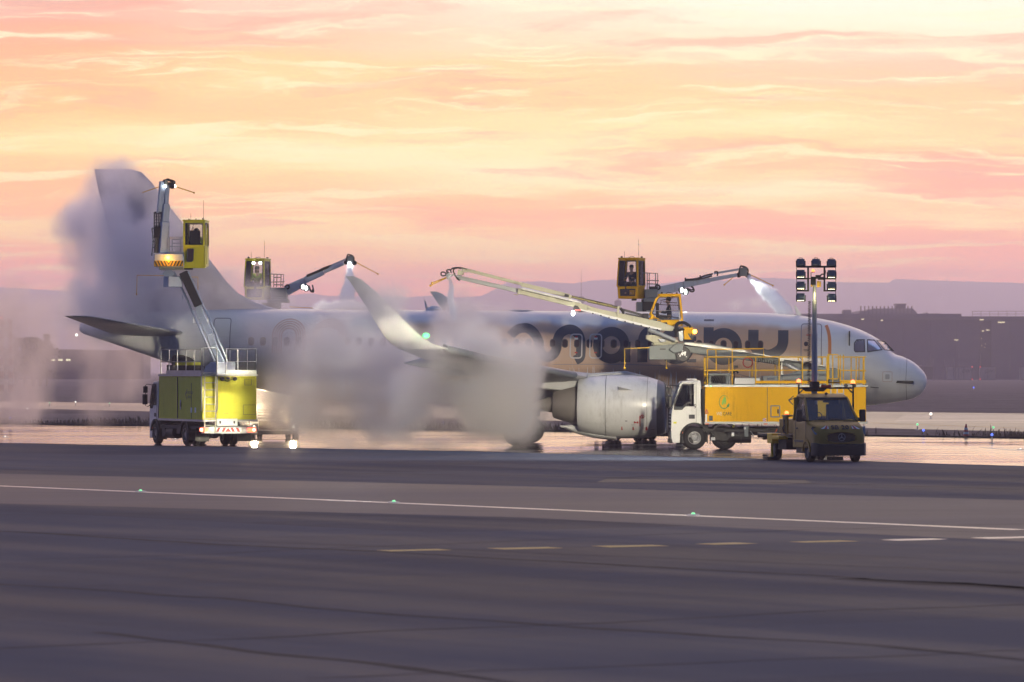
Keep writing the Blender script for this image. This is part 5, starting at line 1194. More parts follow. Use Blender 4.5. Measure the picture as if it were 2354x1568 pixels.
mb = MB(); mb.bb((LB - 1.0, -.6, ZR), (LB - .1, .9, ZR + .42)); mb.cyl((LB - .55, -.3, ZR + .5), (LB - .55, .7, ZR + .5), .36, n=20); rh = mb.build('hose_reel', M['dark'], lt, smooth=40)
mb = MB(); mb.bb((LB - 1.08, -.5, ZR + .40), (LB - 1.0, .8, ZR + .56)); mb.build('reflector_band', M['lit'] if False else M['lime'], rh)
# boom: pedestal, lower arm with rails and cable tray, turret with cabin and spray arm
DL = 197.0; P1 = lambda x, y, d=DL: LR.at(*z1(x, y), d); P2 = lambda x, y, d=DL: LR.at(*z2(x, y), d)
mb = MB(); a, b = P2(918, 520), P2(1138, 632); mb.bb((min(a.x, b.x) - .2, a.y, ZR), (max(a.x, b.x) + .5, b.y, a.z)); c = P2(800, 520); mb.prism([(P2(720, 640).x + 1.2, ZR), (P2(760, 560).x + .9, ZR + .35), (P2(910, 505).x + .2, a.z), (P2(910, 505).x, ZR)], a.y - .02, a.y - .75); mb.build('boom_pedestal', M['boomw'], lt, smooth=0, bevel=.02)
mb = MB(); q = [P2(1010, 530, 197.2), P2(925, 350, 197.2), P2(890, 230, 197.2), P2(800, 50, 197.2), P1(1395, 1350, 197.2)]
for a, b, w0, w1 in ((q[0], q[1], .62, .36), (q[1], q[2], .34, .62), (q[2], q[3], .5, .34), (q[3], q[4], .34, .36)): mb.beam(a, b, w0, .3, w1, .3)
arm = mb.build('lower_boom', M['boomw'], lt, smooth=0, bevel=.02)
mb = MB(); mb.beam(P1(1400, 1350), P1(1255, 1035), .62, .36); mb.build('cable_tray', M['seat'], arm, smooth=0, bevel=.02)
mb = MB()
for pts in ([P2(1075, 540), P2(960, 255), P2(858, 10), P1(1430, 1330), P1(1300, 1030)], [P2(935, 510), P2(820, 250), P2(705, 0), P1(1290, 1290), P1(1165, 1030)]): mb.tube(pts, .05, 8)
for z in (1250, 1110): mb.tube([P1(1250 - (1250 - z) * .4, z), P1(1250 - (1250 - z) * .4, z + 40)], .02, 5)
mb.build('boom_rail', M['boomw'], arm)
mb = MB()
for (x, y) in ((715, 60), (865, 60)): mb.beam(P2(x, y), P2(x, y + 55), .03, .03)
mb.beam(P2(705, 118), P2(800, 118), .04, .04); mb.build('bracket', M['steel'], arm)
mb = MB(); a, b = P1(1065, 1075, 197.3), P1(1215, 1175, 197.3); mb.bb(a, b + Vector((-.5, 0, 0))); mb.beam(P1(1090, 1080), P1(1150, 1020), .4, .4); tb = mb.build('tilt_housing', M['boomw'], arm, smooth=0, bevel=.02)
mb = MB(); mb.tube([P1(1120, 1068), P1(820, 1063), P1(815, 1240)], .016, 5); mb.tube([P1(1240, 1080), P1(1393, 1080), P1(1393, 1200)], .016, 5); mb.ball(P1(815, 1242), .04, n=5); mb.build('feeler', M['yrail'], arm)
# turret platform
def pbox(mb, x0, y0, x1, y1, d0, d1, f=z1, rig=LR):
    """a box whose front face covers the photo rectangle at distance d0 and reaches back to d1 (square to the view)"""
    a, b = W(*f(x0, y1), d0), W(*f(x1, y0), d0); vs = [(x, d, z) for x in (a.x, b.x) for d in (d0, d1) for z in (a.z, b.z)]
    return mb.add([rig.I @ Vector(v) for v in vs], [(0, 1, 3, 2), (4, 6, 7, 5), (0, 4, 5, 1), (2, 3, 7, 6), (0, 2, 6, 4), (1, 5, 7, 3)])
mb = MB(); pbox(mb, 977, 862, 1258, 982, 196.3, 198.2); tur = mb.build('turret', M['boomw'], lt, smooth=0, bevel=.03)
mb = MB(); pbox(mb, 1025, 982, 1258, 1010, 196.5, 198); mb.build('turret_base', M['boomy'], tur, smooth=0, bevel=.02)
mb = MB(); pbox(mb, 979, 925, 1256, 979, 196.27, 196.32); brd = mb.build('warning_board', M['yrail'], tur, smooth=0)
mb = MB()
for k in range(-4, 5):
    if k == 0: continue
    s = -1 if k < 0 else 1; x = 1117 + k * 30 - s * 12
    mb.add([LR.at(*z1(x - 8, 977), 196.255), LR.at(*z1(x + 8, 977), 196.255), LR.at(*z1(x + 8 + s * 24, 927), 196.255), LR.at(*z1(x - 8 + s * 24, 927), 196.255)], [(0, 1, 2, 3)])
mb.add([LR.at(*z1(x, y), 196.255) for x, y in ((1100, 927), (1117, 948), (1134, 927), (1145, 927), (1117, 968), (1089, 927))], [(0, 1, 2, 3, 4, 5)]); mb.build('stripe', M['blackpaint'], brd, smooth=0)
mb = MB(); mb.ball(LR.at(*z1(1110, 897), 196.2), .11, (1, 1, .9), 8); mb.build('beacon', M['amber'], tur)
lamp('beacon_glow', 'POINT', LR.at(*z1(1110, 897), 196.0), 18, (1, .5, .08), lt, shadow_soft_size=.1)
# cabin of the lime truck (square to the view)
V0 = Matrix(LR.I) ; RZ = lambda a: Matrix.Rotation(a, 4, 'Z')
cc = W(*z1(1375, 1000), 197.2); Ml = LR.I @ Matrix.Translation(cc) @ RZ(R(86))
H1 = (1000 - 565) * .24406 * 197 / FPX; WD = 206 * .24406 * 197 / FPX; bl = (1000 - 790) * .24406 * 197 / FPX
c = cabin(lt, Ml, [(-.55, 0), (.6, .1), (.66, bl), (-.6, bl)], [(-.6, bl), (-.58, H1), (.55, H1), (.66, bl)], WD, 'limecab', .09)
mb = MB(); x0 = -.615
pr = [LR.at(*z1(x, y), 196.52) for x, y in ((1296, 815), (1350, 815), (1345, 925), (1330, 935), (1292, 935), (1288, 925))]; mb.add(pr, [tuple(range(6))]); lw = mb.build('lower_window', M['pane'], c, smooth=0)
mb = MB()
for a, b in zip(pr, pr[1:] + pr[:1]): mb.beam(a, b, .035, .03)
mb.build('window_seal', M['black'], lw, smooth=0)
mb = MB(); mb.beam(P1(1466, 590, 196.5), P1(1466, 985, 196.5), .025, .04); mb.tube([P1(1485, 620, 196.5), P1(1478, 650, 196.5), P1(1476, 960, 196.5)], .02, 5); mb.build('grab_rail', M['limecab'], c)
mb = MB(); pbox(mb, 1260, 985, 1335, 1008, 196.8, 197.6); mb.build('cabin_mount', M['dark'], tur)
mb = MB()
for x in (1125, 1257): mb.tube([P1(x, 858, 196.7), P1(x, 705, 196.7)], .022, 5)
for y in (705, 720): mb.tube([P1(1125, y, 196.7), P1(1257, y, 196.7)], .018, 5)
for x in (1150, 1230): mb.tube([P1(x, 838, 197.2), P1(x, 728, 197.2)], .022, 5)
for y in (728, 762, 793): mb.tube([P1(1150, y, 197.2), P1(1230, y, 197.2)], .018, 5)
mb.tube([P1(1125, 793, 196.7), P1(1257, 793, 196.7)], .016, 5); pbox(mb, 1118, 840, 1258, 862, 196.6, 197.4); mb.build('platform_rail', M['steel'], tur)
# spray arm
mb = MB(); mb.beam(P1(1066, 855), P1(1080, 560), .40, .4, .36, .36); mb.beam(P1(1080, 560), P1(1092, 395), .30, .3, .28, .28); mb.beam(P1(1092, 395), P1(1107, 215), .18, .18); sa = mb.build('spray_arm', M['boomw'], lt, smooth=0, bevel=.02)
mb = MB(); mb.beam(P1(1036, 465), P1(1056, 180), .26, .2, .22, .18); mb.beam(P1(1000, 470), P1(1040, 458), .1, .1); mb.build('parallel_link', M['boomw'], sa, smooth=0, bevel=.02)
mb = MB(); pbox(mb, 988, 600, 1050, 712, 196.9, 197.3); pbox(mb, 985, 465, 1050, 485, 197, 197.2); pbox(mb, 1046, 175, 1074, 188, 197, 197.3)
for y in range(492, 600, 14): pbox(mb, 980, y, 1050, y + 6, 197, 197.15)
for x in (982, 1004, 1026, 1046): mb.beam(P1(x, 470), P1(x, 712), .045, .05)
mb.beam(P1(1005, 712), P1(998, 855), .17, .12); mb.build('hose_carrier', M['black'], sa, smooth=0)
mb = MB(); mb.tube([P1(960, 620), P1(972, 740), P1(958, 880)], .03, 5); mb.tube([P1(960, 620), P1(1055, 620)], .03, 5); mb.tube([P1(960, 745), P1(1055, 750)], .03, 5); mb.tube([P1(960, 800), P1(1050, 805)], .025, 5); mb.tube([P1(1108, 560), P1(1116, 640)], .03, 5); mb.build('hose_guard', M['greyp'], sa)
mb = MB(); pbox(mb, 1062, 545, 1108, 572, 196.9, 197.4); pbox(mb, 1078, 383, 1116, 398, 197, 197.3); pbox(mb, 1030, 340, 1062, 348, 197, 197.2); mb.build('arm_collar', M['steel'], sa, smooth=0)
mb = MB(); pbox(mb, 1078, 165, 1106, 235, 196.9, 197.2); nz = mb.build('nozzle_head', M['boomy'], sa, smooth=0, bevel=.02)
mb = MB()
for k in range(9):
    r = random.Random(k); x0, y0 = 1062 + r.random() * 30, 165 + r.random() * 15; x2, y2 = 1120 + r.random() * 45, 215 + r.random() * 30
    pts = smoothpath([(x0, y0), (1100 + 20 * r.random(), 158 - 4 * k % 7 + r.random() * 20), (1150 + 22 * r.random(), 170 + 30 * r.random()), (1160 + 15 * r.random(), 205), (x2, y2)], 5); mb.tube([P1(p.x, p.y, 197 + r.random() * .4) for p in pts], .022 + .012 * (k < 2), 5)
mb.ball(P1(1150, 228), .13, (1.4, 1, .8), 6); mb.box(P1(1138, 215), (.2, .2, .25)); mb.build('hose', M['rubber'], nz)
mb = MB(); mb.tube([P1(1035, 228), P1(868, 285)], .02, 5); mb.tube([P1(1185, 230), P1(1356, 286)], .022, 5); mb.ball(P1(1356, 286), .045, n=5); mb.build('feeler', M['yrail'], nz)
mb = MB(); mb.ball(P1(1085, 225, 196.9), .05, n=6); mb.ball(P1(1172, 226), .06, n=6); mb.build('work_lamp', M['lampw'], nz)
pp = LR.at(*z1(1378, 790), 197.35); person('person in a dark hooded jacket with lime sleeves, seen from behind in the lime cabin', LR.M @ (pp + Vector((0, 0, -.12))), R(90), 'hivis', 'jacket', .02, 'jacket', True)

# ================================================================== two de-icing trucks beyond the fuselage
def far_rig(label, plabel, loc, rz, paint, f, d, C, jet_head):
    t = thing('deicing_truck', label, 'truck', loc, rz, 'de-icing trucks around the airliner'); rg = Rig(t)
    cab, body = truck_base(t, 8.2, 1.1, 3.0, 6.4, paint, (7.25, 2.9), headlit=True)
    P = lambda x, y, dd=0: rg.at(*f(x, y), d + dd)
    mb = MB(); mb.bb((6.4, 1.0, 3.0), (.3, 1.05, 4.0)) if False else None
    mb = MB(); guard(mb, [(.1, 1.2), (6.2, 1.2)], [(.1 + 6.1 * k / 5, 1.2) for k in range(6)], 3.0, 4.1); guard(mb, [(.1, -1.2), (6.2, -1.2)], [(.1 + 6.1 * k / 5, -1.2) for k in range(6)], 3.0, 4.1); mb.build('guard_rail', M['alu'], t)
    # boom rises from the back of the truck to the column under the turret
    base = P(*C['column']); ped = Vector((1.6, 0, 3.0))
    mb = MB(); mb.bb((.9, -.6, 3.0), (2.3, .6, 3.7)); mb.build('boom_pedestal', M['greyp'], t, bevel=.03)
    mb = MB(); el = Vector((1.2, 0, 3.9)); kn = base + Vector((0, 0, -1.4)); mb.beam(el, kn, .5, .5, .42, .42); mb.beam(kn, base + Vector((0, 0, .2)), .55, .5); mb.build('lower_boom', M['greyp'], t, smooth=0, bevel=.02)
    bx = lambda mb, x0, y0, x1, y1, d0, d1: pbox(mb, x0, y0, x1, y1, d + d0, d + d1, f, rg)
    mb = MB()
    for r_ in C['platform']: bx(mb, *r_, -.6, .9)
    tur = mb.build('turret', M['greyp'], t, smooth=0, bevel=.03)
    mb = MB()
    for r_ in C['dark']: bx(mb, *r_, -.5, .7)
    for (x, y) in C['coil']: mb.tube([P(x + 26 * math.cos(a), y + 26 * math.sin(a), -.5) for a in [2 * math.pi * i / 12 for i in range(13)]], .04, 5)
    mb.build('hydraulic_unit', M['dark'], tur, smooth=0)
    x0, y0, x1, y1 = C['cab']; xe = C['edge']; u = px(d); k = abs(f(1, 0)[0] - f(0, 0)[0]) * u
    hh = (y1 - y0) * k; bl = (y1 - C['belt']) * k; wv = (x1 - xe) * k; wl = (xe - x0) * k; th = math.atan2(wl, wv) ; cw = math.hypot(wv, 0) / math.cos(th); 
    cen = W(*f((x0 + x1) / 2, y1), d); Ml = rg.I @ Matrix.Translation(cen) @ RZ(R(180) - th)
    cl = .98 / 2
    cb = cabin(t, Ml, [(-cw / 2, 0), (cw / 2, .0), (cw / 2 + .05, bl), (-cw / 2, bl)], [(-cw / 2, bl), (-cw / 2 + .02, hh), (cw / 2 - .04, hh), (cw / 2 + .05, bl)], cl * 2, paint + 'cab' if paint == 'lime' else paint, .08)
    Q = lambda lx, lz: Ml @ Vector((lx, .505, lz))
    mb = MB(); quadpanel(mb, Q(-cw * .38, .12), Q(cw * .38, .12), Q(cw * .4, bl - .12), Q(-cw * .4, bl - .12), .02); lw = mb.build('lower_window', M['pane'], cb, smooth=0)
    mb = MB()
    for i in range(5): a_ = Ml @ Vector((-cw * .38 + .02, .525, .2 + i * (bl - .4) / 4)); mb.beam(a_, Ml @ Vector((-cw * .1, .525, .2 + i * (bl - .4) / 4)), .02, .02)
    mb.build('grille', M[paint if paint != 'lime' else 'limecab'], lw, smooth=0)
    mb = MB(); quadpanel(mb, Ml @ Vector((cw / 2 + .035, -.3, .15)), Ml @ Vector((cw / 2 + .035, .3, .15)), Ml @ Vector((cw / 2 + .06, .3, bl - .12)), Ml @ Vector((cw / 2 + .06, -.3, bl - .12)), .02); mb.build('lower_panel', M['greyp'], cb, smooth=0)
    if C.get('cablamp'):
        mb = MB()
        for x, y in C['cablamp']: mb.ball(P(x, y, -.45), .07, n=6)
        mb.build('cab_lamp', M['lampw'], cb)
    mb = MB()
    for pts in C['rail']: mb.tube([P(*p) for p in pts], .022, 5)
    mb.build('platform_rail', M['greyp'], tur)
    # telescopic spray arm
    mb = MB()
    for (a, b, h0, h1) in C['arm']: mb.beam(P(*a, -.2), P(*b, -.2), .34, h0 * k, .3, h1 * k)
    arm = mb.build('spray_arm', M['boomw'], t, smooth=0, bevel=.02)
    mb = MB()
    for a, b, h0 in C['link']: mb.beam(P(*a, -.1), P(*b, -.1), .12, h0 * k)
    mb.build('parallel_link', M['boomw'], arm, smooth=0)
    mb = MB()
    for pts in C['hose']: mb.tube([P(p.x, p.y, -.4) for p in smoothpath(pts, 5)], .035, 5)
    mb.build('hose', M['rubber'], arm)
    hx, hy = jet_head; mb = MB(); bx(mb, hx - 40, hy - 45, hx + 45, hy + 50, -.5, .1); nz = mb.build('nozzle_head', M['greyp'], arm, smooth=0, bevel=.02)
    mb = MB()
    for j in range(7):
        r = random.Random(j + 40); pts = smoothpath([(hx - 55 + 20 * r.random(), hy + 30 * r.random()), (hx - 30, hy - 55 - 12 * r.random()), (hx + 40 * r.random(), hy - 52 + 10 * r.random()), (hx + 58, hy - 20 + 30 * r.random()), (hx + 30, hy + 60)], 4); mb.tube([P(p.x, p.y, -.5 + .5 * r.random()) for p in pts], .026, 5)
    mb.ball(P(hx - 50, hy + 40), .12, n=6); mb.ball(P(hx + 60, hy + 50), .12, n=6); mb.build('hose', M['rubber'], nz)
    mb = MB()
    for a, b in C['feeler']: mb.tube([P(*a), P(*b)], .02, 5); mb.ball(P(*b), .045, n=5)
    mb.build('feeler', M['yrail'], nz)
    lx, ly = C['light']; 
    for dx, dy in ((-22, -8), (22, 12)):
        mb = MB(); mb.cyl(P(lx + dx, ly + dy, -.5), P(lx + dx, ly + dy, -.72), .13, .16, 12); wl_ = mb.build('work_lamp', M['dark'], arm)
        mb = MB(); mb.ball(P(lx + dx, ly + dy, -.74), .10, (1, .5, 1), 8); mb.build('lens', M['lampw'], wl_)
    lamp('work_light', 'SPOT', P(lx + 30, ly + 30, -.9), 700 if paint == 'yellow' else 160, (.92, 1, .97), t, rg.I @ W(*f(lx + 500, ly + 160), d - 6), spot_size=R(110), spot_blend=.6, shadow_soft_size=.25)
    if 'spray' in C: lamp('jet_light', 'SPOT', P(hx, hy + 30, -.8), 900 if C['spray'][0] > 2000 else 3500, (.95, 1, 1), t, P(*C['spray']), spot_size=R(22), spot_blend=.7, shadow_soft_size=.06)  # brightens the jet: real nozzle lamp on yellow rig, added on lime
    pc = rg.M @ P(*C['person'])
    person(plabel, pc, R(C['face']), C.get('coat', 'jacket'), 'hair', .05, None, C.get('cap', False))
    return t, rg
far3 = far_rig('yellow cabined de-icing truck beyond the fuselage, spraying the nose section', 'bald person in dark jacket sitting in the far yellow cabin', Vector((4.75, 214.3, 0)), R(-74), 'yellow', z5, 210.0,
 dict(column=(660, 800, .2), cab=(348, 258, 655, 700), edge=437, belt=560, platform=[(655, 590, 800, 690), (640, 690, 790, 735), (560, 735, 625, 860)], dark=[(710, 560, 800, 640), (620, 705, 760, 860), (510, 695, 560, 718)], coil=[(800, 570)],
 rail=[[(655, 405), (800, 412), (800, 590)], [(680, 412), (680, 590)], [(703, 412), (703, 590)], [(775, 412), (775, 590)], [(670, 490), (815, 495)], [(680, 530), (800, 533)], [(575, 405), (655, 407)]],
 arm=[((800, 620), (1095, 550), 110, 92), ((1095, 540), (1395, 482), 75, 68), ((1400, 485), (1705, 428), 46, 40)], link=[((1440, 412), (1735, 363), 24), ((1120, 500), (1420, 430), 26)],
 hose=[[(1110, 480), (1250, 470), (1340, 435), (1430, 415)], [(1110, 492), (1270, 478), (1420, 440)], [(1140, 590), (1185, 620), (1215, 605), (1195, 560)], [(1130, 580), (1190, 600), (1205, 580), (1180, 560)], [(1115, 460), (1115, 500)], [(1285, 432), (1285, 450)], [(1445, 395), (1482, 395), (1480, 440)]],
 feeler=[((1690, 430), (1560, 540)), ((1865, 430), (2112, 549))], light=(1095, 610), person=(505, 530, 0), face=-110, coat='jacket', spray=(2230, 800, -6)), (1775, 390))
far2 = far_rig('pale lime cabined de-icing truck facing us beyond the rear fuselage, half lost in steam', 'person in hood and hi vis sleeves sitting in the far lime cabin', Vector((-11.6, 220.5, 0)), R(-87), 'lime', z3, 216.0,
 dict(column=(650, 900, .2), cab=(278, 312, 605, 840), edge=350, belt=665, platform=[(605, 675, 830, 800), (610, 800, 830, 830), (560, 830, 850, 875)], dark=[(620, 690, 700, 760), (500, 880, 740, 960)], coil=[(840, 665)],
 rail=[[(545, 490), (790, 500), (778, 670)], [(660, 497), (655, 670)], [(700, 497), (695, 670)], [(755, 497), (752, 670)], [(655, 540), (755, 540)], [(610, 602), (800, 597)], [(660, 637), (775, 640)]],
 arm=[((820, 720), (1080, 590), 140, 110), ((1075, 575), (1330, 465), 90, 72), ((1335, 460), (1600, 350), 50, 44)], link=[((1380, 400), (1640, 290), 26), ((1095, 520), (1370, 405), 30)],
 hose=[[(1100, 510), (1230, 460), (1330, 410), (1430, 375)], [(1100, 530), (1240, 470), (1400, 400)], [(1110, 640), (1150, 720), (1190, 730), (1175, 640)], [(1130, 650), (1165, 730), (1185, 690)]],
 feeler=[((1770, 340), (2056, 492)), ((870, 935), (1170, 950))], light=(1070, 672), cablamp=((385, 345), (475, 342)), person=(430, 640, 0), face=-80, coat='hivis', cap=True, spray=(1655, 905, -11)), (1680, 295))
# jets of the headlamps in the fog
lamp('headlight_beam', 'SPOT', (8.4, .9, .7), 2200, (1, .74, .42), far2[0], (30, 2.5, -1.0), spot_size=R(80), spot_blend=.8, shadow_soft_size=.1)
lamp('headlight_beam', 'SPOT', (8.4, -.9, .7), 2200, (1, .74, .42), far2[0], (30, -2.5, -1.0), spot_size=R(80), spot_blend=.8, shadow_soft_size=.1)
# ================================================================== the yellow de-icing truck in front of the nose
yt = thing('deicing_truck', 'yellow de-icing truck with white cab numbered 9, parked before the airliner nose', 'truck', Vector((14.68, 188.25, 0)), R(180.6), 'de-icing trucks around the airliner'); YR = Rig(yt)
z7 = lambda x, y: (1493.7 + x * .24406, 746.9 + y * .24406)
z6 = lambda x, y: (1263.9 + x * .19524, 775.6 + y * .19524)
YZ0, YZ1, YB = 1.13, 2.60, 6.72
cab, body = truck_base(yt, 8.1, YZ0, YZ1, YB, 'yellow', (7.15, 5.87, 1.9), belt=1.78, roof=2.86)
Y7 = lambda x, y, yy=1.24: YR.side(*z7(x, y), yy)
def ytext(body_txt, x, y, size, m, parent, yy=1.236, **kw):
    p = Y7(x, y, yy); return text('lettering', body_txt, size, basis((p.x, p.y, p.z), (-1, 0, 0), (0, 0, 1)), m, parent, **kw)
ytext('9', 425, 768, .27, M['blackpaint'], cab, 1.128, xs=.9)
ytext('WE', 652, 838, .205, M['whitepaint'], body, xs=.74); ytext('CARE', 727, 838, .205, M['blackpaint'], body, xs=.74)
ytext('STUTTGART', 1360, 699, .185, M['blackpaint'], body, xs=.8, align='LEFT'); ytext('AIRPORT', 1360, 739, .185, M['blackpaint'], body, xs=.8, align='LEFT')
p = Y7(1303, 712); bird(body, (p.x, 1.236, p.z), (-1, 0, 0), M['blackpaint'], .72)
# round plug and leaf emblem
def y_poly(pts, yy=1.236): return [Y7(x, y, yy) for x, y in pts]
def ribbon(pts, w0, w1, yy):
    mb = MB(); n = len(pts); vs = []; fs = []
    for i, p in enumerate(pts):
        a, b = Vector(pts[max(i - 1, 0)]), Vector(pts[min(i + 1, n - 1)]); d = (b - a).normalized(); s = Vector((-d.y, d.x)); w = w0 + (w1 - w0) * i / (n - 1)
        for e in (-1, 1): r = Vector(p) + s * w * e / 2; vs.append(Y7(r.x, r.y, yy))
        if i: fs.append((2 * i - 2, 2 * i - 1, 2 * i + 1, 2 * i))
    return mb.add(vs, fs)
mb = ribbon(circ(697, 726, 45, -28, -345, 40, 62), 2, 8, 1.238); em = mb.build('emblem', M['green'], body, smooth=0)
mb = ribbon(circ(697, 726, 45, 50, 155, 20, 62), 9, 7, 1.240); mb.add(y_poly([(722, 762), (736, 744), (747, 755), (742, 772), (728, 778)], 1.242), [(0, 1, 2, 3, 4)])
mb.add(y_poly([(736, 744), (741, 733), (744, 735), (740, 748)], 1.241), [(0, 1, 2, 3)]); mb.add(y_poly([(744, 752), (751, 741), (754, 744), (747, 756)], 1.241), [(0, 1, 2, 3)]); mb.build('plug', M['green'], em, smooth=0)
leaf = [tuple(v) for v in smoothpath([(679, 760), (676, 735), (684, 705), (706, 672), (716, 700), (715, 735), (706, 752)], 4)]
mb = MB(); mb.add(y_poly(leaf + [(700, 745), (697, 720), (692, 745)], 1.238), [tuple(range(len(leaf) + 3))]); mb.build('leaf', M['lgreen'], em, smooth=0)
# panel joints, hatch, stickers
mb = MB(); a = Y7(1104, 600); mb.beam((a.x, 1.233, YZ0 + .03), (a.x, 1.233, YZ1 - .02), .018, .02); a = Y7(1890, 600); mb.build('panel_joint', M['seal'], body, smooth=0)
mb = MB(); a, b = Y7(1138, 762), Y7(1220, 866)
for u, v in (((a.x, a.z), (b.x, a.z)), ((b.x, a.z), (b.x, b.z)), ((b.x, b.z), (a.x, b.z)), ((a.x, b.z), (a.x, a.z))): mb.beam((u[0], 1.245, u[1]), (v[0], 1.245, v[1]), .045, .03, up=(0, 1, 0))
h_ = mb.build('hatch', M['greyp'], body, smooth=0); mb = MB(); a = Y7(1205, 815); mb.box((a.x, 1.25, a.z), (.06, .04, .18)); mb.build('latch', M['dark'], h_, bevel=.01)
mb = MB(); a, b = Y7(1062, 878), Y7(1092, 914); mb.bb((a.x, 1.23, a.z), (b.x, 1.236, b.z)); st_ = mb.build('sticker', M['white'], body, smooth=0)
mb = MB()
for i in range(4):
    for j in range(4):
        if (i + j) % 2 == 0: dx, dz = (b.x - a.x) / 4, (b.z - a.z) / 4; x0, zq = a.x + dx * i, a.z + dz * j; mb.add([(x0, 1.2385, zq), (x0 + dx, 1.2385, zq), (x0 + dx, 1.2385, zq + dz), (x0, 1.2385, zq + dz)], [(0, 1, 2, 3)])
mb.build('check', M['red'], st_, smooth=0)
mb = MB(); a, b = Y7(555, 856), Y7(590, 902); mb.bb((a.x, 1.23, a.z), (b.x, 1.237, b.z)); mb.build('data_plate', M['blackpaint'], body, smooth=0)
mb = MB(); a, b = Y7(521, 842), Y7(537, 916); mb.bb((a.x, 1.23, a.z), (b.x, 1.237, b.z)); mb.build('sticker', M['white'], body, smooth=0)
mb = MB(); a = [Y7(*p) for p in ((533, 795), (549, 832), (517, 832))]
for p, q in zip(a, a[1:] + a[:1]): mb.beam((p.x, 1.237, p.z), (q.x, 1.237, q.z), .022, .01, up=(0, 1, 0))
c_ = Y7(533, 818); mb.beam((c_.x + .02, 1.237, c_.z + .07), (c_.x - .01, 1.237, c_.z - .05), .018, .01, up=(0, 1, 0)); mb.build('warning_triangle', M['red'], body, smooth=0)
for x in (535, 1088): a = Y7(x, 933, 1.27); mb = MB(); mb.box((a.x, 1.27, a.z), (.16, .02, .05)); mb.build('side_marker', M['orange'], body, smooth=0)
mb = MB(); a = Y7(235, 921, 1.13); mb.box((a.x, 1.13, a.z), (.13, .02, .08)); mb.build('sticker', M['lime'], cab, smooth=0)
# gear hung under the body
for x, y, w, h in ((905, 1003, 36, 100), (780, 1030, 22, 40)): a = Y7(x, y, 1.05); mb = MB(); mb.box((a.x, 1.05, a.z), (w * .0044, .3, h * .0044)); mb.build('control_box', M['greyp'], yt, bevel=.02)
for x, y, yy, w, h in ((893, 972, 1.215, .09, .1), (592, 1072, 1.1, .17, .12), (780, 1030, 1.22, .1, .16)): a = Y7(x, y, yy); mb = MB(); mb.box((a.x, yy, a.z), (w, .03, h)); mb.build('placard', M['white'], yt)
for x, y, r in ((645, 1062, .13), (712, 1062, .13), (965, 985, .06)): a = Y7(x, y, 1.0); mb = MB(); mb.cyl((a.x, .85, a.z), (a.x, 1.12, a.z), r, n=16); mb.build('air_tank', M['dark'], yt)
mb = MB(); a = Y7(788, 952, 1.15); mb.box((a.x, 1.15, a.z), (.09, .1, .1)); mb.build('switch', M['lime'], yt)
mb = MB(); mb.tube([Y7(p.x, p.y, 1.1) for p in smoothpath([(1195, 980), (1180, 1010), (1145, 1040), (1150, 1062), (1185, 1064)], 5)], .02, 6); mb.build('hose', M['orange'], yt); mb = MB(); mb.tube([Y7(p.x, p.y, 1.1) for p in smoothpath([(945, 1000), (970, 1035), (965, 1055), (940, 1030)], 5)], .014, 5); mb.build('cable', M['steel'], yt)
# roof deck: machinery, guard rails, gate, toe boards
yd = YZ1 + .06
mb = MB(); mb.bb((.05, -1.2, yd), (YB - .05, 1.2, yd + .03)); mb.build('walkway', M['greyp'], yt, smooth=0)
mb = MB()
a, b = Y7(550, 455, .6), Y7(760, 566, .6); mb.bb((b.x, .55, b.z), (a.x, -.6, b.z + .06)); mb.bb((b.x, .62, a.z - .1), (a.x, -.6, a.z))
for x in (a.x - .06, b.x + .06, (a.x + b.x) / 2 - .3): mb.bb((x - .05, .5, b.z), (x + .05, .6, a.z)); mb.bb((x - .05, -.6, b.z), (x + .05, -.5, a.z))
mb.bb((b.x, -.62, b.z), (a.x, -.58, a.z)); mac = mb.build('machine_frame', M['greyp'], yt, bevel=.02)
mb = MB()
rnd = random.Random(4)
for k in range(16): x = b.x + .15 + rnd.random() * (a.x - b.x - .3); mb.box((x, .15 + rnd.random() * .25, b.z + .12 + rnd.random() * .22), (.1 + .15 * rnd.random(), .2, .1 + .15 * rnd.random()))
for k in range(6): x = b.x + .3 + k * .1; mb.tube([(x, .45, b.z + .1), (x + .08, .5, b.z + .3), (x + .22, .48, b.z + .34), (x + .3, .45, b.z + .15)], .025, 5)
mb.build('engine', M['dark'], mac, bevel=.01)
mb = MB(); a, b = Y7(785, 495, .65), Y7(1045, 562, .65); mb.bb((a.x, .6, a.z), (b.x, -.4, b.z)); tk = mb.build('tank', M['greyp'], yt, bevel=.03)
mb = MB(); a, b = Y7(795, 503, .66), Y7(1032, 558, .66); mb.bb((a.x, .655, a.z), (b.x, .64, b.z)); mb.build('tank_panel', M['white'], tk, bevel=.01)
mb = MB(); a, b = Y7(1060, 480, .3), Y7(1240, 560, .3); mb.bb((a.x, .3, a.z), (b.x, -.7, b.z)); mb.cyl((a.x - .2, .32, b.z + .15), (a.x - .5, .32, b.z + .15), .12, n=12); mb.build('pump_box', M['greyp'], yt, bevel=.03)
mb = MB()
for x, y in ((800, 390),): a, b = Y7(790, 440, .8), Y7(800, 400, .8); mb.cyl((a.x, .8, yd), (b.x, .8, b.z), .02, n=6); mb.box((b.x - .04, .8, b.z + .03), (.16, .08, .1))
mb.tube([Y7(p.x, p.y, .5) for p in smoothpath([(775, 460), (790, 438), (815, 432), (828, 455)], 5)], .05, 6); mb.tube([Y7(p.x, p.y, .4) for p in smoothpath([(1440, 375), (1470, 358), (1500, 365), (1525, 390)], 5)], .06, 6); mb.build('hose', M['rubber'], yt)
mb = MB()
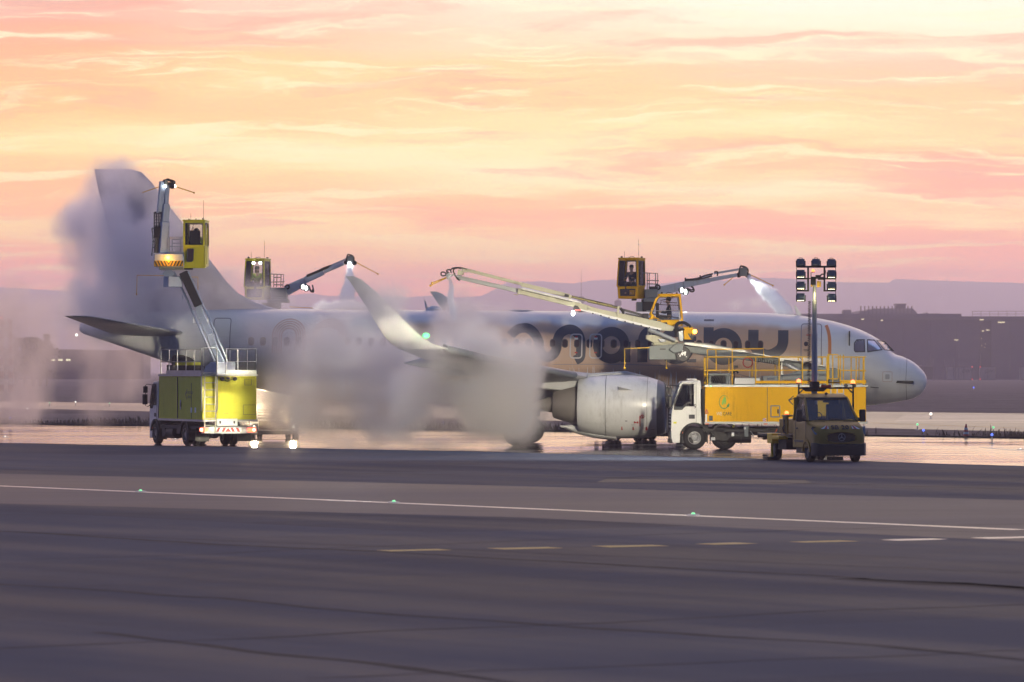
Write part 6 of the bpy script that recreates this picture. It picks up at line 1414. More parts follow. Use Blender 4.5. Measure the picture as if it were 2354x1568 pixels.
for yy in (1.2, -1.2):
    zt, zm = Y7(1000, 302, 1.2).z, Y7(1000, 428, 1.2).z; X = lambda x: Y7(x, 400, 1.2).x
    for z in (zt, zm): mb.tube([(X(540), yy, z), (X(1665), yy, z)], .026, 6); mb.tube([(X(1790), yy, z), (X(2030), yy, z)], .026, 6)
    for x in (540, 775, 995, 1215, 1435, 1665, 1940, 2015): mb.cyl((X(x), yy, yd), (X(x), yy, zt), .026, n=6)
    if yy > 0:
        z2_ = Y7(700, 232, 1.2).z; mb.tube([(X(540), yy - .05, yd), (X(540), yy - .05, z2_), (X(620), yy - .05, z2_ + .01), (X(625), yy - .05, zm)], .026, 6); mb.tube([(X(540), yy - .1, z2_), (X(1070), yy - .1, z2_ + .04), (X(1073), yy - .1, zt)], .026, 6); mb.cyl((X(775), yy - .1, yd), (X(775), yy - .1, z2_ + .02), .026, n=6)
        zq = Y7(1700, 280, 1.2).z; zl = Y7(1700, 508, 1.2).z
        mb.tube([(X(1682), yy + .04, zl + .05), (X(1682), yy + .04, zq - .06), (X(1690), yy + .04, zq), (X(1765), yy + .04, zq), (X(1772), yy + .04, zq - .06), (X(1772), yy + .04, zl + .05), (X(1765), yy + .04, zl), (X(1690), yy + .04, zl), (X(1682), yy + .04, zl + .05)], .026, 6)
        for x in (1672, 1720, 1790, 1820): mb.cyl((X(x), yy + .05, yd - .5 if x in (1720, 1820) else yd), (X(x), yy + .05, zq), .026, n=6)
        mb.tube([(X(1720), yy + .05, zq), (X(1672), yy + .05, zq)], .026, 6)
guard(mb, [(X(2030), 1.2), (X(2030), -1.2)], [(X(2030), 0)], yd, zt); guard(mb, [(X(540), 1.2), (X(540), -1.2)], [(X(540), -.4)], yd, zt)
mb.build('guard_rail', M['yrail'], yt)
mb = MB(); z0_, z1_ = Y7(1300, 552, 1.22).z, Y7(1300, 527, 1.22).z
mb.bb((X(995), 1.21, z0_), (X(1665), 1.235, z1_)); mb.bb((X(1790), 1.21, z0_), (X(2034), 1.235, z1_ + .03)); mb.bb((X(995), -1.235, z0_), (X(2034), -1.21, z1_)); mb.build('toe_board', M['yellow'], yt, smooth=0)
mb = MB(); 
for x in (1700, 1760, 1820): mb.beam((X(x), 1.3, 1.2), (X(x), 1.3, yd), .045, .04)
for k in range(6): mb.beam((X(1760), 1.3, 1.35 + k * .24), (X(1820), 1.3, 1.35 + k * .24), .04, .04)
mb.build('ladder', M['alu'], yt, smooth=0)
for x in (1843, 1920): a = Y7(x, 572, 1.25); mb = MB(); mb.cyl((a.x, 1.24, a.z), (a.x, 1.36, a.z), .085, n=12); mb.build('work_lamp', M['black'], body)
mb = MB(); a = Y7(572, 578, 1.26); mb.ball((a.x, 1.28, a.z), .035, n=5); mb.build('marker_lamp', M['navg'], body)
# boom pedestal and the low folded main boom
DY = 189.0; Q7 = lambda x, y, d=DY: YR.at(*z7(x, y), d); Q5 = lambda x, y, d=DY: YR.at(*z5(x, y), d); Q4 = lambda x, y, d=DY: YR.at(*z4(x, y), d)
def thick(mb, pts, d0, d1, f, rig=YR):
    """photo outline given a real depth from d0 to d1"""
    a = [rig.at(*f(*p), d0) for p in pts]; b = [rig.I @ (W(*f(*p), d0) + Vector((0, d1 - d0, 0))) for p in pts]; n = len(pts)
    return mb.add(a + b, [tuple(range(n)), tuple(range(2 * n - 1, n - 1, -1))] + [(i, i + n, (i + 1) % n + n, (i + 1) % n) for i in range(n)])
mb = MB(); thick(mb, [(1240, 520), (1240, 475), (1430, 430), (1665, 410), (1740, 415), (1780, 520)], 188.2, 188.6, z7); thick(mb, [(1560, 540), (1600, 415), (1740, 405), (1800, 420), (1800, 540)], 188.3, 189.4, z7); mb.build('boom_pedestal', M['greyp'], yt, smooth=0, bevel=.02)
mb = MB(); thick(mb, [(1655, 388), (1650, 425), (1400, 415), (1180, 372), (800, 318), (520, 288), (380, 262), (270, 235), (300, 195), (420, 205), (640, 222), (890, 262), (1240, 318)], 188.6, 189.2, z7)
mb2 = mb.build('lower_boom', M['greyp'], yt, smooth=0, bevel=.03)
mb = MB(); thick(mb, [(890, 262), (880, 240), (560, 172), (330, 158), (300, 178), (420, 205), (640, 222)], 188.7, 189.1, z7); mb.build('boom_extension', M['greyp'], mb2, smooth=0, bevel=.02)
mb = MB(); mb.beam(Q7(895, 250, 188.6), Q7(330, 175, 188.6), .12, .1); mb.beam(Q7(880, 252, 188.6), Q7(1640, 388, 188.6), .5, .04); mb.build('top_rail', M['alu'], mb2, smooth=0)
mb = MB(); mb.cyl(Q7(1300, 380, 188.5), Q7(1420, 440, 188.5), .1, n=12); mb.cyl(Q7(1280, 375, 188.5), Q7(1330, 395, 188.5), .06, n=10); mb.build('hydraulic_cylinder', M['steel'], mb2)
mb = MB(); mb.beam(Q7(1240, 325, 188.4), Q7(1240, 520, 188.4), .05, .05); a = Q7(1240, 330, 188.4); mb.box(a, (.16, .12, .14)); mb.build('boom_rest', M['alu'], yt, smooth=0)
a = Q7(1080, 333, 188.59)
tw = YR.t.rotation_euler.z; sl = R(-9.0)
text('lettering', 'elephant β', .30, YR.I @ basis(W(*z7(1085, 336), 188.57), (math.cos(sl), 0, math.sin(sl)), (-math.sin(sl), 0, math.cos(sl))), M['dark'], mb2, xs=1.1)
text('lettering', 'ADVANCED DEICING SYSTEM', .10, YR.I @ basis(W(*z7(1060, 312), 188.57), (math.cos(sl), 0, math.sin(sl)), (-math.sin(sl), 0, math.cos(sl))), M['dark'], mb2)
a = Y7(917, 360, .2)
mb = MB(); c_ = W(*z7(920, 355), 188.55); n_ = 14
mb.tube([YR.I @ (c_ + Vector((.2 * math.cos(2 * math.pi * i / n_), 0, .2 * math.sin(2 * math.pi * i / n_)))) for i in range(n_ + 1)], .022, 5); mb.build('ring', M['red'], mb2)
# knuckle with the grey head box and the cable reel
mb = MB(); thick(mb, [(700, 1395), (703, 1240), (940, 1215), (1000, 1215), (1010, 1395)], 188.3, 189.3, z5); thick(mb, [(925, 1275), (1010, 1210), (1095, 1215), (1080, 1300), (1010, 1320), (980, 1320)], 188.15, 188.5, z5); kn = mb.build('boom_head', M['greyp'], mb2, smooth=0, bevel=.03)
mb = MB(); thick(mb, [(825, 1268), (890, 1268), (890, 1282), (825, 1282)], 188.28, 188.32, z5); mb.build('slot', M['black'], kn, smooth=0)
mb = MB(); c_ = W(*z5(1090, 1330), 188.3); v = lambda o: YR.I @ (c_ + Vector(o)); mb.cyl(v((0, 0, 0)), v((0, .5, 0)), .31, n=26); mb.cyl(v((0, -.04, 0)), v((0, 0, 0)), .29, .31, n=26); rl = mb.build('cable_reel', M['black'], kn)
mb = MB(); rnd = random.Random(9)
for k in range(14): a0, r0 = rnd.random() * 6.28, rnd.random() * .2; mb.box(v((r0 * math.cos(a0), -.05, r0 * math.sin(a0))), (.03 + .05 * rnd.random(), .04, .03 + .05 * rnd.random()), ry=rnd.random() * 3)
mb.build('reel_fitting', M['steel'], rl, smooth=0)
mb = MB(); mb.tube([Q5(795, 1255, 188.4), Q5(600, 1262, 188.2), Q5(423, 1270, 188.0), Q5(425, 1488, 188.0)], .02, 5); mb.ball(Q5(425, 1490, 188.0), .045, n=5); mb.tube([Q5(900, 1400, 188.3), Q5(900, 1488, 188.3)], .01, 4); mb.ball(Q5(900, 1490, 188.3), .045, n=5); mb.build('feeler', M['yrail'], kn)
# turntable, cabin and long spray arm
mb = MB(); thick(mb, [(672, 1160), (672, 1112), (800, 1108), (960, 1130), (1040, 1190), (1000, 1205), (760, 1205)], 188.2, 189.4, z5); thick(mb, [(735, 1205), (1090, 1205), (1090, 1215), (790, 1232), (735, 1222)], 188.3, 189.4, z5); tt_ = mb.build('turret', M['boomy'], yt, smooth=0, bevel=.02)
mb = MB(); thick(mb, [(1040, 1185), (1030, 1090), (1050, 1035), (1098, 1025), (1100, 1190)], 188.2, 188.7, z5); mb.build('slewing_drive', M['lip'], tt_, smooth=0, bevel=.04); mb = MB(); thick(mb, [(800, 1160), (880, 1150), (900, 1190), (830, 1200)], 188.1, 188.3, z5); mb.build('valve_block', M['lip'], tt_, smooth=0, bevel=.02)
mb = MB()
for x in (690, 728): mb.tube([Q5(x, 1160, 188.3), Q5(x, 1000, 188.3)], .022, 5)
mb.tube([Q5(672, 840, 188.2), Q5(1070, 830, 188.2)], .016, 5); mb.tube([Q5(672, 940, 188.2), Q5(1070, 928, 188.2)], .014, 5); mb.tube([Q5(1045, 830, 188.2), Q5(1052, 1000, 188.2)], .018, 5); mb.tube([Q5(690, 1090, 188.3), Q5(760, 1090, 188.3)], .02, 5); mb.build('platform_rail', M['alu'], tt_)
mb = MB(); thick(mb, [(1097, 1022), (1200, 1018), (1203, 1165), (1100, 1165)], 188.0, 189.0, z5); cwt = mb.build('counterweight', M['yellow'], tt_, smooth=0, bevel=.03)
mb = MB()
for k in range(2): o = k * 28; thick(mb, [(1143 + o, 1098), (1160 + o, 1098), (1198 + min(o, 6), 1150 - o * .9), (1198 + min(o, 6), 1164 - o * .2), (1180 + o * .5, 1164)], 187.985, 187.99, z5)
mb.build('stripe', M['blackpaint'], cwt, smooth=0)
mb = MB(); mb.ball(Q5(1222, 1075, 188.3), .09, n=7); mb.build('beacon', M['amber'], cwt)
cen = W(*z5(885, 1010), 189.0); k5 = .20151 * 189 / FPX; Ml = YR.I @ Matrix.Translation(cen)
u = lambda x, y: ((x - 885) * k5, (1010 - y) * k5)
c = cabin(yt, Ml, [u(690, 1010), u(1082, 1010), u(1083, 950), u(1068, 935), u(840, 945), u(765, 905), u(735, 870), u(700, 930)], [u(1075, 935), u(1048, 672), u(815, 676), u(785, 705), u(715, 880)], 1.0, 'yellow', .085, ant=False)
mb = MB(); thick(mb, [(745, 925), (790, 925), (800, 975), (745, 960)], 188.47, 188.5, z5); thick(mb, [(810, 975), (905, 968), (912, 1000), (815, 1000)], 188.47, 188.5, z5); thick(mb, [(800, 950), (838, 948), (838, 960), (800, 962)], 188.465, 188.48, z5); mb.build('lower_window', M['pane'], c, smooth=0)
mb = MB()
for a, b in (((830, 720), (975, 690)), ((830, 770), (840, 730)), ((860, 735), (1020, 748)), ((770, 765), (1040, 775))): mb.tube([Q5(*a, 188.45), Q5(*b, 188.45)], .016, 5)
mb.build('wiper', M['black'], c)
mb = MB(); mb.ball(Q5(990, 655, 189), .1, (1.6, 1, .5), 6); mb.ball(Q5(880, 660, 189), .08, (1.8, 1, .5), 6); mb.build('roof_fitting', M['dark'], c)
person('bearded person in dark jacket with red collar sitting in the near yellow cabin', YR.M @ Q5(935, 925, 188.95), R(180), 'jacket', 'hair', .05, None)
# spray arm: three telescopic stages to the left
mb = MB(); thick(mb, [(-640 + 0, 862 - 0), (-640, 790), (0, 790), (390, 868), (830, 962), (985, 1020), (995, 1050), (960, 1070), (840, 1062), (390, 950), (0, 852)][2:], 188.0, 188.45, z5); sa = mb.build('spray_arm', M['boomy'], yt, smooth=0, bevel=.02)
mb = MB(); thick(mb, [(1255, 455), (1262, 520), (1885, 672), (1960, 690), (2354, 800), (2354, 745), (1990, 630), (1900, 612)], 188.05, 188.4, z4); mb.build('middle_stage', M['boomy'], sa, smooth=0, bevel=.02)
mb = MB(); thick(mb, [(560, 305), (520, 330), (540, 348), (1258, 512), (1268, 462)], 188.1, 188.35, z4); mb.build('outer_stage', M['alu'], sa, smooth=0, bevel=.015)
mb = MB(); thick(mb, [(1260, 455), (1270, 440), (1985, 612), (1990, 632)], 188.0, 188.1, z4); mb.beam(Q5(840, 1052, 187.98), Q5(0, 842, 187.98), .03, .09); mb.beam(Q5(420, 955, 187.98), Q5(-120, 812, 187.98), .05, .06)
mb.build('arm_strip', M['white'], sa, smooth=0)
mb = MB()
for kx in range(40): x = 1285 + kx * 15; mb.box(Q4(x, 470 + (x - 1270) * .235, 187.99), (.045, .02, .03))
for kx in range(9): x = 60 + kx * 92; mb.box(Q5(x, 868 + (x - 60) * .252, 187.95), (.06, .03, .05))
mb.build('pin_row', M['dark'], sa, smooth=0)
mb = MB(); mb.beam(Q4(590, 225), Q4(1275, 400), .1, .13); mb.beam(Q4(1275, 405), Q4(1850, 545), .1, .17); mb.build('parallel_link', M['boomy'], sa, smooth=0, bevel=.01)
mb = MB(); mb.beam(Q4(1790, 532), Q4(2354, 662), .14, .11); mb.beam(Q5(0, 725), Q5(375, 808), .14, .12); mb.beam(Q5(400, 825), Q5(690, 905), .12, .1); mb.beam(Q5(430, 870), Q5(700, 928), .1, .08)
mb.tube([Q5(p.x, p.y, 188.2) for p in smoothpath([(375, 808), (405, 850), (400, 885), (370, 890)], 5)], .07, 6); mb.build('cable_chain', M['black'], sa, smooth=0)
mb = MB()
for kx in range(36): x = 1885 + kx * 13; mb.box(Q4(x, 556 + (x - 1885) * .232, 187.92), (.035, .02, .05))
for kx in range(22): x = 10 + kx * 16; mb.box(Q5(x, 727 + x * .222, 187.92), (.035, .02, .05))
mb.build('chain_link', M['ghost'], sa, smooth=0)
mb = MB(); thick(mb, [(1232, 520), (1240, 450), (1268, 455), (1258, 525)], 187.95, 188.5, z4); thick(mb, [(1272, 425), (1280, 388), (1298, 390), (1290, 430)], 187.95, 188.4, z4); thick(mb, [(1838, 580), (1845, 530), (1875, 535), (1868, 575)], 187.95, 188.4, z4); thick(mb, [(330, 890), (345, 785), (368, 788), (355, 892)], 187.9, 188.4, z5); thick(mb, [(1190, 528), (1195, 520), (1240, 527), (1238, 535)], 188, 188.2, z4); mb.build('arm_collar', M['boomy'], sa, smooth=0, bevel=.01)
mb = MB(); thick(mb, [(1895, 690), (1905, 655), (1945, 660), (1990, 720), (2040, 730), (1960, 735), (1912, 720)], 187.95, 188.4, z4); thick(mb, [(1892, 690), (1915, 690), (1912, 755), (1890, 750)], 188, 188.3, z4); ld = mb.build('lamp_bracket', M['black'], sa, smooth=0, bevel=.015)
mb = MB(); mb.ball(Q4(1890, 745, 187.9), .09, (.8, 1, 1.2), 7); mb.build('work_lamp', M['lampw'], ld)
mb = MB(); mb.box(Q4(1945, 710, 187.93), (.25, .04, .07)); mb.build('glowing_reflector', M['rlamp'], ld, smooth=0)  # reflector emits red of its own in place of reflected light
mb = MB(); thick(mb, [(528, 290), (535, 232), (598, 250), (600, 295)], 187.9, 188.4, z4); thick(mb, [(1745, 512), (1790, 520), (1788, 540), (1745, 530)], 187.9, 188.3, z4); thick(mb, [(575, 222), (590, 222), (660, 240), (690, 262), (590, 265)], 188, 188.3, z4); nz = mb.build('nozzle_head', M['boomy'], sa, smooth=0, bevel=.01)
mb = MB()
for pts in ([(395, 300), (350, 305), (335, 280), (350, 262), (385, 270), (395, 300)], [(430, 270), (400, 250), (415, 235), (445, 240), (455, 275)], [(445, 240), (480, 215), (560, 210), (640, 232)], [(500, 290), (480, 250), (500, 220), (560, 215), (620, 228)], [(500, 300), (530, 345), (550, 350), (545, 330)], [(490, 285), (520, 330), (550, 358), (555, 345)], [(410, 290), (405, 240), (440, 232)], [(460, 225), (520, 208), (570, 225)]): mb.tube([Q4(p.x, p.y, 188.0 + .05 * (pts[0][0] % 7)) for p in smoothpath(pts, 5)], .03, 5)
mb.build('hose', M['orange'] if False else M['rubber'], nz)
mb = MB(); thick(mb, [(395, 315), (400, 285), (430, 270), (450, 290), (445, 315), (425, 350), (410, 350)], 187.95, 188.25, z4); thick(mb, [(455, 315), (450, 290), (485, 280), (490, 300)], 187.95, 188.2, z4); thick(mb, [(490, 300), (540, 296), (585, 302), (520, 330)], 188, 188.3, z4); mb.build('spray_nozzle', M['steel'], nz, smooth=0, bevel=.01)
mb = MB()
for a, b in (((445, 305), (230, 390)), ((400, 330), (211, 420))): mb.tube([Q4(*a), Q4(*b)], .022, 5); mb.ball(Q4(*b), .05, n=5)
mb.build('feeler', M['yrail'], nz)
mb = MB(); mb.cyl(Q5(700, 1050, 188.0), Q5(1000, 1175, 188.0), .09, n=10); mb.cyl(Q5(700, 1050, 188.0), Q5(800, 1095, 188.0), .05, n=8); mb.build('lift_cylinder', M['steel'], sa)
mb = MB()
for pts in ([(1005, 1060), (1010, 1000), (1050, 968), (1110, 972), (1160, 1005), (1175, 1030)], [(1000, 1095), (1030, 1060), (1090, 1050), (1100, 1045)], [(985, 1040), (1010, 1085), (1000, 1140)], [(1015, 1060), (1018, 1010), (1055, 978), (1105, 980), (1150, 1010)]): mb.tube([Q5(p.x, p.y, 188.0) for p in smoothpath(pts, 6)], .055, 6)
mb.build('hose', M['rubber'], tt_)

# ================================================================== the van with the light mast
hd = R(-76); vn = thing('light_mast_van', 'dark ochre flatbed van marked SB 20 with a tall floodlight mast', 'van', Vector((11.72, 161.0, 0)), hd); VR = Rig(vn)
V7 = lambda x, y, xl: VR.rear(*z7(x, y), xl)
# local: front bumper at x = 0, body behind at negative x
def arch_pts(xc, r, a0, a1, n=9): return [(xc + r * math.cos(R(a0 + (a1 - a0) * i / n)), .36 + r * math.sin(R(a0 + (a1 - a0) * i / n))) for i in range(n + 1)]
def vsec(x, zl, zt, w, wt, n=3):
    return [(x, -w, zl), (x, -w, zt - .16), (x, -wt, zt - .03), (x, -wt * .8, zt), (x, wt * .8, zt), (x, wt, zt - .03), (x, w, zt - .16), (x, w, zl)]
mb = MB(); mb.rings([[Vector(p) for p in vsec(*a)] for a in ((-.03, .62, 1.06, .72, .60), (-.10, .58, 1.15, .86, .74), (-.26, .56, 1.31, .95, .84), (-.55, .56, 1.39, .975, .88), (-.95, .56, 1.46, .99, .92), (-1.02, .50, 1.50, .99, .93), (-2.62, .50, 1.50, .99, .94))]); vb = mb.build('van_body', M['vany'], vn, smooth=45, bevel=.025)
mb = MB(); roofp = [(-1.78, 2.30), (-2.0, 2.40), (-2.35, 2.44), (-2.62, 2.42), (-2.66, 2.34), (-2.62, 2.28), (-1.85, 2.25)]
mb.prism(roofp, -.80, .80)
for y in (-1, 1): mb.beam((-1.0, y * .93, 1.47), (-1.80, y * .79, 2.28), .085, .09); mb.beam((-2.58, y * .95, 1.48), (-2.58, y * .80, 2.32), .12, .1); mb.beam((-1.82, y * .79, 2.29), (-2.62, y * .80, 2.34), .1, .1)
mb.bb((-2.64, -.94, 1.45), (-2.58, .94, 1.62)); mb.bb((-2.64, -.85, 2.18), (-2.58, .85, 2.34)); mb.bb((-2.64, -.95, 1.5), (-2.58, -.55, 2.3)); mb.bb((-2.64, .55, 1.5), (-2.58, .95, 2.3)); mb.build('roof', M['vany'], vb, smooth=40, bevel=.03)
M['vglass'] = glass_mat('van_glass', (.62, .70, .78), .06)
mb = MB(); quadpanel(mb, (-.99, -.92, 1.47), (-.99, .92, 1.47), (-1.79, .79, 2.30), (-1.79, -.79, 2.30), .012); ws = mb.build('windscreen', M['vglass'], vb, smooth=0)
mb = MB(); mb.beam((-1.015, -.9, 1.49), (-1.015, .9, 1.49), .05, .03); mb.beam((-1.74, -.78, 2.265), (-1.74, .78, 2.265), .06, .03); mb.build('window_seal', M['black'], ws)
mb = MB(); mb.tube([(-1.0, .62, 1.49), (-1.04, .1, 1.54), (-1.05, -.05, 1.55)], .018, 5); mb.tube([(-1.0, -.1, 1.49), (-1.04, -.6, 1.54)], .018, 5); mb.build('wiper', M['black'], ws)
mb = MB(); mb.box((-1.72, .0, 2.17), (.06, .26, .10)); mb.ball((-1.95, .06, 2.44), .06, (1.3, 1, .8), 6); mb.build('rear_mirror', M['black'], vb, bevel=.01)
for y in (-1, 1):
    mb = MB(); mb.add([(-1.12, y * .955, 1.56), (-1.82, y * .83, 2.24), (-2.42, y * .835, 2.26), (-2.42, y * .965, 1.52), (-1.2, y * .97, 1.52)], [(0, 1, 2, 3, 4)]); mb.build('side_window', M['vglass'], vb, smooth=0)
    mb = MB(); mb.box((-1.22, y * 1.19, 1.66), (.14, .22, .44)); mb.box((-1.22, y * 1.02, 1.52), (.1, .2, .12)); mb.build('mirror', M['black'], vb, bevel=.04)
    mb = MB(); mb.add([(-.10, y * .50, 1.02), (-.16, y * .92, .98), (-.42, y * .985, 1.20), (-.33, y * .96, 1.27), (-.22, y * .62, 1.20)], [(0, 1, 2, 3, 4)])
    mb.v = [v + Vector((.03, y * .025, .012)) for v in mb.v]; hl = mb.build('headlight', M['greenlens'], vb, smooth=0)
    mb = MB(); mb.ball((-.20, y * .72, 1.08), .075, (.5, 1, 1), 7); mb.ball((-.27, y * .87, 1.12), .05, (.5, 1, 1), 6); mb.build('reflector', M['lip'], hl)
    mb = MB(); mb.bb((-1.0, y * .985, .70), (-2.4, y * 1.005, .78)); mb.build('side_strip', M['black'], vb, bevel=.01)
    mb = MB(); mb.beam((-1.05, y * .995, .6), (-1.05, y * .995, 1.45), .012, .012); mb.beam((-2.25, y * .995, .6), (-2.25, y * .995, 1.45), .012, .012); mb.build('door_seam', M['seal'], vb); mb = MB(); mb.box((-2.1, y * 1.0, 1.2), (.2, .04, .05)); mb.build('door_handle', M['black'], vb, bevel=.01)
    mb = MB(); pr = [(-1.0 + .46 * math.cos(R(a)), .37 + .46 * math.sin(R(a))) for a in range(0, 181, 12)] + [(-1.0 + .36 * math.cos(R(a)), .37 + .36 * math.sin(R(a))) for a in range(180, -1, -12)]
    mb.prism(pr, y * .80, y * 1.02); mb.build('wheel_arch', M['vany'], vb, smooth=50)
mb = MB(); mb.add([(-1.0, 1.0, .7)], []); n = 26
gr = [(0.0, .60 * math.cos(2 * math.pi * i / n) * (1.0 if math.sin(2 * math.pi * i / n) < 0 else .98), .88 + .215 * math.sin(2 * math.pi * i / n) * (1 if math.sin(2 * math.pi * i / n) > 0 else .9)) for i in range(n)]
mb = MB(); mb.add([(-.06, p[1], p[2]) for p in gr] + [(.015 - .06 * (p[1] / .6) ** 2, p[1], p[2]) for p in gr], [tuple(range(n)), tuple(range(2 * n - 1, n - 1, -1))] + [(i, i + n, (i + 1) % n + n, (i + 1) % n) for i in range(n)]); gl = mb.build('grille', M['black'], vb, smooth=0)
mb = MB(); mb.tube([(.018 - .06 * (p[1] / .6) ** 2, p[1], p[2]) for p in gr + gr[:1]], .022, 6); mb.build('grille_surround', M['vany'], gl)
mb = MB(); mb.tube([(.035, .125 * math.cos(a), .90 + .125 * math.sin(a)) for a in [2 * math.pi * i / 24 for i in range(25)]], .012, 6)
for a in (90, 210, 330): mb.beam((.035, 0, .90), (.035, .12 * math.cos(R(a)), .90 + .12 * math.sin(R(a))), .04, .012, .01, .012, up=(1, 0, 0))
mb.build('star_emblem', M['steel'], gl)
mb = MB()
for z in (.78, .85, .95, 1.02): mb.beam((-.0, -.5, z), (-.0, .5, z), .02, .02)
mb.build('grille_bar', M['dark'], gl)
mb = MB(); mb.rings([[Vector(p) for p in ((x, -w, .24), (x, -w, zt), (x, w, zt), (x, w, .24))] for x, w, zt in ((.03, .62, .62), (-.02, .86, .66), (-.16, .97, .70), (-.5, .985, .70))]); mb.bb((-2.5, -.9, .3), (-.3, .9, .55)); mb.build('front_bumper', M['black'], vb, smooth=50, bevel=.02)
sl = math.atan2(.11, .20)
ux = Vector((0, 1, 0)); 
text('lettering', 'SB 20', .27, basis((-.165, 0, 1.245), (0, 1, 0), (-.707, 0, .707)), M['blackpaint'], vb, extrude=.012, xs=1.1)
for y in (-1, 1):
    mb = MB(); mb.add([(-.12, y * .44, 1.175), (-.23, y * .44, 1.285), (-.235, y * .52, 1.285), (-.13, y * .74, 1.17)], [(0, 1, 2, 3)]); mb.v = [v + Vector((.022, 0, .022)) for v in mb.v]; wb = mb.build('warning_strip', M['white'], vb, smooth=0)
    mb = MB(); mb.add([(-.12, y * .50, 1.175), (-.23, y * .45, 1.285), (-.235, y * .50, 1.285), (-.125, y * .62, 1.173)], [(0, 1, 2, 3)]); mb.v = [v + Vector((.025, 0, .025)) for v in mb.v]; mb.build('red_stripe', M['red'], wb, smooth=0)
    mb = MB(); mb.box((-.86, y * .55, 1.435), (.06, .42, .02), ry=R(-20)); mb.build('hood_vent', M['black'], vb)
mb = MB(); mb.bb((-2.4, -.72, 1.4), (-2.1, -.2, 2.05)); mb.bb((-2.4, .2, 1.4), (-2.1, .72, 2.05)); mb.bb((-2.36, .28, 2.05), (-2.2, .62, 2.22)); mb.bb((-2.36, -.62, 2.05), (-2.2, -.28, 2.22)); mb.bb((-1.3, -.9, 1.35), (-1.05, .9, 1.5)); mb.tube([(-1.5 + .1 * math.cos(a), -.45 + .2 * math.sin(a), 1.62 + .16 * math.cos(a)) for a in [2 * math.pi * i / 14 for i in range(15)]], .018, 5); mb.build('seat', M['seat'], vb, bevel=.04)
for x in (-1.0, -5.05):
    for y in (-.84, .84): wheel_geo(vn, (x, y, .36), (0, 1 if y > 0 else -1, 0), .36, .24 if x > -2 else .26, rimr=.6, bolts=5)
# flatbed, generator, outriggers
mb = MB(); mb.bb((-6.6, -.45, .55), (-2.4, .45, .8)); mb.bb((-6.8, -1.02, .86), (-2.75, 1.02, .96)); mb.bb((-6.8, -1.04, .80), (-6.7, 1.04, .98)); mb.bb((-4.4, -1.0, .4), (-3.4, -.6, .8)); mb.build('flatbed', M['dark'], vn, bevel=.02)
mb = MB(); mb.bb((-6.3, -.35, .97), (-4.2, .75, 1.5)); gen = mb.build('generator', M['vany'], vn, bevel=.04)
mb = MB(); mb.bb((-4.21, -.3, 1.1), (-4.18, .6, 1.45)); mb.build('radiator_grille', M['black'], gen)
mb = MB(); mb.bb((-3.6, -1.06, .97), (-3.1, -.98, 1.62)); mb.bb((-3.62, -1.1, 1.60), (-3.0, -.5, 1.66)); mb.bb((-3.3, -1.08, .97), (-3.24, -1.0, 1.6)); ra = mb.build('tool_rack', M['vany'], vn, bevel=.015)
mb = MB(); mb.bb((-3.4, -1.1, 1.05), (-3.3, -1.05, 1.5)); mb.tube([(-3.15, -1.12, 1.3), (-3.2, -1.18, 1.2), (-3.2, -1.15, 1.05), (-3.1, -1.1, 1.0)], .03, 5); mb.build('hose', M['black'], ra)
def beacon(parent, p, s=1.0, m='beaconr'):
    mb = MB(); mb.lathe([(0, .075 * s), (.03 * s, .08 * s)], p, (0, 0, 1), 12); b = mb.build('beacon', M['black'], parent)
    mb = MB(); mb.lathe([(.03 * s, .072 * s), (.09 * s, .075 * s), (.13 * s, .05 * s), (.145 * s, .01)], p, (0, 0, 1), 12); mb.build('lens', M[m], b)
beacon(ra, Vector((-3.3, -1.0, 1.66)), 1.0)
mb = MB()
for s in (-1,):
    mb.bb((-4.9, s * 1.25, .62), (-4.3, s * .9, .98)); mb.beam((-4.5, s * 1.18, .1), (-4.5, s * 1.18, .7), .09, .09); mb.bb((-4.15, s * 1.3, .78), (-3.3, s * .95, .9))
mb.build('outrigger', M['yrail'], vn, bevel=.015)
mb = MB()
for s in (-1, 1): mb.bb((-4.75, s * 1.45, .0), (-4.25, s * 1.0, .13)); mb.beam((-4.5, s * 1.18, .1), (-4.5, s * 1.18, .3), .07, .07)
mb.beam((-4.3, -1.5, .16), (-3.9, -1.65, .2), .18, .03); mb.build('outrigger_pad', M['dark'], vn, bevel=.015)
XB = -2.85
mb = MB(); a, b = V7(1400, 595, XB), V7(1912, 598, XB); zt_ = a.z
mb.beam((XB, a.y, zt_), (XB, b.y, zt_), .05, .06)
for y in (a.y, b.y): mb.beam((XB, y, .9), (XB, y, V7(1400, 560, XB).z), .05, .06); s = 1 if y < 0 else -1; mb.beam((XB, y, zt_ - .2), (XB, y + s * .22, zt_), .04, .04)
bar = mb.build('beacon_bar', M['dark'], vn, smooth=0)
beacon(bar, V7(1400, 552, XB) + Vector((0, 0, 0)), 1.1); beacon(bar, V7(1910, 560, XB), 1.1)
mb = MB(); p = V7(1658, 578, XB); mb.box(p, (.16, .36, .10)); mb.build('roof_unit', M['red'], bar, bevel=.02)
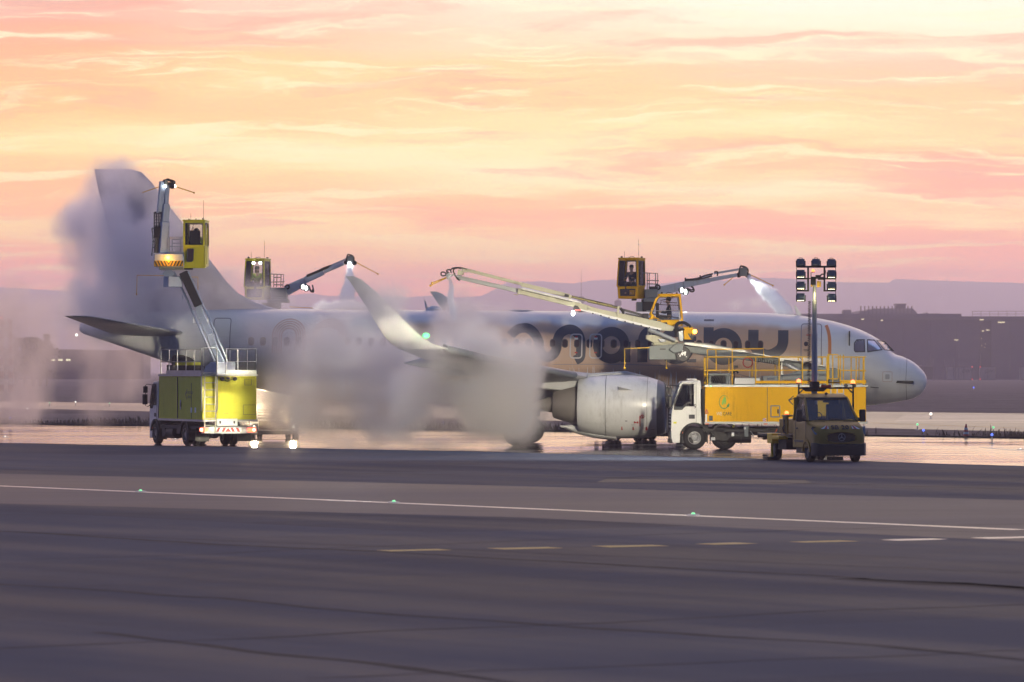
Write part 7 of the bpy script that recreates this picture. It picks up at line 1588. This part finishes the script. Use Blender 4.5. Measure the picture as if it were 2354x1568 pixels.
# mast
MD = 163.9; ms_w = W(1871.5, 900, MD); mx = ms_w.x
mast = lambda z, dx=0.0, dd=0.0: VR.I @ Vector((mx + dx, MD + dd, z))
zq = lambda y: W(0, y, MD).z
mb = MB(); mb.cyl(mast(.96), mast(zq(770)), .105, n=18); mb.cyl(mast(zq(770)), mast(zq(768)), .115, n=18); mb.cyl(mast(zq(770)), mast(zq(690)), .085, n=16); mb.cyl(mast(zq(690)), mast(zq(655)), .065, n=16); mb.box(mast(.2 + 2.25), (.1, .1, .1)); m_ = mb.build('mast', M['steel'], vn)
mb = MB(); mb.cyl(mast(zq(893)), mast(zq(900)), .5, .35, n=4); mb.box(mast(zq(888)), (.3, .3, .35)); mb.build('mast_base', M['dark'], vn, bevel=.02)
mb = MB(); pts = []
for i in range(420):
    t = i / 419; z = zq(692) + (zq(885) - zq(692)) * t; a = i * .75; r = .05
    pts.append(mast(z, -.18 - .03 * t + r * math.cos(a), r * math.sin(a)))
mb.tube(pts, .012, 4); mb.build('coiled_cable', M['black'], m_)
zz = lambda x, y, dd=0.0: VR.I @ W(*z8(x, y), MD + dd)
mb = MB(); br = lambda a, b, w=.05: mb.beam(zz(*a), zz(*b), w, w)
br((545, 258), (1010, 258), .07); br((683, 258), (683, 548), .055); br((875, 258), (875, 548), .055)
for y in (398, 540): br((545, y), (690, y), .055); br((868, y), (1010, y), .055)
for x in (548, 1008): br((x, 180), (x, 655), .015)
fr = mb.build('light_frame', M['dark'], vn, smooth=0)
mb = MB()
def vbx(x0, y0, x1, y1, d0, d1): 
    a, b = W(*z8(x0, y1), MD + d0), W(*z8(x1, y0), MD + d0); vs = [(x, d, z) for x in (a.x, b.x) for d in (MD + d0, MD + d1) for z in (a.z, b.z)]
    mb.add([VR.I @ Vector(v) for v in vs], [(0, 1, 3, 2), (4, 6, 7, 5), (0, 4, 5, 1), (2, 3, 7, 6), (0, 2, 6, 4), (1, 5, 7, 3)])
vbx(722, 375, 775, 470, -.1, .2); vbx(775, 355, 835, 400, -.12, .15); vbx(800, 378, 870, 412, -.06, .1); vbx(714, 325, 722, 470, -.08, -.04); vbx(690, 390, 735, 402, -.03, .03)
mb.tube([zz(p.x, p.y, -.1) for p in smoothpath([(830, 360), (850, 345), (880, 345), (885, 300)], 5)], .025, 5); mb.build('tilt_head', M['black'], fr, smooth=0)
mb = MB()
for x0, y0, x1, y1 in ((715, 440, 735, 495), (742, 455, 760, 500), (790, 425, 812, 500), (816, 430, 834, 495)): vbx(x0, y0, x1, y1, -.05, .05)
mb.build('lit_bracket', M['yrail'], fr, smooth=0)
beacon(fr, zz(742, 325, -.05), .8)
FL = [(596, 205), (777, 205), (958, 208), (597, 335), (960, 338), (597, 472), (960, 476), (597, 610), (960, 615)]
for i, (x, y) in enumerate(FL):
    mb = MB(); sc_ = 1.0
    T = Matrix.Translation(VR.I @ W(*z8(x, y), MD)) @ Matrix.Rotation(-hd, 4, 'Z') @ Matrix.Rotation(R(-16), 4, 'X')
    mb.M = T
    mb.box((0, .06, .0), (.28, .16, .25)); mb.box((0, -.04, .0), (.25, .06, .22))
    for k in range(8): mb.box((-.105 + k * .03, -.085, 0), (.008, .04, .2))
    f_ = mb.build('floodlight', M['flood'] if 'flood' in M else M['greyp'], fr, smooth=0, bevel=.01)
    mb = MB(T); 
    for s in (-1, 1): mb.beam((s * .155, 0, .05), (s * .155, 0, -.17), .015, .04); mb.cyl((s * .13, 0, .03), (s * .18, 0, .03), .025, n=8)
    mb.beam((-.155, 0, -.17), (.155, 0, -.17), .04, .02)
    if i < 3: mb.tube([(-.06, 0, .13), (-.06, 0, .165), (.06, 0, .165), (.06, 0, .13)], .012, 5)
    mb.build('yoke', M['black'], f_, smooth=0)
    mb = MB(T); mb.box((0, .145, 0), (.25, .012, .21))
    for k in range(4): mb.box((-.09 + k * .06, .10, -.128), (.045, .05, .012))
    mb.build('lens', M['lampy'], f_, smooth=0)
# the light these lamps throw towards the aircraft and the trucks
for x, z, tx, ty, tz, e, spr in ((10.4, 7.2, 8, 195, 1.8, 170, 60), (11.5, 7.2, 14, 190, 1.4, 125, 60), (10.4, 6.6, -3.5, 190, 0.6, 850, 52), (10.4, 7.4, -12.3, 195, 2.2, 75, 12), (11.5, 6.6, 19, 199, 2.5, 130, 60), (11.0, 6.2, 3, 169, 0, 700, 70)):
    lamp('floodlight_beam', 'AREA', VR.I @ Vector((x, MD + .35, z)), e, (1.0, .88, .66), vn, VR.I @ Vector((tx, ty, tz)), shape='RECTANGLE', size=.5, size_y=.5, spread=R(spr))
lamp('mast_work_light', 'POINT', VR.I @ W(*z8(775, 600), MD - .35), 16, (1, .85, .4), vn, shadow_soft_size=.08)

lamp('jet_light', 'SPOT', YR.at(*z4(420, 345), 187.9), 700, (1, .98, .92), yt, YR.at(*z4(470, 800), 188.3), spot_size=R(36), spot_blend=.7, shadow_soft_size=.05)  # added spot that brightens the thin jet; this nozzle carries no lamp
# ------------------------------------------------------------------ the air and the steam
def vol_mat(name, col, dens, g=0.3, attr=True):
    m = bpy.data.materials.new(name); m.use_nodes = True; t = m.node_tree; t.nodes.clear()
    v = t.nodes.new('ShaderNodeVolumePrincipled'); v.inputs['Color'].default_value = tuple(col) + (1,); v.inputs['Density'].default_value = dens
    v.inputs['Anisotropy'].default_value = g; v.inputs['Density Attribute'].default_value = 'density' if attr else ''
    o = t.nodes.new('ShaderNodeOutputMaterial'); t.links.new(v.outputs[0], o.inputs['Volume']); return m
HAZE = 0.00024
mb = MB(); mb.bb((-8500, -120, -1), (8500, 10100, 215))
hz = mb.build('haze', vol_mat('haze_air', (.74, .73, 1.0), HAZE, 0.8, False), smooth=0); hz['kind'] = 'stuff'; hz['label'] = 'thin lavender morning haze over the whole airfield'

def steam(name, label, blobs, voxel, amp, nscale, m, lo=.66, hi=.22, seed=0.0, stretch=(1, 1, 1), rough=.6, power=1.0, zmin=0.02):
    """A cloud with real volume: soft blobs at real places, broken up by turbulence, filled into a voxel grid.
    blob: centre, radii, strength"""
    mn = [min(b[0][i] - b[1][i] * 1.25 for b in blobs) for i in range(3)]; mx = [max(b[0][i] + b[1][i] * 1.25 for b in blobs) for i in range(3)]
    mn[2] = max(mn[2], zmin); org = Vector(((mn[0] + mx[0]) / 2, (mn[1] + mx[1]) / 2, mn[2]))
    vd = bpy.data.volumes.new(name); o = bpy.data.objects.new(name, vd); COL.objects.link(o); o.location = org; vd.materials.append(m)
    ng = bpy.data.node_groups.new(name, 'GeometryNodeTree'); ng.interface.new_socket('Geometry', in_out='INPUT', socket_type='NodeSocketGeometry'); ng.interface.new_socket('Geometry', in_out='OUTPUT', socket_type='NodeSocketGeometry')
    q = NT(ng); P0 = q.n('GeometryNodeInputPosition').outputs[0]; P = q.v('ADD', P0, tuple(org))
    warp = q.v('SCALE', q.v('SUBTRACT', q.noise(q.v('ADD', P, (seed * 3, 7, 1)), nscale * .5, 2.0, .5, col=True), (.5, .5, .5)))
    warp.node.inputs['Scale'].default_value = min(1.2 / max(nscale, .05), 5.0)
    PW = q.v('ADD', P, warp)
    tot = None
    for c, r, s in blobs:
        dd = q.v('MULTIPLY', q.v('SUBTRACT', PW, tuple(c)), tuple(1.0 / x for x in r)); e = q.mul(q.smooth(q.v('LENGTH', dd), 0.15, 1.0, 1.0, 0.0), s)
        tot = e if tot is None else q.m('ADD', tot, e)
    nz = q.noise(q.v('MULTIPLY', q.v('ADD', P, (seed * 13.1, seed * 5.3, seed * 2.7)), stretch), nscale, 8.0, rough)
    tn = q.m('SUBTRACT', 1.0, q.m('EXPONENT', q.mul(tot, -1.25)))
    nz = q.add(.5, q.mul(q.m('SUBTRACT', nz, .5), amp))
    th = q.m('SUBTRACT', nz, q.m('SUBTRACT', lo, q.mul(tn, .42)))
    den = q.mul(q.smooth(th, 0.0, hi), q.m('POWER', tn, power))
    vc = q.n('GeometryNodeVolumeCube'); q.put(vc.inputs['Density'], den)
    lmn = tuple(mn[i] - org[i] for i in range(3)); lmx = tuple(mx[i] - org[i] for i in range(3))
    vc.inputs['Min'].default_value = lmn; vc.inputs['Max'].default_value = lmx
    for i, a in enumerate('XYZ'): vc.inputs['Resolution ' + a].default_value = max(4, int((mx[i] - mn[i]) / voxel))
    sm = q.n('GeometryNodeSetMaterial'); sm.inputs['Material'].default_value = m; ng.links.new(vc.outputs[0], sm.inputs[0])
    ng.links.new(sm.outputs[0], q.n('NodeGroupOutput').inputs[0]); q.n('NodeGroupInput')
    md = o.modifiers.new('cloud', 'NODES'); md.node_group = ng
    tag(o, label, 'steam', kind='stuff'); return o
def B(xd, yd, d, rx, ry, rd, s=1.0):
    k = d / FPX; return (W(xd, yd, d), (rx * k, rd, ry * k), s)
V_thick = vol_mat('thick_steam', (.999, .978, .948), 1.7, .35)  # warm scatter tint stands in for warm light on the fog
V_mid = vol_mat('drifting_steam', (.999, .968, .93), .95, .4)  # scatter colour warmed to imitate lit fog
V_thin = vol_mat('thin_steam', (1.0, .91, .84), .5, .6)  # orange-pink backlight of the wisps is put into this scatter colour
V_plume = vol_mat('plume_steam', (.999, .98, .98), 2.3, .6)
V_jet = vol_mat('spray_jet', (.998, .998, .998), 14.0, .2)
V_pile = vol_mat('dense_small_steam', (.995, .99, .98), 5.0, .4)
# the big cloud over the near wing
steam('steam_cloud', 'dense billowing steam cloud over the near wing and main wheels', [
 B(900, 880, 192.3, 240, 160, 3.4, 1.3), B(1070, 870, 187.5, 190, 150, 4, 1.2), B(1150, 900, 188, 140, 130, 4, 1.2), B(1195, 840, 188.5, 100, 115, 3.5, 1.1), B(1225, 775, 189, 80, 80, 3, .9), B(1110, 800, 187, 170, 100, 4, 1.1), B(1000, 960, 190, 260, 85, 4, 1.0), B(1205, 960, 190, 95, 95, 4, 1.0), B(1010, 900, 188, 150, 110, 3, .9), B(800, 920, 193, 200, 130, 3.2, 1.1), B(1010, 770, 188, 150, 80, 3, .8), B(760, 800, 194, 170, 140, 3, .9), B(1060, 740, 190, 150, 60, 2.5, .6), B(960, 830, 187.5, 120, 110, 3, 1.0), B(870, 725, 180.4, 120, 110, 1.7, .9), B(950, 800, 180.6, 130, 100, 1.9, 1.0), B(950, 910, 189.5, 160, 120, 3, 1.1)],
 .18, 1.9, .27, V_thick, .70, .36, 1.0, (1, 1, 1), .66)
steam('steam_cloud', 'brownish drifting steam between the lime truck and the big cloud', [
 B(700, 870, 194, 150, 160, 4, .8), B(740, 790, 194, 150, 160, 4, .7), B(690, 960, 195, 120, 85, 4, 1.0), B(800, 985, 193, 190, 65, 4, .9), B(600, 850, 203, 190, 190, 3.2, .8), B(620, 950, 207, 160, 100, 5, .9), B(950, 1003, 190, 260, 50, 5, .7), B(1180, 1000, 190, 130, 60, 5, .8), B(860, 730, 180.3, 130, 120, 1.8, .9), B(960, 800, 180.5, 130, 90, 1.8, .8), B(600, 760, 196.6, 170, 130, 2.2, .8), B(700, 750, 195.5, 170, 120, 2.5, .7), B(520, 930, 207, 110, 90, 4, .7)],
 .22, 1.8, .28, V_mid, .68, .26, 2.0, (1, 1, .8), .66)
# the plume round the tail fin
steam('steam_plume', 'tall lavender steam plume wrapping the tail fin', [
 B(230, 480, 205, 125, 120, 6, .9), B(200, 560, 205, 120, 150, 6, 1.0), B(230, 650, 204, 160, 150, 6, 1.0), B(300, 560, 199.4, 150, 200, 2.4, 1.5), B(330, 690, 199.2, 210, 150, 2.4, 1.1), B(440, 720, 199.0, 210, 130, 2.2, .9), B(330, 450, 199.6, 130, 90, 2.4, 1.0), B(170, 530, 206, 85, 75, 5, .9), B(230, 740, 203, 170, 120, 6, .7), B(275, 425, 203, 120, 50, 4, .8), B(275, 425, 199.3, 150, 85, 2.4, 2.2), B(300, 480, 199.4, 140, 120, 2.2, 1.3), B(250, 520, 199.8, 110, 120, 2.2, 1.0), B(560, 750, 200.2, 170, 110, 2.4, .7), B(390, 840, 203, 190, 110, 3, .8), B(470, 640, 199.6, 120, 110, 1.8, .8)],
 .18, 1.7, .28, V_plume, .70, .36, 3.0, (1, 1, .9), .66)
steam('steam_wisps', 'thin pink steam wisps drifting low to the left of the tail', [
 B(40, 700, 212, 160, 120, 9, .7), B(100, 800, 214, 200, 150, 10, .8), B(250, 780, 210, 210, 140, 9, .8), B(40, 890, 214, 170, 140, 10, 1.0), B(180, 890, 212, 170, 120, 10, .7), B(300, 870, 208, 130, 140, 7, .9), B(90, 950, 214, 180, 70, 10, .8), B(260, 940, 210, 130, 70, 9, .6), B(20, 760, 212, 120, 110, 9, .7)],
 .33, 2.0, .20, V_thin, .74, .22, 4.0, (1.4, 1, .6), .64)
# where the far jets strike the aircraft, spray drifts over its back
steam('steam_pile', 'bright little heap of steam on the roof behind the wing tip', [B(770, 706, 203, 50, 20, 2, 1.0), B(800, 700, 203, 44, 24, 2, 1.0), B(745, 712, 203, 34, 14, 1.8, .8), B(830, 706, 203, 50, 18, 2, .8)],   .08, 1.2, 1.4, V_pile, .60, .2, 5.0)
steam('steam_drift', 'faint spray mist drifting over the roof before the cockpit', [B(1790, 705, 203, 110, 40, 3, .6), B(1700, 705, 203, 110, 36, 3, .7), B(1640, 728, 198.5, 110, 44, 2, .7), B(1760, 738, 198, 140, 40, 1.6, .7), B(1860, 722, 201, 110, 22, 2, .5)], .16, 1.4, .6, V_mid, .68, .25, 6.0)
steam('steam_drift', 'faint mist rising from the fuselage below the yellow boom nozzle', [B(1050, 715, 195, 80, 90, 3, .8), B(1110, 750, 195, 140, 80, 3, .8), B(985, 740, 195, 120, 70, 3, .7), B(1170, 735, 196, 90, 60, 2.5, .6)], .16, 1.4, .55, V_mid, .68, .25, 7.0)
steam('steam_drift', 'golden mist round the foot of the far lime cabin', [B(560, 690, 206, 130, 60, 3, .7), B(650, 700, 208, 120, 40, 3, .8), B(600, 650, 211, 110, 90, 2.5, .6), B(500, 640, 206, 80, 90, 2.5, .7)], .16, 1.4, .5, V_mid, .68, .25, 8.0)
def jet(label, a, b, r0, r1, d0, d1, fan=0, seed=1.0, n=10, s=1.0, bend=(0, 0)):
    bl = []
    for i in range(n):
        t = (i + .3) / n; x = a[0] + (b[0] - a[0]) * t + bend[0] * t * t; y = a[1] + (b[1] - a[1]) * t + bend[1] * t * t; r = r0 + (r1 - r0) * t
        d = d0 + (d1 - d0) * t; k = d / FPX; d = d0 + (d1 - d0) * t; bl.append((W(x, y, d), ((r + abs(b[0] - a[0]) / n * .6) * k, r * k + abs(d1 - d0) / n * .8, (r + abs(b[1] - a[1]) / n * .9) * k), s * (1.35 - 1.0 * t)))
    return steam('spray_jet', label, bl, .05, .6, 1.6, V_jet, .60, .25, seed)
jet('bright spray jet falling behind the near wing tip', (803, 616), (799, 702), 6, 30, 214.5, 204.5, seed=1.2, s=1.0)
jet('thin spray jet falling from the long cream boom', (1030, 644), (1042, 742), 5, 20, 188.1, 189.5, seed=2.2, s=.9)
jet('bluish spray jet fanning down onto the nose section', (1722, 637), (1805, 712), 5, 34, 209.3, 203, seed=3.2, s=.75, n=12, bend=(14, 14))
# smoke from the industrial roof
steam('smoke', 'pale smoke trail rising left from the industrial roof', [B(2098 - 14 * i, 700 - 7.5 * i + .5 * i * i * .3, 1890, 9 + 2.2 * i, 7 + 1.6 * i, 14, .9 - .05 * i) for i in range(9)], 1.6, 1.2, .06, vol_mat('far_smoke', (1, .9, .88), .035, .3), .66, .25, 9.0)
